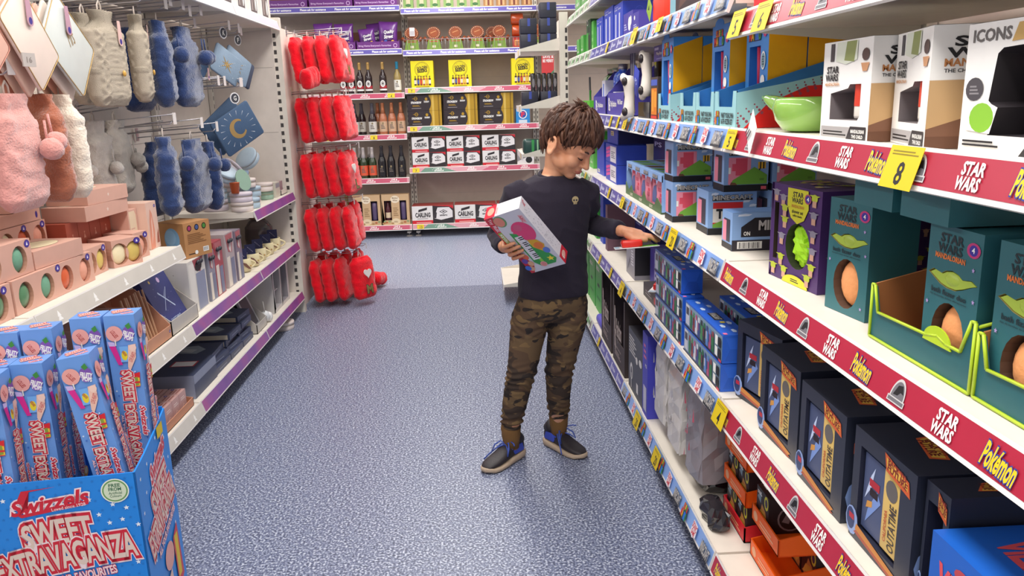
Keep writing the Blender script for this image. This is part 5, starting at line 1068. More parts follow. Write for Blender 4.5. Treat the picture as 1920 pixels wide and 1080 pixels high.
g = G(); n = 20; g.prism([(.06 * math.cos(2 * math.pi * i / n), .06 * math.sin(2 * math.pi * i / n)) for i in range(n)], 0, .004, PGR); o = g.obj('trinket_dish', None, (-1.285, 4.42, YS + .163), rot=(R(-15), 0, R(70))); T(o, 'green round dish leaning on the pinkish tins', 'dish')
g = G(); g.soft(-.1, -.05, 0, .1, .05, .016, .006, m('#7E95AE', .6)); o = g.obj('pencil_case', None, (-1.39, 4.72, YS + .168), rot=(0, 0, R(105))); T(o, 'flat slate-blue purse lying across the pile of tins', 'purse')
g = G(); g.box(-.05, 0, 0, .05, .07, .09, m('#C9C3B6', .5)); f = Fr(g, (-.05, 0, 0), (1, 0, 0), (0, 0, 1), .1, .09)
for k in range(5): f.rect(.06 + k * .18, .62, .15, .3, m('#9A9AA6'))
onL(g, 'card_box', 5.02, YS, 'cream card holder with grey tabs at the shelf end', 'box', x=-1.255)
g = sloped_tray(.16, .12, .03, .06, m('#D6CEC6', .5)); onL(g, 'display_tray', 5.158, YS, 'low cream tray of cards at the shelf end', 'tray', x=-1.25)
for k in range(2): onL(carton(.07, .03, .075, m(['#C8BDC6', '#A07C86'][k])), 'card_pack', 5.12 + k * .075, YS + .004, ['lilac', 'mauve'][k] + ' card pack standing in the low cream tray', 'card pack', x=-1.275)

# --- second shelf: gift sets, mugs, trays
GIFT = m('#D9D4CE', .5)
def f_gift(f): f.rect(.06, .04, .3, .9, m('#E6E1DA')); f.rect(.42, .02, .52, .7, m('#8D93AC')); f.poly([(.3, .99), (.9, .99), (.7, .72), (.42, .78)], m('#A04A52')); f.oval(.6, .84, .2, .1, INK, 10)
def f_giftside(f): f.text('MOONLIGHT', .3, .4, .5, .12, m('#A59A94'), .01, rot=-90); 
for k in range(12): pass
g = carton(.22, .36, .235, GIFT, front=f_gift, left=lambda f: (f.text('MOONLIT', .42, .45, .4, .1, m('#8F8680'), .0, rot=-85), [f.oval(.1 + .8 * ((i * 37) % 11) / 11, .1 + .8 * ((i * 29) % 13) / 13, .006, .012, m('#A59A94'), 6) for i in range(14)]))
o = onL(g, 'gift_set', 3.495, y2, 'white gift set with grey lettering under the kraft box', 'gift set', x=-1.262)
def bow(o, x, z, y=-.006):
    g = G(); 
    for s in (-1, 1): g.ball((x + s * .018, y, z), (.018, .008, .011), m('#2A2A34', .5), 8)
    g.ball((x, y - .003, z), .008, m('#2A2A34', .5), 8); g.obj('ribbon_bow', o)['label'] = 'black ribbon bow'
bow(o, .03, .215)
for k, (y, w, h, c) in enumerate(((3.69, .09, .233, '#8C8C9C'), (3.80, .12, .26, '#A8404A'), (3.98, .14, .27, '#B3A6A8'), (4.13, .1, .26, '#7E7484'))):
    o = onL(carton(w, .2, h, m(c, .35), front=lambda f: (f.rect(.08, .02, .35, .55, m('#E3D8CC')), f.rect(.5, .02, .4, .5, m('#7D8099')), f.poly([(.1, .98), (.9, .98), (.7, .62), (.3, .66)], m('#B4636A')), f.poly([(.4, .7), (.6, .62), (.7, .8), (.5, .9)], m('#E0D6D0')))), 'gift_set', y, y2, ORD[k] + ' cellophane gift set along the shelf towards the mugs', 'gift set', 'cellophane gift sets', x=-1.262); bow(o, 0, h * .85)
# kraft box with a globe lamp
KRAFT = m('#B98656', .6)
g = G(); w = .165; g.box(-w / 2, -w / 2, 0, w / 2, w / 2, .155, KRAFT); f = Fr(g, (-w / 2, -w / 2, 0), (1, 0, 0), (0, 0, 1), w, .155)
for k, c in enumerate(('#A8386A', '#4A5A8E', '#4E8A3A')): f.oval(.22 + k * .28, .84, .085, .09, INK, 14); f.oval(.22 + k * .28, .84, .06, .065, m(c), 14)
f.lines(.12, .4, .7, .3, m('#8A5E38'), 6); f.oval(.4, .13, .06, .06, WHITE, 12); f.rect(.66, .1, .22, .14, WHITE); f.bars(.68, .12, .18, .1, INK, 8); f.lines(.1, .1, .24, .04, INK, 1)
f = Fr(g, (-w / 2, w / 2, 0), (0, -1, 0), (0, 0, 1), w, .155); f.oval(.6, .55, .25, .32, m('#7BA6C8'), 22); f.oval(.55, .6, .18, .22, m('#8FB6D4'), 16); f.poly([(.35, .1), (.45, .1), (.75, .34), (.68, .36)], m('#6A3A26')); f.poly([(.85, .1), (.75, .1), (.45, .34), (.52, .36)], m('#6A3A26'))
o = g.obj('lamp_box', None, (-1.335, 3.575, y2 + .2375), 90 - 22); T(o, 'kraft cardboard box with a blue globe picture on the gift sets', 'box')
# mugs with tags
def mug(a):
    g = G(); g.lathe([(.03, 0), (.042, .004), (.047, .03), (.046, .072), (.043, .075), (.04, .07), (.04, .012), (.005, .01)], a, 24); f = Fr(g, (-.03, -.047, 0), (1, 0, 0), (0, 0, 1), .06, .075)
    h = G(); h.tube([(.042 * math.cos(R(-20)), -.0, .058)] + [(.045 + .028 * math.sin(R(180 * i / 8)), 0, .058 - .042 * i / 8) for i in range(9)], .0055, a, 8)
    t = G(); t.box(-.03, .0, .03, .03, .002, .125, m('#2E3058', .6)); ff = Fr(t, (-.03, 0, .03), (1, 0, 0), (0, 0, 1), .06, .095)
    for i in range(6): ff.star(.2 + .6 * ((i * 5) % 6) / 6, .5 + .4 * ((i * 7) % 6) / 6, .05, m('#C9C6E0'))
    l = G(); l.prism([(-.02, .06), (.0, .052), (.026, .018), (.012, .02), (-.01, .04)], -.053, -.049, m('#7A5548', .5)); l.ball((.026, -.047, .036), .005, GOLDT, 8)
    return g, h, t, l
mg = mug(m('#E4D7AE', .35))
a = None
for k, (y, x) in enumerate(((4.32, -1.31), (4.47, -1.305), (4.64, -1.31), (4.82, -1.31), (4.99, -1.31))):
    lab = 'cream mug with a dark tag, ' + ['nearest the gift sets', 'second in the row', 'third in the row', 'fourth in the row', 'next to the glass jar'][k]
    if a is None: a = onL(mg[0], 'mug', y, y2, lab, 'mug', 'cream mugs', x=x, turn=-50, parts=[('handle', mg[1], None), ('card_tag', mg[2], 'navy card tag'), ('charm', mg[3], 'brown wing charm')])
    else: dup(a, (x, y, y2 + .0008), 90 - 50 - 6 * k, lab)
g = G(); g.lathe([(.06, 0), (.085, .01), (.09, .06), (.085, .13), (.06, .165), (.045, .18), (.046, .2)], m('#B9AFB2', .08, trans=.85, vary=0), 28, cap=False)
o = onL(g, 'glass_jar', 5.10, y2, 'clear glass jar with dark contents behind the mugs', 'jar', x=-1.42); c = G(); c.lathe([(.05, .006), (.076, .012), (.08, .06), (.06, .11)], m('#6A5560', .6), 20); c.obj('contents', o); c = G(); c.lathe([(.05, .185), (.05, .2)], m('#8A6A4A', .4), 20, cap=False); c.obj('rim_band', o)
# grey tray with a night-blue pack
def wedge_tray(w, d, hf, hb, a): return sloped_tray(w, d, hf, hb, a)
onL(wedge_tray(.4, .2, .075, .17, m('#B9B4AE', .5)), 'display_tray', 3.30 - .02, y2, 'pale grey tray holding the night-blue pack at the shelf joint', 'tray', x=-1.245) if False else None
g = wedge_tray(.30, .22, .06, .16, m('#BDB7B0', .5)); onL(g, 'display_tray', 3.225, y2, 'pale grey tray holding the night-blue pack at the shelf joint', 'tray', x=-1.235)
g = G(); g.box(-.125, 0, 0, .125, .03, .235, m('#3A3F7A', .45)); f = Fr(g, (-.125, 0, 0), (1, 0, 0), (0, 0, 1), .25, .235); SK = m('#C9D6F0')
f.poly([(.3, .3), (.32, .3), (.74, .66), (.72, .66)], SK); f.poly([(.36, .62), (.38, .64), (.72, .3), (.7, .28)], SK); f.poly([(.34, .62), (.5, .52), (.66, .64), (.5, .5)], SK); f.oval(.62, .82, .05, .05, m('#D8B8E0'), 10); f.oval(.3, .85, .03, .03, m('#E0C070'), 8)
for i in range(12): f.oval(.1 + .8 * ((i * 31) % 12) / 12, .1 + .8 * ((i * 17) % 13) / 13, .006, .006, SK, 6)
f.text('SAGITTARIUS', .3, .08, .4, .05, SK, .01)
o = g.obj('candle_pack', None, (-1.262, 3.225, y2 + .0185), rot=(R(-24), 0, R(90))); T(o, 'night-blue pack with a bow drawing leaning in the grey tray', 'pack')
# peach reed-diffuser boxes on the near second shelf
g = wedge_tray(.26, .22, .05, .2, m('#C58F72', .6)); f = Fr(g, (-.13, 0, 0), (1, 0, 0), (0, 0, 1), .26, .05); badge(f, .93, .6, .03); onL(g, 'display_tray', 2.94, y2, 'peach tray of diffuser reeds beside the grey tray', 'tray', x=-1.235)
for k in range(8):
    g = G(); x0 = -.10 + k * .026; g.box(x0, 0, 0, x0 + .009, .005, .205, m('#C79A78', .6)); o = g.obj('diffuser_reed', None, (-1.268, 2.94, y2 + .0085), rot=(R(-12), R(2 * math.sin(k * 2.1)), R(90))); T(o, ORD[k] + ' wooden diffuser reed from the left in the peach tray', 'reed', 'wooden diffuser reeds')
onL(carton(.28, .26, .11, m('#6E3832', .6)), 'gift_box', 2.56, y2, 'dark red-brown box low behind the sweet boxes', 'box', x=-1.27)
onL(carton(.3, .26, .09, BLUSH, front=lambda f: (f.rect(.6, .2, .12, .6, m('#D8D0C8')), f.rect(.62, .28, .08, .44, m('#9AA0AA')))), 'gift_box', 2.62, y2 + .1115, 'peach box with a small grey label on the red-brown box', 'box', x=-1.265)
onL(carton(.28, .26, .2, m('#7A423A', .6)), 'gift_box', 2.25, y2, 'large red-brown box on the near second shelf', 'box', x=-1.28)
# bottom shelf, near bay
g = wedge_tray(.34, .28, .035, .06, m('#BE8468', .6)); onL(g, 'display_tray', 3.03, y3, 'peach tray of small wrapped boxes on the bottom shelf', 'tray', x=-1.235)
a = None
for r in range(2):
    for k in range(4):
        lab = ['front', 'back'][r] + ' row small mauve box, ' + ORD[k] + ' from the left in the peach tray'
        if a is None: a = onL(carton(.072, .062, .082, m('#C59C98', .5), front=lambda f: (f.lines(.2, .6, .6, .2, m('#E8D4CC'), 2), f.poly([(.1, .1), (.5, .4), (.9, .2), (.6, .3)], m('#DDB8AE'))), top=lambda f: (f.lines(.1, .2, .8, .6, m('#9A6058'), 3), badge(f, .8, .75, .12))), 'soap_box', 2.905, y3 + .0045, lab, 'box', 'small mauve boxes', x=-1.252)
        else: dup(a, (-1.252 - r * .07, 2.905 + k * .076, y3 + .0053 + r * .0), 90, lab)
onL(carton(.12, .1, .09, m('#CDBBA6', .5)), 'gift_box', 3.10, y3 + .0045, 'beige box behind the small mauve boxes', 'box', x=-1.40)
# bottom shelf, middle bay: books and flat boxes
NV = m('#3E4560', .45)
g = carton(.29, .36, .105, NV, front=lambda f: f.rect(0, .62, 1, .38, m('#8A90A6')), top=lambda f: (f.rect(.45, .12, .26, .3, m('#C8404A')), f.rect(.47, .14, .22, .26, WHITE), f.poly([(.1, .5), (.6, .55), (.5, .9), (.15, .85)], m('#2A2E44'))), left=lambda f: (f.rect(0, 0, 1, 1, m('#8A90A6'))))
onL(g, 'gift_box', 3.415, y3, 'large navy box with a white ticket on its lid', 'box', x=-1.25)
k = 0
for (y, ww, base, n) in ((3.68, .22, 0, 3), (3.90, .2, 0, 4), (4.10, .18, 0, 5)):
    for i in range(n):
        g = G(); h = .032; w_, d_ = ww - .012 * (i % 2), .26; g.box(-w_ / 2, 0, 0, w_ / 2, d_, h, NV); f = Fr(g, (-w_ / 2, 0, 0), (1, 0, 0), (0, 0, 1), w_, h); f.lines(.2, .4, .5, .2, m('#8A90A6'), 1)
        f = Fr(g, (-w_ / 2, d_, 0), (0, -1, 0), (0, 0, 1), d_, h); f.rect(.02, .14, .94, .72, m('#CFC4AE'))
        f = Fr(g, (-w_ / 2, 0, h), (1, 0, 0), (0, 1, 0), w_, d_); f.poly([(.2, .3), (.5, .2), (.8, .4), (.7, .8), (.3, .7)], m('#9AA4AC')); f.poly([(.3, .4), (.5, .35), (.6, .6), (.4, .62)], m('#C4C8C6'))
        onL(g, 'notebook_box', y, y3 + i * .0328, ['bottom', 'second', 'third', 'fourth', 'top'][i if i < n - 1 or n < 3 else (4 if n > 1 else 0)] + ' navy book of the ' + ['nearest', 'middle', 'farthest'][[3, 4, 5].index(n)] + ' pile on the bottom shelf', 'book', 'navy books on the bottom left shelf', x=-1.255 - .012 * (i % 3), turn=[0, -4, 3, 0, -3][i])
g = wedge_tray(.2, .3, .05, .2, m('#BDB7B0', .5)); onL(g, 'display_tray', 4.345, y3, 'grey wedge tray of flat frames beside the book piles', 'tray', x=-1.245)
for k in range(4):
    g = G(); g.box(-.085, 0, 0, .085, .012, .2, m(['#A8A6AC', '#5A5560', '#C4C0BE', '#6A6570'][k], .4)); f = Fr(g, (-.085, 0, 0), (1, 0, 0), (0, 0, 1), .17, .2); f.rect(.12, .1, .76, .8, m('#4A4650'))
    o = g.obj('photo_frame', None, (-1.275 - .045 * k, 4.345, y3 + .0105), rot=(R(-22), 0, R(90))); T(o, ORD[k] + ' flat frame from the front in the grey wedge tray', 'frame', 'flat frames')
g = G(); g.ball((0, 0, .035), (.036, .03, .035), m('#D2D4D6', .35), 7); g.ball((.01, -.02, .03), (.02, .02, .03), m('#E6E6E6', .35), 6); o = onL(g, 'ribbon_ornament', 4.49, y3, 'faceted pale ornament with a stalk at the shelf lip', 'ornament', x=-1.262); c = G(); c.tube([(-.01, 0, .06), (-.03, .0, .13)], .003, m('#D8D2CC'), 6); c.obj('stalk', o)
# white display box with ceramics
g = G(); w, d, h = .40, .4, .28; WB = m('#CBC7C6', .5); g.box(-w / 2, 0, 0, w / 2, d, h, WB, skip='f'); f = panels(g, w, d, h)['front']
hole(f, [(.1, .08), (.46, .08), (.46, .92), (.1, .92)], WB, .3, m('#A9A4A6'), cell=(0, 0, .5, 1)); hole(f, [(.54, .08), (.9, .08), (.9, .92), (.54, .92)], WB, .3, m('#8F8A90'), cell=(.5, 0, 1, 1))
onL(g, 'display_box', 4.865, y3, 'grey-white open display box of ceramics on the bottom shelf', 'display box', x=-1.255)
for k, (yy, zz, s) in enumerate(((4.78, .026, 1), (4.78, .125, .9), (4.95, .026, .9))):
    g = G(); g.ball((0, 0, .03 * s), (.045 * s, .035 * s, .03 * s), m('#DAD6D4', .3), 14); g.ball((.02 * s, -.01, .065 * s), (.02 * s, .02 * s, .022 * s), m('#DAD6D4', .3), 10); g.loft([[(.03 * s + .008 * s * math.cos(2 * math.pi * j / 8) * q2, -.01 + .006 * s * math.sin(2 * math.pi * j / 8) * q2, (.08 + .03 * q) * s) for j in range(8)] for q, q2 in ((0, 1), (.6, .8), (1, .2))], m('#DAD6D4', .3))
    onL(g, 'ceramic_rabbit', yy, y3 + zz - .0, ['white ceramic figure low in the left half of the display box', 'white ceramic figure higher in the left half of the display box', 'white ceramic figure in the right half of the display box'][k], 'figure', 'white ceramic figures', x=-1.33)
g = G(); g.box(-.055, -.06, 0, .055, .06, .006, m('#BDB7B6')); onL(g, 'glass_shelf', 4.78, y3 + .118, 'small grey ledge inside the display box', 'ledge', x=-1.33)
g, l = tin(.075, .05, PPK); onL(g, 'round_tin', 4.86, -.0005, 'pale pink round tin standing on the floor under the left shelf', 'tin', 'round trinket tins', x=-1.272, parts=[('lid', l, None)])
g, l = tin(.045, .05, PPK); onL(g, 'round_tin', 5.0, .05, 'small pale tin on top of the floor tin', 'tin', 'round trinket tins', x=-1.31, parts=[('lid', l, None)]) if False else None

# ------------------------------------------------------------------ red bottles on the end panel
PX = -1.205
r = root('end_stand', (PX, 5.6, 0)); T(r, 'white end panel with slotted edge carrying the red fluffy bottles', 'display panel')
g = G(); g.box(-.04, -.30, .04, -.004, .30, 1.84, CREAM); g.mesh([(-.04, -.3, 1.84), (-.004, -.3, 1.84), (-.004, .3, 1.79), (-.04, .3, 1.79), (-.04, .3, 1.839), (-.004, .3, 1.839)], [(0, 1, 2, 3)], CREAM); g.obj('back_panel', r)
g = G(); g.box(-.085, -.345, .0, -.002, -.302, 1.90, CREAM)
for k in range(35): g.box(-.052, -.3456, .08 + k * .05, -.032, -.3448, .105 + k * .05, m('#3E3A3A', .7))
g.obj('upright', r)
g = G(); g.box(-.085, .302, .0, -.002, .34, 1.84, CREAM); g.obj('upright', r)
REDF = m('#EE1024', .95, bump=.9, bs=120, vary=.2, vs=30, spec=.08, sheen=.35)
HWR = [hwb(.2, .292, .070, REDF, .007, 40 + k, neck=False, nx=28, nz=36, freq=26) for k in range(3)]
HME = [hang(h_.obj('hot_water_bottle', None, (0, 0, -5))) for h_ in HWR]
def heart_part():
    g = G(); pts = []
    for i in range(24): t = 2 * math.pi * i / 24; pts.append((.0022 * 16 * math.sin(t) ** 3, .0022 * (13 * math.cos(t) - 5 * math.cos(2 * t) - 2 * math.cos(3 * t) - math.cos(4 * t))))
    g.prism([(x, z - .115) for x, z in pts][::-1], -.058, -.052, m('#E9E2DE', .9, bump=.5)); return g
rr = random.Random(4); first = [True, True, True]
LV = [1.80, 1.42, 1.055, .69, .335]; RN = ['top', 'second', 'third', 'fourth', 'bottom']; LET = 'JNLMDJNLEM'
for li, zt in enumerate(LV):
    for hi, hy in enumerate((5.44, 5.70)):
        r2 = hook(PX - .003, -.86 if hi == 0 else -.84, hy, zt + .016, ['near', 'far'][hi] + ' chrome double hook of the ' + RN[li] + ' row on the end panel', tick=True, rise=.012, flat=True)
        for bi in range(4):
            x = -1.125 + bi * .083; ang = 90 - (8 if hi == 0 else 2) + rr.uniform(-3, 3) - (li % 3) * 2; k = (li * 3 + hi + bi) % 3
            if li == 4 and hi == 0 and bi == 3: ang = 52; x += .06
            lab = 'red fluffy bottle ' + ['first', 'second', 'third', 'fourth'][bi] + ' from the panel, ' + ['near', 'far'][hi] + ' hook, ' + RN[li] + ' row'
            zz = zt - .012 + .003 * bi
            if li == 4: zz = zt - .012 + .003 * bi
            o = dup(HME[k], (x - .03, hy + rr.uniform(-.01, .01), zz), None, None, rot=(R(-8), 0, R(ang))); T(o, lab, 'hot water bottle', 'red fluffy hot water bottles')
            if hi == 0 and (bi + li) % 2 == 1 or (li == 4 and bi == 3 and hi == 0):
                q = heart_part().obj('heart_patch', o); q['label'] = 'white heart patch'
                g = G(); f = Fr(g, (-.03, -.05, -.255), (1, 0, 0), (0, 0, 1), .055, .06); ch = LET[(li * 2 + bi) % 10] if not (li == 4) else 'M'; f.k = .006; f.text(ch, .05, .05, .9, .9, m('#8A7440', .4), .03, outline=m('#2E3A34'), ow=.05); q = g.obj('letter', o); q['label'] = 'embroidered letter'
for h_ in HME:
    for c in list(h_.children): bpy.data.objects.remove(c)
    bpy.data.objects.remove(h_)
o = hang(HWR[0].obj('hot_water_bottle', None, (-.845, 5.84, .085), rot=(R(80), R(0), R(-14)))); o.scale = (.8, 1.35, .62); T(o, 'red fluffy bottle lying on the floor beside the end panel', 'hot water bottle', 'red fluffy hot water bottles'); heart_part().obj('heart_patch', o)['label'] = 'white heart patch'
o = HWR[1].obj('hot_water_bottle', None, (-1.02, 5.33, 1.545), rot=(R(8), R(80), R(85))); o.scale = (.62, 1.1, .62); T(o, 'red fluffy bottle lying crosswise on the second row hooks', 'hot water bottle', 'red fluffy hot water bottles')
# ------------------------------------------------------------------ goods on the drinks shelving along the back
YF = YB + .02
def onB(g, name, x, z, label, cat, group=None, dy=0, turn=0, parts=()):
    o = g.obj(name, None, (x, YF + dy, z + .0008), turn); T(o, label, cat, group)
    for nm, pg, lab in parts:
        q = pg.obj(nm, o)
        if lab: q['label'] = lab
    return o
def row(src, xs, z, labs, dy=0):
    o = None
    for x, lab in zip(xs, labs): dup(src, (x, YF + dy, z + .0008), 0, lab)
PURP = m('#6A2A7C', .45)
def purple_tray(w=.415, d=.3, hf=.075):
    g = G(); t = .004; g.box(-w / 2, 0, 0, w / 2, d, .004, PURP); g.box(-w / 2, 0, 0, w / 2, t, hf, PURP); g.box(-w / 2, d - t, 0, w / 2, d, .19, m('#7A4A34', .6))
    for q in (-w / 2, w / 2 - t): g.box(q, t, 0, q + t, d - t, .09, PURP)
    f = Fr(g, (-w / 2, 0, 0), (1, 0, 0), (0, 0, 1), w, hf); f.text("Bring Home Everyone's Favourites", .04, .32, .76, .3, m('#D9B8E2'), .02); f.oval(.9, .48, .045, .26, m('#D9B8E2'), 14); f.oval(.9, .48, .033, .19, PURP, 14)
    return g
def sweet_bag(w=.2, h=.25, seed=1):
    g = G(); a = m('#6A2E86', .25, spec=.7, vary=.25, vs=14); rings = []; rr = random.Random(seed); n = 24
    for i in range(15):
        u = i / 14; t = .045 * (math.sin(math.pi * min(1, max(0, u))) ** .5) + .002; ww = w / 2 * (1 - .05 * math.sin(math.pi * u))
        rings.append([(ww * math.copysign(abs(math.cos(q)) ** .55, math.cos(q)), .05 + t * math.copysign(abs(math.sin(q)) ** .9, math.sin(q)) + rr.uniform(-.002, .002), h * u) for q in [2 * math.pi * k / n for k in range(n)]])
    g.loft(rings, a)
    f = Fr(g, (-w / 2, -.001, 0), (1, 0, 0), (0, 0, 1), w, h); f.k = .003; f.oval(.52, .48, .3, .2, m('#4A1E66'), 18); f.text('Quality', .3, .52, .52, .15, WHITE, .03, rot=8, skew=.2); f.text('Street', .32, .37, .46, .13, WHITE, .03, rot=8, skew=.2)
    for i, c in enumerate(('#D8782A', '#3A5AB0', '#C83A7A', '#E0B03A')): f.oval(.22 + .18 * i, .2 + .05 * (i % 2), .08, .06, m(c), 10)
    return g
TRP = purple_tray()
a = onB(TRP, 'display_tray', -1.365, 1.875, 'purple tray of sweet bags behind the red end panel', 'tray', 'purple sweet trays')
dup(a, (-.935, YF, 1.8758), 0, 'purple tray of sweet bags at the bay joint'); dup(a, (-1.79, YF, 1.8758), 0, 'purple tray of sweet bags at the far left')
for k, x in enumerate((-1.80, -1.365, -.935)): dup(a, (x, YF, 2.2788), 0, ['left', 'middle', 'right'][k] + ' purple tray on the topmost drinks shelf')
b0 = onB(sweet_bag(.188, .25, 1), 'sweet_bag', -1.27, 1.880, 'purple sweet bag standing in the tray behind the end panel', 'bag', 'purple sweet bags', dy=.02)
for x, z, rt, dy, lab in ((-1.468, 1.890, (0, R(-1), 0), .03, 'purple sweet bag half hidden by the hooks'), (-.845, 1.890, (0, R(3), 0), .02, 'purple sweet bag standing upright at the bay joint'), (-1.035, 1.900, (0, R(-6), 0), .012, 'slumped purple sweet bag low in the right tray'), (-.95, 1.892, (0, R(-6), 0), .15, 'purple sweet bag leaning at the back of the right tray')):
    q = dup(b0, (x, YF + dy, z), None, lab, rot=rt)
    if 'slumped' in lab: q.scale = (.86, 1, .72)
# biscuit-figure tins in a wire basket
GB, ICE = m('#8A3E16', .3), m('#E8C8A0', .5)
def biscuit():
    g = G(); g.prism([(-.075, 0), (.075, 0), (.055, .1), (-.055, .1)], .01, .07, m('#7A9A3A', .45)); f = Fr(g, (-.055, .0098, 0), (1, 0, 0), (0, 0, 1), .11, .1); f.rect(.35, .0, .04, .7, m('#5A3A20')); f.rect(.35, .25, .3, .22, m('#D8D0B8')); f.rect(.05, .0, .9, .06, m('#D8C04A')); f.lines(.1, .8, .8, .14, m('#C8402E'), 1)
    h = G(); n = 22; ci = [(.068 * math.cos(2 * math.pi * i / n), .165 + .058 * math.sin(2 * math.pi * i / n)) for i in range(n)]; h.prism(ci, .012, .085, GB, smooth=True); f = Fr(h, (-.068, .0118, .107), (1, 0, 0), (0, 0, 1), .136, .116)
    for i in range(20): t = 2 * math.pi * i / 20; f.oval(.5 + .42 * math.cos(t), .5 + .42 * math.sin(t), .03, .035, ICE, 6); f.k -= DK_
    f.nx(); f.oval(.5, .5, .3, .32, m('#9A4A20'), 16); f.poly([(.3, .45), (.7, .62), (.68, .68), (.28, .52)], m('#C88A5A'))
    b = G(); b.box(-.05, .012, .085, .05, .06, .112, m('#E0624E', .4))
    for s in (-1, 1): b.tube([(s * .04, .03, .095), (s * .075, .028, .1), (s * .098, .026, .125)], [.018, .017, .016], GB, 8)
    return g, h, b
bq = biscuit()
a = onB(bq[0], 'biscuit_tin', -.605, 1.855, 'gingerbread-brown biscuit tin leftmost in the wire basket', 'tin', 'gingerbread biscuit tins', dy=.01, parts=[('round_lid', bq[1], 'brown round lid with iced edge'), ('arms', bq[2], 'brown arms over a pink band')])
for k, x in enumerate((-.39, -.175, .04, .255)): dup(a, (x, YF + .01, 1.8558), 0, 'gingerbread-brown biscuit tin ' + ['second', 'third', 'fourth', 'fifth'][k] + ' from the left in the wire basket')
dup(a, (.19, YF + .13, 1.8558), 0, 'gingerbread-brown biscuit tin peeping out behind the fifth one'); dup(a, (.632, YF + .01, 1.8558), 0, 'gingerbread-brown biscuit tin at the right end beside the navy boxes')
def rollg(): 
    g = G(); g.lathe([(.05, -.06), (.056, -.052), (.056, .052), (.05, .06)], m('#B8481A', .25, spec=.7), 18, T=Matrix.Translation((0, .06, .056)) @ Matrix.Rotation(R(90), 4, 'Y')); return g
a = onB(rollg(), 'biscuit_roll', .444, 1.965, 'orange foil roll, lower of two stacked beside the tins', 'roll', 'orange foil rolls'); dup(a, (.435, YF, 2.0768), 0, 'orange foil roll, upper of two stacked beside the tins')
onB(carton(.115, .1, .108, m('#C02E22'), front=lambda f: (f.rect(.15, .2, .7, .5, m('#E0A060')), f.lines(.2, .25, .6, .4, m('#8A2A1E'), 3))), 'biscuit_box', .445, 1.855, 'red box under the orange foil rolls', 'box')
r = root('wire_basket', (-.035, YF - .008, 1.8552)); T(r, 'low chrome wire fence along the gingerbread shelf', 'wire basket')
g = G()
for z in (.006, .105): g.tube([(-.655, 0, z), (.655, 0, z)], .003, STEEL, 6)
g.obj('rails', r)
for k in range(36): g = G(); x = -.65 + k * 1.3 / 35; g.tube([(x, 0, .006), (x, 0, .105)], .0018, STEEL, 5); g.obj('wire', r)
q = G(); q.box(-.03, -.01, .09, .02, -.004, .17, m('#D8D4D6', .3)); f = Fr(q, (-.03, -.01, .09), (1, 0, 0), (0, 0, 1), .05, .08); f.rect(.1, .1, .8, .5, m('#B9B4B8')); q = q.obj('security_clip', None, (-.59, YF - .02, 1.9)); T(q, 'grey security clip on the left end of the wire fence', 'clip')
# green cartons on the very top shelf
a = onB(carton(.095, .08, .16, m('#7FA05A'), front=lambda f: (f.rect(.3, 0, .4, .6, m('#C8B89A')), f.oval(.5, .2, .3, .1, m('#3A6A3A'), 10))), 'drink_carton', -.62, 2.245, 'green carton leftmost on the topmost beer shelf', 'carton', 'green cartons')
for k in range(1, 6): dup(a, (-.62 + k * .13, YF, 2.2458), 0, 'green carton ' + ORD[k] + ' from the left on the topmost beer shelf')
a = onB(carton(.1, .08, .16, m('#A87A4A'), front=lambda f: (f.rect(.2, .1, .6, .5, m('#D8A878')), f.rect(.4, .1, .2, .8, m('#7A3A2A')))), 'drink_carton', .16, 2.245, 'brown carton leftmost of the brown ones on the topmost shelf', 'carton', 'brown cartons')
for k in range(1, 4): dup(a, (.16 + k * .125, YF, 2.2458), 0, 'brown carton ' + ORD[k] + ' from the left on the topmost shelf')
# bottles
def bottle(r, h, glass, foil, kind, lab1, lab2=None, neck=.3):
    g = G(); s = kind == 'fizz'
    pr = [(r * .9, 0), (r, .008), (r, h * .5), (r * .93, h * (.57 if not s else .55)), (r * .6, h * (.66 if not s else .68)), (r * .4, h * (.72 if not s else .8)), (r * .37, h * .9)]
    g.lathe(pr, glass, 20)
    c = G(); z0 = h * (.76 if not s else .66); c.lathe([(r * (.42 if not s else .66), z0), (r * .43, h * .8), (r * .41, h * .94), (r * .44, h * .95), (r * .44, h * .985), (r * .3, h)], foil, 16)
    l = G(); l.lathe([(r * 1.012, h * .1), (r * 1.012, h * .42)], lab1, 20, cap=False)
    if lab2: l.lathe([(r * 1.016, h * .1), (r * 1.016, h * .15)], WHITE, 20, cap=False); l.lathe([(r * 1.016, h * .17), (r * 1.016, h * .26)], lab2, 20, cap=False)
    f = Fr(l, (-r, -r * 1.02, h * .1), (1, 0, 0), (0, 0, 1), 2 * r, h * .32)
    if lab2: f.oval(.5, .68, .34, .34, WHITE, 18); f.oval(.5, .68, .26, .26, m('#B9B4B0'), 16); f.poly([(.38, .6), (.62, .6), (.56, .8), (.44, .76)], m('#3A3436'))
    else: f.lines(.26, .3, .48, .45, m('#6A6058'), 3); f.oval(.5, .82, .12, .1, m('#8A7A5A'), 10)
    return g, c, l
DRK = m('#2A1A1E', .12, spec=.7); GOLD_ = m('#C8A060', .35, .5)
bt = bottle(.036, .305, DRK, GOLD_, 'wine', m('#2A1A1E', .4), m('#B0303A', .4))
def putb(bt, name, xs, z, labs, grp, dys=None):
    a = None
    for k, (x, lab) in enumerate(zip(xs, labs)):
        dy = (dys[k] if dys else 0) + .045
        if a is None: a = onB(bt[0], name, x, z, lab, 'bottle', grp, dy=dy, parts=[('foil_cap', bt[1], None), ('paper_label', bt[2], None)])
        else: dup(a, (x, YF + dy, z + .0008), 0, lab)
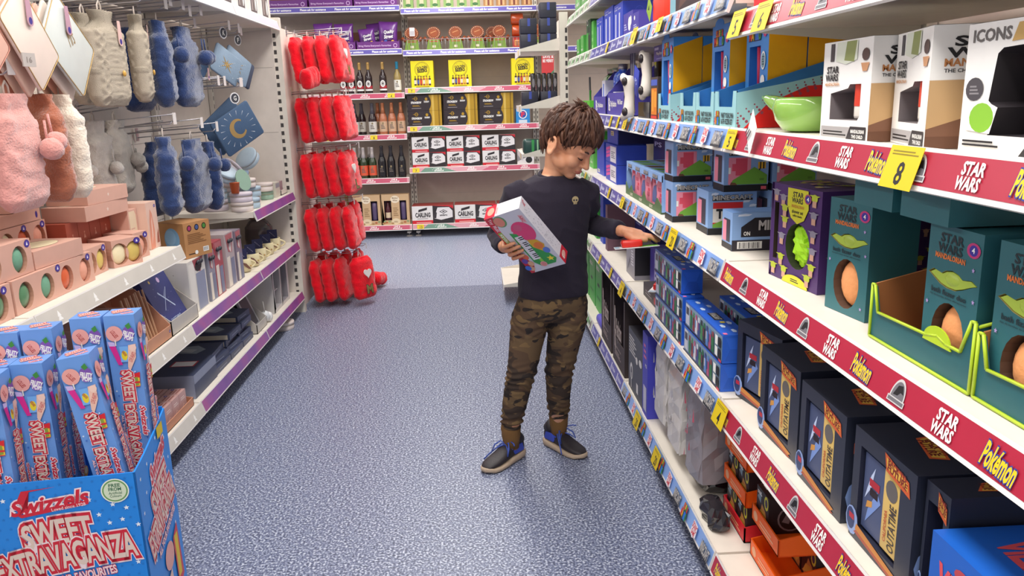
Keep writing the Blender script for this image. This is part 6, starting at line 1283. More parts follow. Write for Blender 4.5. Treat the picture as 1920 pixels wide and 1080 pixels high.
putb(bt, 'wine_bottle', (-1.306, -1.226, -1.142, -1.057, -.915), 1.455, ['dark wine bottle beside the red bottles, leftmost of five', 'dark wine bottle with a round white label, second of five', 'dark wine bottle with a round white label, third of five', 'dark wine bottle with a round white label, fourth of five', 'dark wine bottle standing apart, nearest the pale one'], 'dark wine bottles')
putb(bottle(.036, .305, m('#C8B070', .1, trans=.5), m('#1E7A9A', .4), 'wine', m('#E6E2D8', .5)), 'wine_bottle', (-.772,), 1.455, ['pale wine bottle with a teal cap at the bay joint'], 'pale wine bottles')
putb(bottle(.041, .315, DRK, m('#4A464E', .4), 'fizz', m('#CFC9C2', .5)), 'sparkling_bottle', (-1.225, -1.165, -1.045), 1.052, ['grey-capped dark sparkling bottle, left of three', 'grey-capped dark sparkling bottle standing behind the left one', 'grey-capped dark sparkling bottle next to the rosy ones'], 'dark sparkling bottles', (0, .1, 0))
putb(bottle(.041, .315, m('#B06A4A', .12, spec=.7), m('#B5714C', .35, .4), 'fizz', m('#C8A486', .5)), 'sparkling_bottle', (-.939, -.849, -.757, -1.0), 1.052, ['copper-coloured rose bottle, left of the front three', 'copper-coloured rose bottle, middle of the front three', 'copper-coloured rose bottle at the bay joint', 'copper-coloured rose bottle behind the dark one'], 'rose bottles', (0, 0, 0, .1))
putb(bottle(.04, .315, m('#2E3A22', .12, spec=.7), m('#C8BDB8', .35, .4), 'fizz', m('#D8583A', .5)), 'sparkling_bottle', (-1.25, -1.163, -1.074, -1.21, -1.115), .618, ['green bottle with orange label, leftmost of the front three', 'green bottle with orange label, middle of the front three', 'green bottle with orange label, right of the front three', 'green bottle with orange label, left one of the back pair', 'green bottle with orange label, right one of the back pair'], 'orange-labelled bottles', (0, 0, 0, .1, .1))
putb(bottle(.041, .325, m('#1E1A1E', .2), m('#2A262A', .3), 'fizz', m('#1E1A1E', .35)), 'sparkling_bottle', (-.978, -.885, -.778), .618, ['matt black bottle, left of three', 'matt black bottle, middle of three', 'matt black bottle at the bay joint'], 'matt black bottles')
putb(bottle(.042, .32, m('#1E2018', .12, spec=.7), m('#6A5A2A', .35, .4), 'fizz', m('#C89A3A', .5)), 'sparkling_bottle', (-1.365,), .135, ['dark bottle with a gold label beside the kraft gift sets'], 'gold-labelled bottle')
# boxes of beer
def f_gold(f):
    BK = m('#2A2416'); f.oval(.5, .68, .33, .28, BK, 26); f.oval(.5, .68, .315, .267, m('#F0DC10'), 26); f.oval(.5, .68, .29, .245, BK, 26); f.oval(.5, .68, .28, .236, m('#F0DC10'), 26)
    f.text('GOLDEN', .27, .7, .46, .1, BK, .05, rot=6); f.text('BEERS', .3, .58, .42, .11, BK, .05, rot=6)
    for i in range(5): f.star(.36 + i * .07, .85, .02, BK)
    for i in range(6):
        x = .13 + i * .128; c = m(['#3A2A1E', '#5A2A1E', '#8A3A20', '#A8502A', '#C07A3A', '#4A2A1E'][i]); f.rect(x, .1, .1, .26, c); f.rect(x + .034, .34, .034, .1, c); f.rect(x + .028, .42, .045, .03, BK); f.rect(x, .16, .1, .14, m(['#D8D0C0', '#4A5AA0', '#C83A30', '#D8D0C0', '#E0B84A', '#E6E0D4'][i]))
    f.rect(.2, .03, .6, .03, m('#8A7A10'))
a = onB(carton(.222, .2, .262, m('#F0DC10', .4), front=f_gold), 'beer_gift_box', -.52, 1.495, 'yellow beer gift box leftmost of three', 'box', 'yellow beer gift boxes')
dup(a, (-.146, YF, 1.4958), 0, 'yellow beer gift box, middle of three'); dup(a, (.478, YF, 1.4958), 0, 'yellow beer gift box rightmost of three, near the sale sign')
def f_strong(f):
    K = m('#2A2026'); GD = m('#B8922E', .35, .3); f.rect(.64, 0, .36, 1, GD); f.rect(.72, 0, .06, 1, m('#D8B85A', .35, .3)); f.rect(.9, 0, .04, 1, m('#8A6A1E', .35, .3)); f.oval(.56, .5, .14, .5, K, 20); f.rect(.3, 0, .26, 1, K)
    f.poly([(.16, .78), (.27, .72), (.3, .78), (.27, .84)], GD); f.oval(.25, .78, .05, .12, GD, 14); f.oval(.25, .78, .035, .085, K, 14); f.rect(.15, .77, .16, .025, GD); f.text('STRONGBOW', .11, .46, .3, .13, WHITE, .04); f.lines(.15, .28, .22, .1, GD, 2); f.rect(.12, .14, .28, .04, m('#8A8486'))
    f.oval(.56, .74, .04, .1, GD, 12); f.text('STRONGBOW', .49, .52, .15, .1, WHITE, .04)
ST = carton(.338, .2, .153, m('#2A2026', .4), front=f_strong); a = None
for r_, z in enumerate((1.122, 1.276)):
    for k, x in enumerate((-.515, -.155, .205)):
        lab = ['lower', 'upper'][r_] + ' black and gold cider box, ' + ['left', 'middle', 'right'][k] + ' stack'
        if a is None: a = onB(ST, 'cider_box', x, z, lab, 'box', 'black and gold cider boxes')
        else: dup(a, (x, YF, z + .0008 + .0004 * r_), 0, lab)
onB(carton(.14, .14, .145, m('#2A84C8', .4), front=lambda f: (f.oval(.5, .62, .3, .3, WHITE, 18), f.oval(.5, .62, .24, .24, m('#2A4A9A'), 18), f.text('F', .4, .48, .2, .28, m('#D8304A'), .06), f.rect(.2, .05, .6, .2, m('#C9D4E0')))), 'lager_pack', .468, 1.122, 'bright blue lager pack with a round badge', 'pack')
def f_carl(f):
    f.rect(0, 0, .5, .2, m('#C8202E')); f.rect(.5, 0, .5, 1, m('#2A2428')); f.poly([(.5, 1), (1, 1), (1, .8), (.9, .94)], m('#C8202E')); f.poly([(.53, .3), (.62, .9), (.9, .9), (.98, .7), (.98, .34), (.7, .2)], m('#E0DCDC')); f.poly([(.5, .3), (.56, .7), (.6, .6), (.58, .3)], m('#3A3438'))
    f.poly([(.15, .66), (.36, .78), (.37, .92), (.16, .8)], m('#2A2428')); f.text('CARLING', .08, .38, .36, .24, m('#2A2428'), .04); f.lines(.1, .05, .36, .1, m('#E0A8A8'), 1); f.lines(.12, .28, .26, .06, m('#8A8486'), 1)
    K = m('#2A2428'); f.poly([(.66, .66), (.76, .78), (.86, .66), (.76, .54)], K); f.poly([(.69, .66), (.76, .745), (.83, .66), (.76, .575)], m('#E0DCDC')); f.poly([(.72, .66), (.76, .7), (.8, .66), (.76, .62)], K); f.text('umbro', .67, .42, .18, .1, K, .04)
CA = carton(.336, .2, .152, m('#E0DCDA', .45), front=f_carl); a = None
for r_, z in enumerate((.712, .865)):
    for k, x in enumerate((-.495, -.145, .215)):
        lab = ['lower', 'upper'][r_] + ' white and red lager box, ' + ['left', 'middle', 'right'][k] + ' stack on the beer bay'
        if a is None: a = onB(CA, 'lager_box', x, z, lab, 'box', 'white and red lager boxes')
        else: dup(a, (x, YF, z + .0008 + .0004 * r_), 0, lab)
onB(carton(.17, .2, .15, m('#D9D4D4'), front=lambda f: (f.poly([(0, .2), (.6, .5), (.4, .9), (0, 1)], m('#8A8486')), f.oval(.7, .3, .2, .22, INK, 12))), 'lager_pack', .485, .712, 'grey and black lager pack right of the lager boxes', 'pack')
CB = carton(.425, .26, .185, m('#E0DCDA', .45), front=f_carl, top=lambda f: f.rect(0, 0, 1, 1, m('#A8443E')))
for k, x in enumerate((-.488, -.048, .39)):
    if k == 0: a = onB(CB, 'lager_box', x, .135, 'large white and red lager box left on the bottom shelf', 'box', 'white and red lager boxes')
    else: dup(a, (x, YF, .1358), 0, ['', 'large white and red lager box in the middle of the bottom shelf', 'large white and red lager box behind the boy on the bottom shelf'][k])
def mulled():
    w, d, h = .285, .1, .315; K = m('#C8A67E', .55); g = G(); g.box(-w / 2, 0, 0, w / 2, d, h, K, skip='f'); f = panels(g, w, d, h)['front']
    hole(f, [(.1, .16), (.36, .16), (.36, .8), (.1, .8)], K, .07, m('#5A3A40'), cell=(0, 0, .38, 1)); hole(f, [(.66, .16), (.9, .16), (.9, .8), (.66, .8)], K, .07, m('#4A3A50'), cell=(.64, 0, 1, 1)); f.g.mesh([f.P(.38, 0, 0), f.P(.64, 0, 0), f.P(.64, 1, 0), f.P(.38, 1, 0)], [(0, 1, 2, 3)], K)
    f.k = .0006; f.oval(.5, .84, .16, .12, m('#E6D6BC'), 20); f.text('Mulled', .4, .86, .2, .05, m('#7A5A3A')); f.text('Wine', .42, .78, .16, .05, m('#7A5A3A')); f.lines(.42, .3, .18, .3, m('#9A7A54'), 5); f.oval(.5, .12, .16, .1, m('#E0CBA8'), 18); f.lines(.43, .09, .14, .05, m('#7A5A3A'), 2)
    for i in range(9): f.oval(.05 + .11 * i if not 3 < i < 6 else .1, .06 + .03 * (i % 3), .05, .03, m(['#A88458', '#B0623A', '#8A9A6A'][i % 3]), 8)
    b = G(); b.lathe([(.028, .055), (.03, .06), (.03, .17), (.012, .21), (.012, .24)], m('#4A1E26', .2), 16, T=Matrix.Translation((-.077, .036, 0))); b.lathe([(.0305, .075), (.0305, .13)], m('#D8C0A0', .5), 16, T=Matrix.Translation((-.077, .036, 0)), cap=False)
    c = G(); c.lathe([(.026, .055), (.03, .06), (.03, .22), (.02, .235)], m('#5A4A6A', .2), 16, T=Matrix.Translation((.08, .036, 0)))
    return g, b, c
mw = mulled(); a = onB(mw[0], 'wine_gift_set', -1.163, .135, 'kraft mulled wine gift set nearer the red end panel', 'gift set', 'kraft wine gift sets', parts=[('bottle', mw[1], None), ('glass', mw[2], None)])
dup(a, (-.868, YF, .1358), 0, 'kraft mulled wine gift set at the bay joint')
g = G(); g.box(-.07, 0, 0, .07, .003, .28, m('#4A7A5A', .5)); f = Fr(g, (-.07, 0, 0), (1, 0, 0), (0, 0, 1), .14, .28); f.poly([(0, 0), (1, .5), (1, 1), (0, 1)], m('#C8383A')); f.text('SAVE &', .1, .84, .75, .1, WHITE, .03); f.text('BE MERRY', .1, .7, .75, .1, WHITE, .03)
T(g.obj('sale_sign', None, (.735, YF - .012, 1.515)), 'red and green sale sign beside the yellow beer boxes', 'sign')

# ------------------------------------------------------------------ shelf wing on the far end of the right run
r = root('wing_shelf_stand', (.565, 5.55, 0)); T(r, 'white shelf wing with slotted post at the far end of the right run', 'display panel')
g = G(); g.box(.0, -.29, .03, .02, .29, 1.86, CREAM); g.obj('back_panel', r)
g = G(); g.box(-.022, -.335, 0, .03, -.292, 1.885, CREAM)
for k in range(35): g.box(.012, -.3356, .06 + k * .05, .026, -.3348, .09 + k * .05, m('#3E3A3A', .7))
g.obj('upright', r)
for (z, dp, nm) in ((1.668, .27, 0), (1.312, .27, 0), (1.003, .27, 0), (.13, .42, 1)):
    g = G(); g.box(-dp, -.285, z - .012, -.001, .285, z, SHELF)
    for q in (-.29, .286): g.mesh([(-dp, q, z - .012), (-.001, q, z - .012), (-.001, q, z + .062), (-.02, q, z + .066), (-dp, q, z + .004), (-dp, q + .004, z - .012), (-.001, q + .004, z - .012), (-.001, q + .004, z + .062), (-.02, q + .004, z + .066), (-dp, q + .004, z + .004)],
        [(0, 1, 2, 3, 4), (9, 8, 7, 6, 5), (0, 5, 6, 1), (1, 6, 7, 2), (2, 7, 8, 3), (3, 8, 9, 4), (4, 9, 5, 0)], CREAM)
    s = g.obj('shelf', r); g = G(); g.box(-dp - .006, -.29, z - .035, -dp, .29, z + .006, m('#E4E0DE')); 
    f = Fr(g, (-dp - .006, .29, z - .035), (0, -1, 0), (0, 0, 1), .58, .04); f.rect(.7, .1, .1, .8, YEL); g.obj('price_strip', s)
NB = m('#2A2A3A', .4)
def navybox(): 
    g = G(); g.soft(-.054, 0, 0, .054, .12, .094, .006, NB); f = Fr(g, (-.054, -.0005, 0), (1, 0, 0), (0, 0, 1), .108, .094); f.rect(.44, .5, .16, .5, m('#3A4AA0')); f.lines(.05, .485, .9, .02, m('#1A1A26'), 1)
    f = Fr(g, (-.0545, .12, 0), (0, -1, 0), (0, 0, 1), .12, .094); f.rect(.3, .4, .16, .2, m('#8A8A9A')); return g
a = None
for (x, z, y, lab) in ((.352, 1.669, 5.275, 'navy ribboned gift box, bottom left of the near stack'), (.478, 1.669, 5.275, 'navy ribboned gift box, bottom right of the near stack'), (.352, 1.7635, 5.275, 'navy ribboned gift box, top of the left near pile'), (.478, 1.7635, 5.275, 'navy ribboned gift box, middle of the right near pile'), (.478, 1.858, 5.275, 'navy ribboned gift box topmost of the right near pile'), (.352, 1.313, 5.275, 'navy ribboned gift box left on the second wing shelf'), (.475, 1.313, 5.275, 'navy ribboned gift box right on the second wing shelf')):
    if a is None: a = T(navybox().obj('gift_box', None, (x, y, z)), lab, 'box', 'navy ribboned gift boxes')
    else: dup(a, (x, y, z), 0, lab)
for k in range(5):
    g = G(); g.soft(-.016, 0, 0, .016, .06, .125, .008, m('#2E2A30', .2, spec=.8)); f = Fr(g, (-.016, -.0005, 0), (1, 0, 0), (0, 0, 1), .032, .125); f.oval(.5, .7, .3, .14, m('#8A868C'), 8); f.poly([(.2, .1), (.5, .4), (.4, .5)], m('#B9B6BA'))
    T(g.obj('cellophane_pack', None, (.385 + k * .036, 5.42, 1.313), 0), 'black cellophane pack, ' + ORD[k] + ' from the left above the navy boxes', 'pack', 'black cellophane packs') if False else T(g.obj('cellophane_pack', None, (.385 + k * .036, 5.41, 1.313 + .0), 0), 'black cellophane pack, ' + ORD[k] + ' from the left on the second wing shelf', 'pack', 'black cellophane packs')
    COL.objects[-1].scale = (1, 1, 1.7)
g = G(); g.soft(-.06, 0, 0, .06, .12, .1, .02, m('#2A4A46', .3)); f = Fr(g, (-.06, -.0005, 0), (1, 0, 0), (0, 0, 1), .12, .1); f.rect(.46, .05, .14, .9, m('#3A9A52')); f.rect(.75, .05, .08, .9, m('#9ACAA0')); T(g.obj('toiletry_bag', None, (.36, 5.28, 1.004)), 'dark green striped bag on the third wing shelf', 'bag')
g = G(); g.soft(-.05, 0, 0, .05, .12, .2, .02, m('#8A7A7E', .2, spec=.8)); T(g.obj('cellophane_pack', None, (.48, 5.28, 1.004)), 'grey cellophane pack beside the green striped bag', 'pack')
# ------------------------------------------------------------------ sweet bin at the front left
BX, BY, BR = -.9817, 1.6767, 7
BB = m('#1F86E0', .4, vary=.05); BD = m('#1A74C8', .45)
bm_ = Matrix.Translation((BX, BY, 0)) @ Matrix.Rotation(R(BR), 4, 'Z')
r = root('dump_bin', (BX, BY, 0), BR); T(r, 'bright blue cardboard sweet bin with star pattern, front left', 'display bin')
w, d, hf, hb = .35, .285, .56, .60
def stars(f, pts, s, a=None):
    for (x, y) in pts:
        if abs(f.u.x) > .5 and f.O.x + x * f.w < -w / 2 + .008: continue
        f.star(x, y, s, a or m('#E8F0FA'))
rr = random.Random(12)
def dots(f, n, top=None):
    for i in range(n):
        for j in range(int(n * f.h / f.w)):
            x = (i + .5 + .5 * (j % 2)) / (n + .5); y = (j + .5) / int(n * f.h / f.w)
            if top and y > top(x) or f.O.x + x * f.w < -w / 2 + .006: continue
            f.star(x, y, .011, m('#1C78CE')); f.k -= DK_
g = G(); g.box(-w / 2, 0, 0, w / 2, .004, hf, BB); f = Fr(g, (w / 2 - .404, 0, 0), (1, 0, 0), (0, 0, 1), .404, hf)
dots(f, 17); f.k = .0008
RD = m('#CE2036', .4); CRM = m('#E3CDBF', .45); PKW = m('#F3DDE0', .45)
stars(f, [(.1, .84), (.13, .885), (.22, .86), (.04, .92), (.3, .93), (.78, .83), (.74, .9), (.70, .93), (.86, .87), (.9, .80), (.93, .85), (.83, .79), (.98, .77), (.04, .72), (.12, .76), (.6, .47), (.85, .52), (.5, .455), (.4, .46), (.95, .6), (.28, .44), (.1, .5)], .016)
f.text('Swizzels', .34, .875, .40, .062, RD, .035, rot=6, skew=.3, outline=PKW, ow=.07, res=3); f.poly([(.36, .862), (.74, .90), (.735, .883), (.38, .85)], RD); f.text('Loved since 1928', .54, .872, .18, .014, PKW, .01, rot=6); f.poly([(.34, .845), (.37, .86), (.42, .9), (.44, .96), (.58, .972), (.4, .965), (.375, .93), (.42, .885)], RD)
def lava(t, x, y, w_, h_, rot, arch, fr=None, o1=.14, o2=.075, bold=.03, sk=0):
    ff = fr or f
    ff.text(t, x, y, w_, h_, PKW, bold + o1, rot=rot, arch=arch, res=3); ff.text(t, x, y, w_, h_, RD, bold + o2 + .02, rot=rot, arch=arch, res=3); ff.text(t, x, y, w_, h_, CRM, bold, rot=rot, arch=arch, res=3)
lava('SWEET', .37, .715, .36, .105, 5, .3); lava('EXTRAVAGANZA', .20, .60, .75, .105, 7, .5)
f.text('ALL YOUR FAVOURITES', .40, .545, .43, .036, PKW, .03, rot=7, outline=RD, ow=.05, res=3)
f.oval(.885, .93, .075, .053, m('#E9EEE0'), 26); f.oval(.885, .93, .068, .048, m('#6A9A5A'), 26); f.oval(.885, .93, .06, .042, m('#D5E0C4'), 26); DG = m('#3A6A4A')
f.text('FREE', .855, .947, .06, .014, DG, .03); f.text('FROM', .852, .93, .066, .014, DG, .03); f.text('Artificial', .85, .915, .07, .011, DG, .01); f.text('Colours', .855, .902, .06, .011, DG, .01)
f.poly([(.42, .36), (.6, .40), (.75, .36), (.7, .1), (.45, .1)], m('#D8E4F2')); f.poly([(.46, .36), (.6, .39), (.7, .34), (.6, .32)], m('#B9CCE4'))
o = g.obj('front_panel', r); o['label'] = 'front panel with red and cream lettering'
def side(x0, x1, nm, art):
    g = G(); n = 10; top = [(0, hf), (.05, hf + .004)] + [(.05 + (d - .05) * i / n, hf + .004 + (hb - hf) * (i / n) ** 1.2) for i in range(1, n + 1)]
    pts = [(0, 0), (d, 0)] + top[::-1]
    vs = [(x0, y, z) for y, z in pts] + [(x1, y, z) for y, z in pts]; k = len(pts)
    g.mesh(vs, [tuple(range(k - 1, -1, -1)), tuple(range(k, 2 * k))] + [(i, (i + 1) % k, (i + 1) % k + k, i + k) for i in range(k)], BB)
    if art:
        f = Fr(g, (x1, 0, 0), (0, 1, 0), (0, 0, 1), d, hb); f.k = .0008
        stars(f, [(.1, .88), (.2, .8), (.08, .74), (.3, .9), (.85, .9), (.9, .8), (.75, .62), (.92, .7), (.12, .6), (.6, .95), (.85, .5), (.2, .5)], .022)
        f.text('Swizzels', .34, .83, .5, .07, RD, .035, rot=18, skew=.3, outline=PKW, ow=.07); lava('SWEET', .3, .67, .5, .11, 16, .2, f); lava('EXTRAVAGANZA', .1, .575, .84, .1, 16, .3, f)
        f.text('ALL YOUR FAVOURITES', .28, .52, .6, .03, PKW, .03, rot=16, outline=RD, ow=.05)
        f.rect(.66, .93, .18, .05, YEL); f.poly([(.72, .2), (.9, .24), (.86, .5), (.7, .46)], RD); f.rect(.74, .26, .1, .2, m('#E0C22A')); f.oval(.55, .42, .14, .06, m('#E6A8A0'), 14); f.poly([(.45, .1), (.6, .12), (.56, .36), (.44, .34)], m('#E4C4B8')); f.oval(.3, .3, .12, .07, m('#7A4A9A'), 12); f.oval(.18, .18, .14, .08, m('#E8B8C0'), 12)
    g.obj('side_panel', r)
side(w / 2 - .004, w / 2, 'right', True); side(-w / 2, -w / 2 + .004, 'left', False)
g = G(); g.box(-w / 2 + .0042, d - .004, 0, w / 2 - .0042, d, hb + .01, BB); f = Fr(g, (-w / 2, d - .0042, 0), (1, 0, 0), (0, 0, 1), w, hb); dots(f, 16); g.obj('back_panel', r)
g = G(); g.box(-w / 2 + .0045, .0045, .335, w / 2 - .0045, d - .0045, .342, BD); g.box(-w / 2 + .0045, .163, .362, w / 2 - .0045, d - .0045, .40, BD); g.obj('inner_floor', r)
# the sweet boxes
SB = m('#6C9BDE', .35); SW, SL = .069, .462
STD, STL = m('#3E6CC4'), m('#D6E6FA')
def sweet_art(f):
    rr = random.Random(3)
    for i in range(44): f.star(rr.uniform(.08, .92), rr.uniform(.03, .70), .045, STD if i % 3 else STL)
    f.oval(.30, .905, .27, .042, m('#E8A49C'), 18); f.text('LOLLIES', .16, .893, .28, .02, m('#B0403A'), .03, rot=-60); f.rect(.28, .84, .04, .03, m('#E8E2D8'))
    f.oval(.76, .905, .2, .035, m('#7A50A8'), 14); f.oval(.74, .885, .16, .022, m('#8E68BA'), 12); f.text('FRUITY', .58, .885, .36, .026, WHITE, .04, rot=-20); f.text('POPS', .62, .867, .28, .02, WHITE, .04, rot=-20); f.poly([(.68, .945), (.82, .96), (.88, .935), (.76, .925)], m('#3E8A3A'))
    f.poly([(.06, .85), (.28, .845), (.44, .735), (.30, .735)], m('#D8288E')); f.poly([(.05, .865), (.26, .86), (.28, .838), (.08, .84)], m('#C9B8E8'))
    f.rect(.4, .75, .28, .085, m('#74AEEA')); f.oval(.54, .785, .1, .026, m('#E6D02A'), 14); f.text('REFRESHERS', .44, .79, .2, .012, m('#B03038'), .03, rot=-60)
    f.poly([(.7, .84), (.95, .845), (.9, .77), (.66, .7), (.6, .72)], m('#EBC0AE')); f.text('LOVE HEARTS', .6, .765, .36, .02, m('#C04048'), .02, rot=62); f.oval(.84, .825, .12, .018, m('#F0CDBE'), 12)
    f.poly([(.62, .68), (.96, .69), (.9, .61), (.6, .61)], m('#D8202A')); f.rect(.64, .615, .28, .045, m('#E6C22A')); f.poly([(.66, .61), (.88, .62), (.86, .665), (.7, .66)], m('#8A9A3A')); f.rect(.64, .63, .28, .01, m('#D8202A'))
    # lettering running downwards
    q = Fr(f.g, f.P(.30, .70, 0), -f.v, f.u, .56 * f.h, .42 * f.w); q.k = f.k + .0003
    for t, x, w_, y, h_ in (('SWEET', .0, .30, .14, .78), ('EXTRAVAGANZA', .33, .67, .06, .72)):
        q.text(t, x, y, w_, h_, PKW, .17, res=1); q.text(t, x, y, w_, h_, RD, .13, res=1); q.text(t, x, y, w_, h_, CRM, .03, res=1)
    q = Fr(f.g, f.P(.8, .5, 0), -f.v, f.u, .16 * f.h, .2 * f.w); q.k = f.k + .001; q.text('Swizzels', 0, 0, 1, .9, RD, .03, skew=.3, outline=PKW, ow=.08, res=1)
    q = Fr(f.g, f.P(.14, .46, 0), -f.v, f.u, .26 * f.h, .09 * f.w); q.k = f.k + .001; q.text('ALL YOUR FAVOURITES', 0, .1, 1, .8, PKW, .03, outline=RD, ow=.05, res=1)
    f.k += .0016; f.oval(.7, .16, .2, .03, m('#E6A02A'), 12); f.oval(.7, .165, .14, .02, m('#F0E0B0'), 12); f.oval(.3, .07, .22, .032, m('#E8A49C'), 14); f.poly([(.46, .13), (.6, .135), (.94, .03), (.78, .02)], m('#D83848')); f.oval(.7, .08, .14, .024, m('#E6D02A'), 12)
def sweet_top(f):
    f.text('Swizzels', .5, .2, .4, .2, RD, .02, rot=35, outline=PKW, ow=.06, res=1); f.text('SWEET', .1, .6, .5, .2, CRM, .03, rot=35, outline=RD, ow=.1, res=1); f.text('EXTRAVAGANZA', .16, .42, .62, .2, CRM, .03, rot=35, outline=RD, ow=.1, res=1)
sb = carton(SW, SW, SL, SB, front=sweet_art, right=sweet_art, top=sweet_top)
_src = []
def sweet(lx, ly, z, lab, tilt=0, lean=0, yaw=0):
    p = bm_ @ V((lx, ly, z)); rot = (R(lean), R(tilt), R(BR + yaw))
    if not _src: o = sb.obj('sweet_box', None, p, rot=rot); _src.append(T(o, lab, 'box', 'blue sweet boxes in the bin')); return
    dup(_src[0], p, None, lab, rot=rot)
Z1, Z2 = .3435, .4015
cols_ = (-.126, -.051)
sweet(-.117, .012, Z1, 'blue sweet box at the front of the bin with its full face showing')
for k, x in enumerate(cols_): sweet(x, .0890, Z1 + .003 * k, 'blue sweet box in the second row, ' + ['left', 'right'][k])
for k, x in enumerate(cols_): sweet(x, .168, Z2 + .004 * k, 'blue sweet box in the third row of the bin, ' + ['left', 'right'][k])
sweet(.121, .062, Z1 + .024, 'blue sweet box leaning sideways in the middle of the bin', tilt=-7.5, yaw=3)
sweet(.058, .172, Z2 + .022, 'blue sweet box in the back pair, left one')
sweet(.1335, .172, Z2 + .024, 'blue sweet box in the back pair, right one next to the side panel')
# ------------------------------------------------------------------ the boy
def bake(g, name, voxel, smooth=4, mats=None, parent=None, fac=.5):
    o = g.obj('raw'); md = o.modifiers.new('r', 'REMESH'); md.mode = 'VOXEL'; md.voxel_size = voxel; md.use_smooth_shade = True
    if smooth: sm = o.modifiers.new('s', 'SMOOTH'); sm.factor = fac; sm.iterations = smooth
    bpy.context.view_layer.update(); dg = bpy.context.evaluated_depsgraph_get()
    me = bpy.data.meshes.new_from_object(o.evaluated_get(dg)); bpy.data.objects.remove(o); me.name = name
    me.materials.clear(); me.materials.append(mats)
    me.polygons.foreach_set('material_index', [0] * len(me.polygons)); me.polygons.foreach_set('use_smooth', [True] * len(me.polygons))
    q = bpy.data.objects.new(name, me); COL.objects.link(q)
    if parent: q.parent = parent
    return q
def wob(o, fn):
    me = o.data; ns = [v.normal.copy() for v in me.vertices]
    for v, n in zip(me.vertices, ns): v.co += n * fn(v.co)
    me.update()
SK_ = bpy.data.materials.new('skin'); SK_.use_nodes = True; _nt = SK_.node_tree; _b = _nt.nodes['Principled BSDF']
_b.inputs['Roughness'].default_value = .5; _b.inputs['Subsurface Weight'].default_value = .12; _b.inputs['Subsurface Radius'].default_value = (.012, .005, .003); _b.inputs['Subsurface Scale'].default_value = 1
_n = _nt.nodes.new('ShaderNodeTexNoise'); _n.inputs['Scale'].default_value = 14; _r = _nt.nodes.new('ShaderNodeValToRGB'); _r.color_ramp.elements[0].color = lin('#C48460'); _r.color_ramp.elements[1].color = lin('#D89E7C'); _r.color_ramp.elements[0].position = .3; _r.color_ramp.elements[1].position = .7
_tc = _nt.nodes.new('ShaderNodeTexCoord'); _nt.links.new(_tc.outputs['Object'], _n.inputs['Vector']); _nt.links.new(_n.outputs['Fac'], _r.inputs['Fac']); _nt.links.new(_r.outputs['Color'], _b.inputs['Base Color'])
A0 = m('#888888')
HC = V((.314, 2.742, 1.212))
HM = Matrix.Translation(HC) @ Matrix.Rotation(R(57), 4, 'Z') @ Matrix.Rotation(R(34), 4, 'X') @ Matrix.Rotation(R(3), 4, 'Y')
HS = 1.0
def H(x, y, z): return HM @ V((x * HS, y * HS, z * HS))
g = G()
def hb(c, r, n=20): g.ball(c, r, A0, n, T=HM)
hb((0, .014, .03), (.071, .088, .078), 28)           # skull
hb((0, -.030, .012), (.064, .058, .066), 24)         # forehead
hb((0, -.034, -.042), (.054, .050, .062), 24)        # face
for s in (-1, 1): hb((s * .030, -.050, -.036), (.030, .030, .030)); hb((s * .036, -.022, -.060), (.024, .034, .026)); hb((s * .030, -.070, .012), (.022, .016, .009)); hb((s * .029, -.068, -.008), (.0155, .0135, .0105), 16)
hb((0, -.060, -.086), (.025, .022, .018)); hb((0, -.044, -.078), (.036, .034, .022))
g.tube([HM @ V(p) for p in ((0, -.078, .008), (0, -.086, -.010), (0, -.096, -.028), (0, -.098, -.036))], [.009, .0095, .011, .0115], A0, 12)
hb((0, -.100, -.0345), (.0115, .011, .0095), 14)
for s in (-1, 1): hb((s * .0105, -.090, -.037), (.0085, .0095, .0065), 12)
hb((0, -.080, -.0585), (.020, .0115, .0062), 16); hb((0, -.077, -.0675), (.0175, .0115, .0062), 16); hb((0, -.074, -.050), (.018, .014, .014), 14)
for s in (-1, 1):                                     # ears
    T_ = HM @ Matrix.Translation((s * .072, .018, -.024)) @ Matrix.Rotation(R(s * 24), 4, 'Z') @ Matrix.Rotation(R(-12), 4, 'X')
    ring = [(s * (.005 + .004 * math.sin(t * 2 * math.pi)), .019 * math.cos(2 * math.pi * t) * (1 - .25 * (math.sin(2 * math.pi * t) < 0)), .030 * math.sin(2 * math.pi * t)) for t in [k / 18 for k in range(19)]]
    g.tube([T_ @ V(p) for p in ring], .0052, A0, 8); g.ball((s * .000, .002, .0), (.0045, .017, .026), A0, 14, T=T_); g.ball((s * .003, -.004, -.024), (.006, .010, .009), A0, 10, T=T_)
NB_ = V((.262, 2.79, 1.075))
g.tube([NB_ + V((0, .0, -.06)), NB_, NB_ + V((.012, -.008, .05)), H(0, .022, -.045), H(0, .012, 0)], [.060, .050, .044, .045, .05], A0, 20)
# trunk and limbs (under the clothes), one surface
ax = V((math.cos(R(14)), math.sin(R(14)), 0)); ay = V((-math.sin(R(14)), math.cos(R(14)), 0))
def ring(c, rx, ry, n=28, e=.85): return [c + ax * (rx * math.copysign(abs(math.cos(t)) ** e, math.cos(t))) + ay * (ry * math.copysign(abs(math.sin(t)) ** e, math.sin(t))) for t in [2 * math.pi * k / n for k in range(n)]]
def torso(G_, ins=0, z0=.60):
    prof = [(.60, .112, .078), (.66, .118, .084), (.72, .114, .081), (.80, .112, .080), (.88, .116, .083), (.96, .124, .086), (1.02, .132, .084), (1.055, .122, .074), (1.08, .088, .060), (1.10, .050, .05)]
    G_.loft([ring(V((.254, 2.80 - .04 * (z - .6), z)), rx - ins, ry - ins) for z, rx, ry in prof if z >= z0], A0)
torso(g, .014)
RS, RE, RW = V((.132, 2.745, 1.035)), V((.062, 2.845, .872)), V((.079, 2.672, .868))
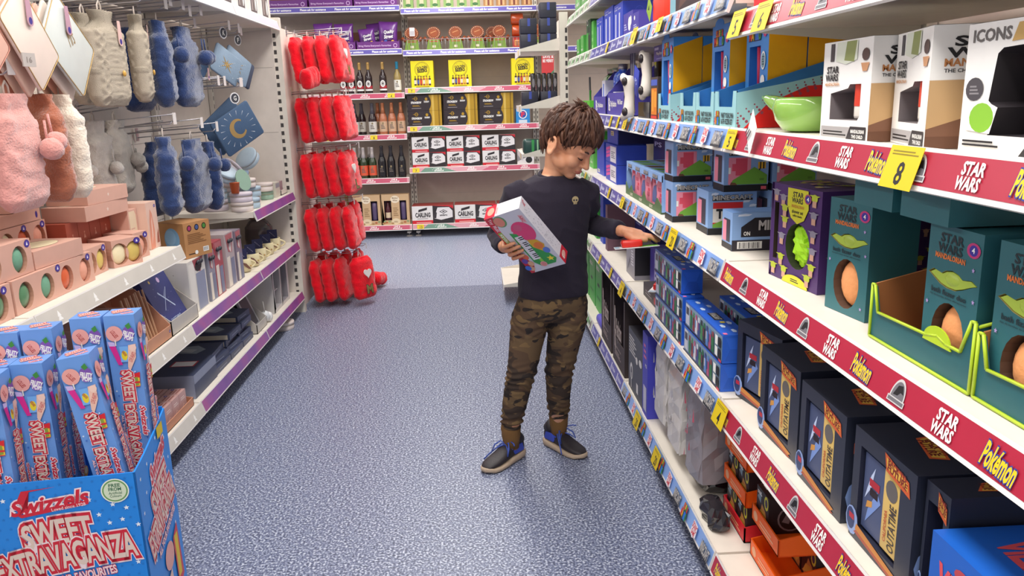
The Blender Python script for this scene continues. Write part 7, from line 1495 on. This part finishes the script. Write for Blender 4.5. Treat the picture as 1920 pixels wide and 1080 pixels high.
LS, LE, LW = V((.376, 2.80, 1.03)), V((.398, 2.885, .905)), V((.495, 2.70, .905))
def limb(G_, pts, rs, n=14): G_.tube(pts, rs, A0, n)
limb(g, [RS, RS.lerp(RE, .5), RE, RE.lerp(RW, .5), RW], [.034, .030, .026, .024, .019]); limb(g, [LS, LS.lerp(LE, .5), LE, LE.lerp(LW, .5), LW], [.034, .030, .026, .024, .0195])
RH, RT, RK, RC, RA = V((.195, 2.79, .645)), V((.167, 2.79, .575)), V((.129, 2.785, .375)), V((.101, 2.82, .234)), V((.086, 2.84, .10))
LH, LT, LK, LC, LA = V((.312, 2.80, .645)), V((.306, 2.80, .57)), V((.276, 2.855, .355)), V((.275, 2.90, .216)), V((.280, 2.935, .10))
for a in ((RH, RT, RK, RC, RA, RA - V((0, 0, .05))), (LH, LT, LK, LC, LA, LA - V((0, 0, .05)))): limb(g, list(a), [.058, .056, .042, .035, .028, .028])
# frame of the keyboard box he holds: 288 x 134 x 53 mm
KO, KL, KS, KD = V((.0115, 2.5136, .9892)), V((.5431, .4368, -.7171)), V((.8122, -.4901, .3166)), V((.2131, .7543, .6209))
def KB(a, b, c): return KO + KL * a + KS * b + KD * c
# right hand: palm behind the lower left edge, four fingers over the front, thumb behind
palm = [RW, KB(.186, -.040, .048), KB(.178, -.026, .040), KB(.168, -.017, .030)]
for q in (-.030, -.010, .010, .030): g.tube([RW, KB(.182 + q * .6, -.036, .046), KB(.168 + q, -.018, .034)], [.017, .0135, .011], A0, 10)
for a, L_, r_ in ((.130, .050, .0072), (.150, .060, .0077), (.171, .058, .0077), (.192, .045, .0068)):
    g.tube([KB(a + .006, -.018, .036), KB(a + .003, -.0165, .012), KB(a, -.0115, -.0075), KB(a - .002, .006, -.0098), KB(a - .004, L_ * .55, -.0088), KB(a - .004, L_ * .80, -.0082)], [.0098, .0088, r_ * 1.08, r_, r_ * .95, r_ * .72], A0, 12)
g.tube([RW.lerp(KB(.17, -.03, .05), .4), KB(.150, -.024, .064), KB(.130, .004, .068), KB(.118, .026, .066), KB(.112, .036, .065)], [.014, .0125, .0105, .009, .0065], A0, 12)
# left hand: palm down over the small pack, thumb on top, fingers reaching on under the shelf lip
HX = V((.975, -.10, -.20)).normalized(); HY = V((.10, .99, -.02)).normalized(); HZ = HX.cross(HY)
def LHp(a, b, c): return LW + HX * a + HY * b + HZ * c
for q in (-.024, -.008, .008, .024): g.tube([LW, LHp(.030, q * .85, .002), LHp(.064, q * 1.05, .001)], [.0185, .0145, .0115], A0, 10)
for b, pts, r_ in ((-.026, ((.064, 0), (.085, .001), (.104, -.004), (.118, -.012)), .0078), (-.009, ((.066, 0), (.090, .002), (.112, -.003), (.128, -.010)), .0080), (.009, ((.064, 0), (.086, .000), (.106, -.008), (.120, -.018)), .0077), (.025, ((.060, 0), (.078, -.003), (.092, -.012), (.100, -.022)), .0068)):
    g.tube([LHp(x, b * (1 + 2.2 * (x - .06)), z) for x, z in pts], [r_ * 1.18, r_ * 1.05, r_, r_ * .72], A0, 12)
g.tube([LHp(.010, -.012, -.006), LHp(.034, -.034, -.014), LHp(.054, -.040, -.0125), LHp(.072, -.038, -.0115), LHp(.082, -.036, -.0118)], [.015, .0125, .0098, .0088, .0064], A0, 12)
boy = bake(g, 'person', .0032, 3, SK_)
T(boy, 'boy in a dark long-sleeved top and camouflage joggers holding a toy keyboard box', 'person')
# face details
def fpart(g, nm, lab=None):
    q = g.obj(nm, boy)
    if lab: q['label'] = lab
    return q
BROW = m('#4A3026', .9)
for s in (-1, 1):
    e = G(); e.tube([H(s * .015, -.0868, .012), H(s * .028, -.0858, .0165), H(s * .040, -.0800, .0155), H(s * .048, -.0715, .011)], [.0022, .0032, .0028, .001], BROW, 6); fpart(e, 'eyebrow')
    e = G(); e.tube([H(s * .016, -.0765, -.0125), H(s * .023, -.0805, -.0155), H(s * .031, -.0812, -.0165), H(s * .039, -.0775, -.0150), H(s * .045, -.071, -.0118)], [.0009, .0019, .0022, .0019, .0009], m('#2A1A18', .8), 6); fpart(e, 'eyelashes')
LIP = m('#B86A5C', .45)
e = G(); e.tube([H(-.021, -.0805, -.0612), H(-.010, -.0895, -.0588), H(0, -.0908, -.0598), H(.010, -.0895, -.0588), H(.021, -.0805, -.0612)], [.0008, .0030, .0028, .0030, .0008], LIP, 8); e.tube([H(-.019, -.0790, -.0640), H(-.008, -.0868, -.0668), H(.008, -.0868, -.0668), H(.019, -.0790, -.0640)], [.0008, .0036, .0036, .0008], LIP, 8); fpart(e, 'lips', 'closed pinkish lips')
# hair: a cap with many overlapping locks
HAIR = ramp_mat('brown_hair', 60, [(.25, '#2E1B14'), (.5, '#4A2E22'), (.75, '#6B4734')], .55, detail=4, stretch=(1, 1, .25), spec=.35)
g = G(); rr = random.Random(21); cc = (0, .014, .028)
def hsurf(az, el, up): # az 0 = front, positive to +x ; el from the crown down
    r = (.071 + up, .090 + up, .090 + up); s = math.sin(el)
    x, y, z = r[0] * s * math.sin(az), -r[1] * s * math.cos(az), r[2] * math.cos(el)
    a = abs((math.degrees(az) + 180) % 360 - 180); ex = el - R(124)
    if ex > 0 and a > 95:
        k = min(1, (a - 95) / 25); s = math.sin(R(124)); e = math.degrees(ex)
        x2, y2, z2 = r[0] * s * math.sin(az) * (1 - .006 * e), -r[1] * s * math.cos(az) - .0009 * e * -math.cos(az) * 1, r[2] * math.cos(R(124)) - .0016 * e
        return (cc[0] + x + (x2 - x) * k, cc[1] + y + (y2 - y) * k, cc[2] + z + (z2 - z) * k)
    if y < 0: y -= .016 * s * math.cos(az) ** 2      # over the forehead
    return (cc[0] + x, cc[1] + y, cc[2] + z)
def hend(az):
    a = abs((math.degrees(az) + 180) % 360 - 180)
    pts = [(0, 84), (30, 86), (50, 94), (66, 112), (80, 112), (90, 100), (102, 104), (112, 132), (130, 152), (180, 158)]
    for (a0, e0), (a1, e1) in zip(pts, pts[1:]):
        if a <= a1: return R(e0 + (e1 - e0) * (a - a0) / (a1 - a0))
    return R(134)
naz = 40; rings = []
for i in range(15):
    rings.append([H(*hsurf(2 * math.pi * j / naz, max(.02, hend(2 * math.pi * j / naz) * i / 14 * .97), .010 * (1 - .55 * (i / 14) ** 3))) for j in range(naz)])
inner = [[H(*hsurf(2 * math.pi * j / naz, max(.02, hend(2 * math.pi * j / naz) * i / 14 * .97), -.004)) for j in range(naz)] for i in range(14, -1, -1)]
g.loft(rings + inner, HAIR)
for k in range(520):
    az = rr.uniform(-math.pi, math.pi); e1 = hend(az) * rr.uniform(.55, 1.04); e0 = max(.02, e1 - rr.uniform(.45, .95)); sw = rr.uniform(-.18, .38)
    up = rr.uniform(.008, .017) * (1.15 if e1 < 1.0 else 1); n = 6; pa, ra = [], []
    for i in range(n):
        t = i / (n - 1); el = e0 + (e1 - e0) * t; lift = up * (1 - .35 * t * t) if e1 > 1.2 else up
        pa.append(H(*hsurf(az + sw * (t - .3), el, lift - (.006 if t == 0 else 0)))); ra.append(.0062 * (1 - t) ** .6 * (.6 + .5 * math.sin(math.pi * min(1, t + .15))) + .0007)
    g.tube(pa, ra, HAIR, 5)
for k in range(60):   # tuft lifted at the crown
    az = rr.uniform(-math.pi, math.pi); e = rr.uniform(.05, .4); p0 = hsurf(az, e, .006); dx, dy = rr.uniform(-.02, .02), rr.uniform(-.008, .034)
    g.tube([H(*p0), H(p0[0] + dx * .5, p0[1] + dy * .5, p0[2] + .012), H(p0[0] + dx, p0[1] + dy, p0[2] + rr.uniform(.010, .020))], [.0045, .0034, .0006], HAIR, 5)
q = g.obj('hair', boy); q['label'] = 'short brown tousled hair'
# top
SH = m('#2E2935', .9, vary=.18, vs=7, bump=.25, bs=260, spec=.15, sheen=.06)
g = G(); torso(g, -.012, .67); g.loft([ring(V((.254, 2.797, z)), rx, ry) for z, rx, ry in ((.666, .128, .096), (.69, .131, .098), (.74, .127, .094))], A0)
limb(g, [RS + V((.03, .01, .01)), RS, RS.lerp(RE, .5), RE, RE.lerp(RW, .45), RE.lerp(RW, .86)], [.05, .054, .046, .043, .036, .029], 18)
limb(g, [LS + V((-.03, 0, .01)), LS, LS.lerp(LE, .5), LE, LE.lerp(LW, .45), LE.lerp(LW, .88)], [.05, .054, .047, .043, .037, .031], 18)
top = bake(g, 'long_sleeved_top', .005, 7, SH, boy)
def wr(p):
    a = NZ.noise(V((p.x * 9, p.y * 9, p.z * 5 + p.x * 11))) * .0055 + (1 - abs(NZ.noise(V((p.x * 15 + p.z * 10, p.y * 14, p.z * 11))))) ** 4 * .004 - .002
    arm = 1 if (p.x > .40 or p.x < .11) else .7
    return a * arm * (1.2 if p.z < .78 else 1)
wob(top, wr)
g = G(); n = 26; cpt = V((.262, 2.783, 1.103)); pa = [cpt + V((.056 * math.cos(2 * math.pi * k / n) + .006, .054 * math.sin(2 * math.pi * k / n), .012 * math.sin(2 * math.pi * k / n) - .006 * math.cos(2 * math.pi * k / n) * 0)) for k in range(n + 1)]
g.tube(pa, .0062, SH, 8); q = g.obj('collar', top)
bc = V((.323, 2.722, 1.0)); g = G(); f = Fr(g, bc - ax * .013 - ay * .0245 * 0, ax, V((0, -.12, .99)), .026, .03); 
e = m('#B9A67A', .5); f.oval(.5, .58, .46, .4, e, 18); f.rect(.26, .04, .48, .3, e); f.k += .0006; f.oval(.32, .52, .12, .12, m('#2A2630'), 10); f.oval(.68, .52, .12, .12, m('#2A2630'), 10); f.rect(.44, .06, .04, .2, m('#2A2630')); f.rect(.58, .06, .04, .2, m('#2A2630')); bdg = g
# joggers
def camo():
    a = bpy.data.materials.new('camouflage_cloth'); a.use_nodes = True; nt = a.node_tree; b = nt.nodes['Principled BSDF']; b.inputs['Roughness'].default_value = .9; b.inputs['Specular IOR Level'].default_value = .15
    tc = nt.nodes.new('ShaderNodeTexCoord'); prev = None
    for i, (sc, th, c, off) in enumerate(((9, .50, '#6A5640', 0), (11, .53, '#453A33', 5), (15, .57, '#352F2D', 9), (19, .62, '#7A6346', 3))):
        mp = nt.nodes.new('ShaderNodeMapping'); mp.inputs['Location'].default_value = (off, off * .7, 0); mp.inputs['Scale'].default_value = (1, 1, 1.75)
        n = nt.nodes.new('ShaderNodeTexNoise'); n.inputs['Scale'].default_value = sc; n.inputs['Detail'].default_value = 1.5; n.inputs['Distortion'].default_value = .6
        nt.links.new(tc.outputs['Object'], mp.inputs['Vector']); nt.links.new(mp.outputs['Vector'], n.inputs['Vector'])
        r = nt.nodes.new('ShaderNodeValToRGB'); r.color_ramp.elements[0].position = th; r.color_ramp.elements[1].position = th + .02; nt.links.new(n.outputs['Fac'], r.inputs['Fac'])
        x = nt.nodes.new('ShaderNodeMix'); x.data_type = 'RGBA'; x.inputs['B'].default_value = lin(c); nt.links.new(r.outputs['Color'], x.inputs['Factor'])
        if prev is None: x.inputs['A'].default_value = lin('#5C493A')
        else: nt.links.new(prev, x.inputs['A'])
        prev = x.outputs['Result']
    nt.links.new(prev, b.inputs['Base Color']); return a
CAMO = camo()
g = G(); g.loft([ring(V((.253, 2.797, z)), rx, ry) for z, rx, ry in ((.575, .085, .07), (.60, .118, .086), (.64, .126, .094), (.70, .120, .088))], A0)
for a in ((RH, RT, RT.lerp(RK, .5), RK, RC, RA + V((0, 0, .045))), (LH, LT, LT.lerp(LK, .5), LK, LC, LA + V((0, 0, .045)))): limb(g, list(a), [.070, .071, .062, .053, .046, .039], 20)
tro = bake(g, 'joggers', .005, 6, CAMO, boy)
def wt(p):
    kn = math.exp(-((p.z - .36) / .05) ** 2) + math.exp(-((p.z - .17) / .045) ** 2) * 1.1 + math.exp(-((p.z - .56) / .04) ** 2) * .5
    return NZ.noise(V((p.x * 11, p.y * 11, p.z * 6))) * .005 + .0045 * kn * math.sin(p.z * 210 + 9 * NZ.noise(V((p.x * 12, p.y * 12, p.z * 8)))) 
wob(tro, wt)
OCH = m('#7A5830', .9, bump=.5, bs=300)
for A_ in (RA, LA):
    g = G(); g.lathe([(.030, -.045), (.033, -.012), (.036, .0), (.037, .02), (.039, .034), (.036, .052)], OCH, 20, T=Matrix.Translation(A_)); g.obj('cuff', tro)['label'] = 'ochre ribbed ankle cuff'
# shoes
UP, SOLE, LACE, PANB = m('#2A2428', .55, bump=.3), m('#B9A48E', .6, bump=.3, bs=120), m('#3E55A8', .6), m('#3A4EB8', .5)
def shoe(heel, toe):
    d = (toe - heel).normalized(); L = .216; s = V((-d.y, d.x, 0)); c0 = heel - d * .004
    def P(t, u, z): return c0 + d * (t * L) + s * u + V((0, 0, z))
    st = [(0, .020, .062), (.06, .029, .068), (.2, .033, .072), (.32, .034, .070), (.45, .036, .060), (.6, .0395, .046), (.75, .040, .037), (.88, .034, .031), (.96, .022, .025), (1.0, .010, .018)]
    r = root('shoe', (0, 0, 0)); r.parent = boy
    g = G(); rings = []
    for t, w_, h_ in st: rings.append([P(t, w_ * .92 * math.copysign(abs(math.cos(a)) ** .75, math.cos(a)), .012 + (h_ - .006) * (.5 + .5 * math.sin(a)) ** .8) for a in [2 * math.pi * k / 20 for k in range(20)]])
    g.loft(rings, UP); g.tube([P(.07, 0, .066), P(.16, 0, .084), P(.2, 0, .088)], [.028, .031, .030], UP, 16); g.obj('upper', r)
    g = G(); rings = []
    for t, w_, h_ in st:
        k = .030 if t < .25 else .030 - .010 * min(1, (t - .25) / .4); k += .006 * max(0, (t - .85) / .15); z0 = .0005 if 0.03 < t < .9 else (.004 if t < .5 else .003 + .006 * (t - .9) * 10)
        rings.append([P(t + (.012 if t == 1 else -.012 if t == 0 else 0), (w_ + .0035) * math.copysign(abs(math.cos(a)) ** .5, math.cos(a)), z0 + (k - z0) * (.5 + .5 * math.copysign(abs(math.sin(a)) ** .5, math.sin(a)))) for a in [2 * math.pi * q / 20 for q in range(20)]])
    g.loft(rings, SOLE); g.obj('sole', r)['label'] = 'worn beige sole'
    g = G()
    for sg in (-1, 1):
        g.loft([[P(t, sg * (w_ * .93 + e_), z) for t, w_, z, e_ in ((.06, .027, .034, .003), (.34, .034, .036, .003), (.40, .030, .060, .001), (.24, .031, .066, .002), (.1, .026, .064, .003))], [P(t, sg * (w_ * .90 - .004), z) for t, w_, z, e_ in ((.06, .027, .034, .003), (.34, .034, .036, .003), (.40, .030, .060, .001), (.24, .031, .066, .002), (.1, .026, .064, .003))]], PANB, smooth=False)
    g.obj('heel_panel', r)['label'] = 'royal blue heel panel'
    g = G()
    for k in range(4):
        t = .40 + .075 * k; z = .064 - .0085 * k; g.tube([P(t, -.022, z - .012), P(t + .02, -.008, z), P(t + .03, .008, z), P(t + .05, .022, z - .014)], .0030, LACE, 6); g.tube([P(t, .022, z - .012), P(t + .02, .008, z + .001), P(t + .03, -.008, z + .001), P(t + .05, -.022, z - .014)], .0030, LACE, 6)
    for sg in (-1, 1):
        g.tube([P(.42, 0, .074), P(.44, sg * .020, .086), P(.52, sg * .036, .072), P(.58, sg * .040, .048), P(.5, sg * .028, .060), P(.43, sg * .004, .074)], .0030, LACE, 6)
        g.tube([P(.42, 0, .074), P(.40, sg * .024, .090 if sg > 0 else .07), P(.46 if sg > 0 else .62, sg * .050, .092 if sg > 0 else .035), P(.5 if sg > 0 else .70, sg * .060, .09 if sg > 0 else .018)], .0028, LACE, 6)
    g.ball(P(.42, 0, .074), .0065, LACE, 8); g.obj('laces', r)['label'] = 'bright blue laces'
shoe(V((.122, 2.888, 0)), V((-.038, 2.716, 0))); shoe(V((.240, 2.985, 0)), V((.382, 2.793, 0)))
def put_badge():
    dg = bpy.context.evaluated_depsgraph_get(); c = bpy.context.scene.camera.location; best = None
    ok, loc, nor, _ = top.ray_cast(V((.326, 2.3, 1.018)), V((0, 1, 0)))
    if ok:
        off = loc - bc - V((0, .0002, 0)) + nor * .0025
        bdg.v = [v + off - V((0, 0, .015)) for v in bdg.v]
    q = bdg.obj('chest_badge', top); q['label'] = 'small gold skull badge'
put_badge()
# the keyboard box
g = G(); WT = m('#DEDCE2', .4); kl, ks, kd = .288, .134, .0534
vs = [KB(a, b, c) for c in (0, kd) for (a, b) in ((0, 0), (kl, 0), (kl, ks), (0, ks))]
g.mesh(vs, [(0, 1, 2, 3), (7, 6, 5, 4), (0, 4, 5, 1), (1, 5, 6, 2), (2, 6, 7, 3), (3, 7, 4, 0)], WT)
f = Fr(g, KB(0, 0, 0), KL, KS, kl, ks); f.rect(0, 0, 1, 1, m('#D2D2DE', .35)); KR, KG, KP = m('#CE2038', .35), m('#2E9A4A', .35), m('#E0407A', .35)
f.poly([(0, 0), (1, 0), (1, .1), (.86, .26), (.72, .16), (.2, .14), (.12, .2), (0, .24)], KR); f.rect(.25, .03, .36, .11, m('#8FB04A')); f.text('KEYBOARD', .28, .05, .28, .07, WHITE, .02)
f.oval(.1, .32, .09, .16, m('#6A9A6A'), 16); f.oval(.1, .3, .075, .13, m('#E08A7A'), 16); f.text('Music', .13, .06, .1, .1, m('#F2C8D0'), .03, rot=0); f.text('Toy', .02, .05, .08, .1, m('#F2C8D0'), .03)
f.poly([(.08, .84), (.2, .82), (.22, .93), (.1, .95)], m('#E0B0BA')); f.text('ABC', .1, .84, .1, .07, KR, .01)
f.oval(.34, .66, .17, .28, KP, 24, 20, 250); f.poly([(.17, .6), (.34, .36), (.5, .62), (.5, .78), (.36, .94), (.22, .84)], KP); f.oval(.26, .6, .055, .11, m('#D05A80'), 16)
f.poly([(.3, .3), (.84, .3), (.93, .42), (.93, .82), (.86, .92), (.7, .8), (.52, .52), (.34, .46)], KG); f.poly([(.47, .58), (.6, .58), (.72, .78), (.6, .9), (.5, .8)], m('#D8A82E')); f.oval(.6, .74, .06, .12, m('#E07A3A'), 12); f.oval(.7, .84, .05, .09, m('#5A7AD0'), 12); f.star(.84, .78, .05, m('#F0D83A')); f.rect(.78, .48, .1, .08, m('#8CC84A'))
f.rect(.38, .34, .42, .2, m('#E6E6EE'))
for k in range(1, 14): f.rect(.38 + .03 * k - .001, .34, .002, .2, m('#7A7A88')); f.k -= DK_
f.nx()
for k in (0, 1, 3, 4, 5, 7, 8, 10, 11, 12): f.rect(.398 + .03 * k, .42, .016, .12, INK); f.k -= DK_
f.nx(); f.oval(.9, .5, .045, .09, m('#E0A0A0'), 14); f.oval(.9, .5, .035, .07, m('#D88A8A'), 14)
for x, y, c in ((.72, .2, '#E06A4A'), (.78, .1, '#6A4AA8'), (.84, .2, '#D8A888'), (.92, .12, '#D8A888'), (.9, .04, '#3A6AD0')): f.oval(x, y, .045, .08, m(c), 12)
f = Fr(g, KB(0, ks, 0), KL, KD, kl, kd); f.rect(.86, 0, .14, 1, KR); f.oval(.93, .5, .04, .3, m('#E8B0A0'), 14); f.text('Toy', .9, .2, .07, .2, WHITE, .03); rr = random.Random(6)
for i in range(60): f.rect(rr.uniform(.08, .82), rr.uniform(.12, .85), rr.uniform(.008, .022), .04, m('#A8A6B2')); f.k -= DK_
f.nx(); f.text('Toy', .02, .5, .07, .3, KR, .02)
f = Fr(g, KB(0, 0, 0), KS, KD, ks, kd); f.rect(0, 0, .3, 1, KR); f.oval(.16, .5, .1, .32, m('#E8A08A'), 16); f.rect(.31, .2, .05, .5, m('#D8A0A0'))
cen = KB(kl / 2, ks / 2, kd / 2); g.v = [v - cen for v in g.v]; T(g.obj('toy_keyboard_box', None, cen), 'white toy keyboard box with a red corner held tilted in the boy\'s right hand', 'toy box')
# the small pack in his left hand
o = toypack('carded red toy held in the boy\'s left hand at the shelf', LHp(.048, -.038, -.0405), (R(4), R(-7), R(-97)))
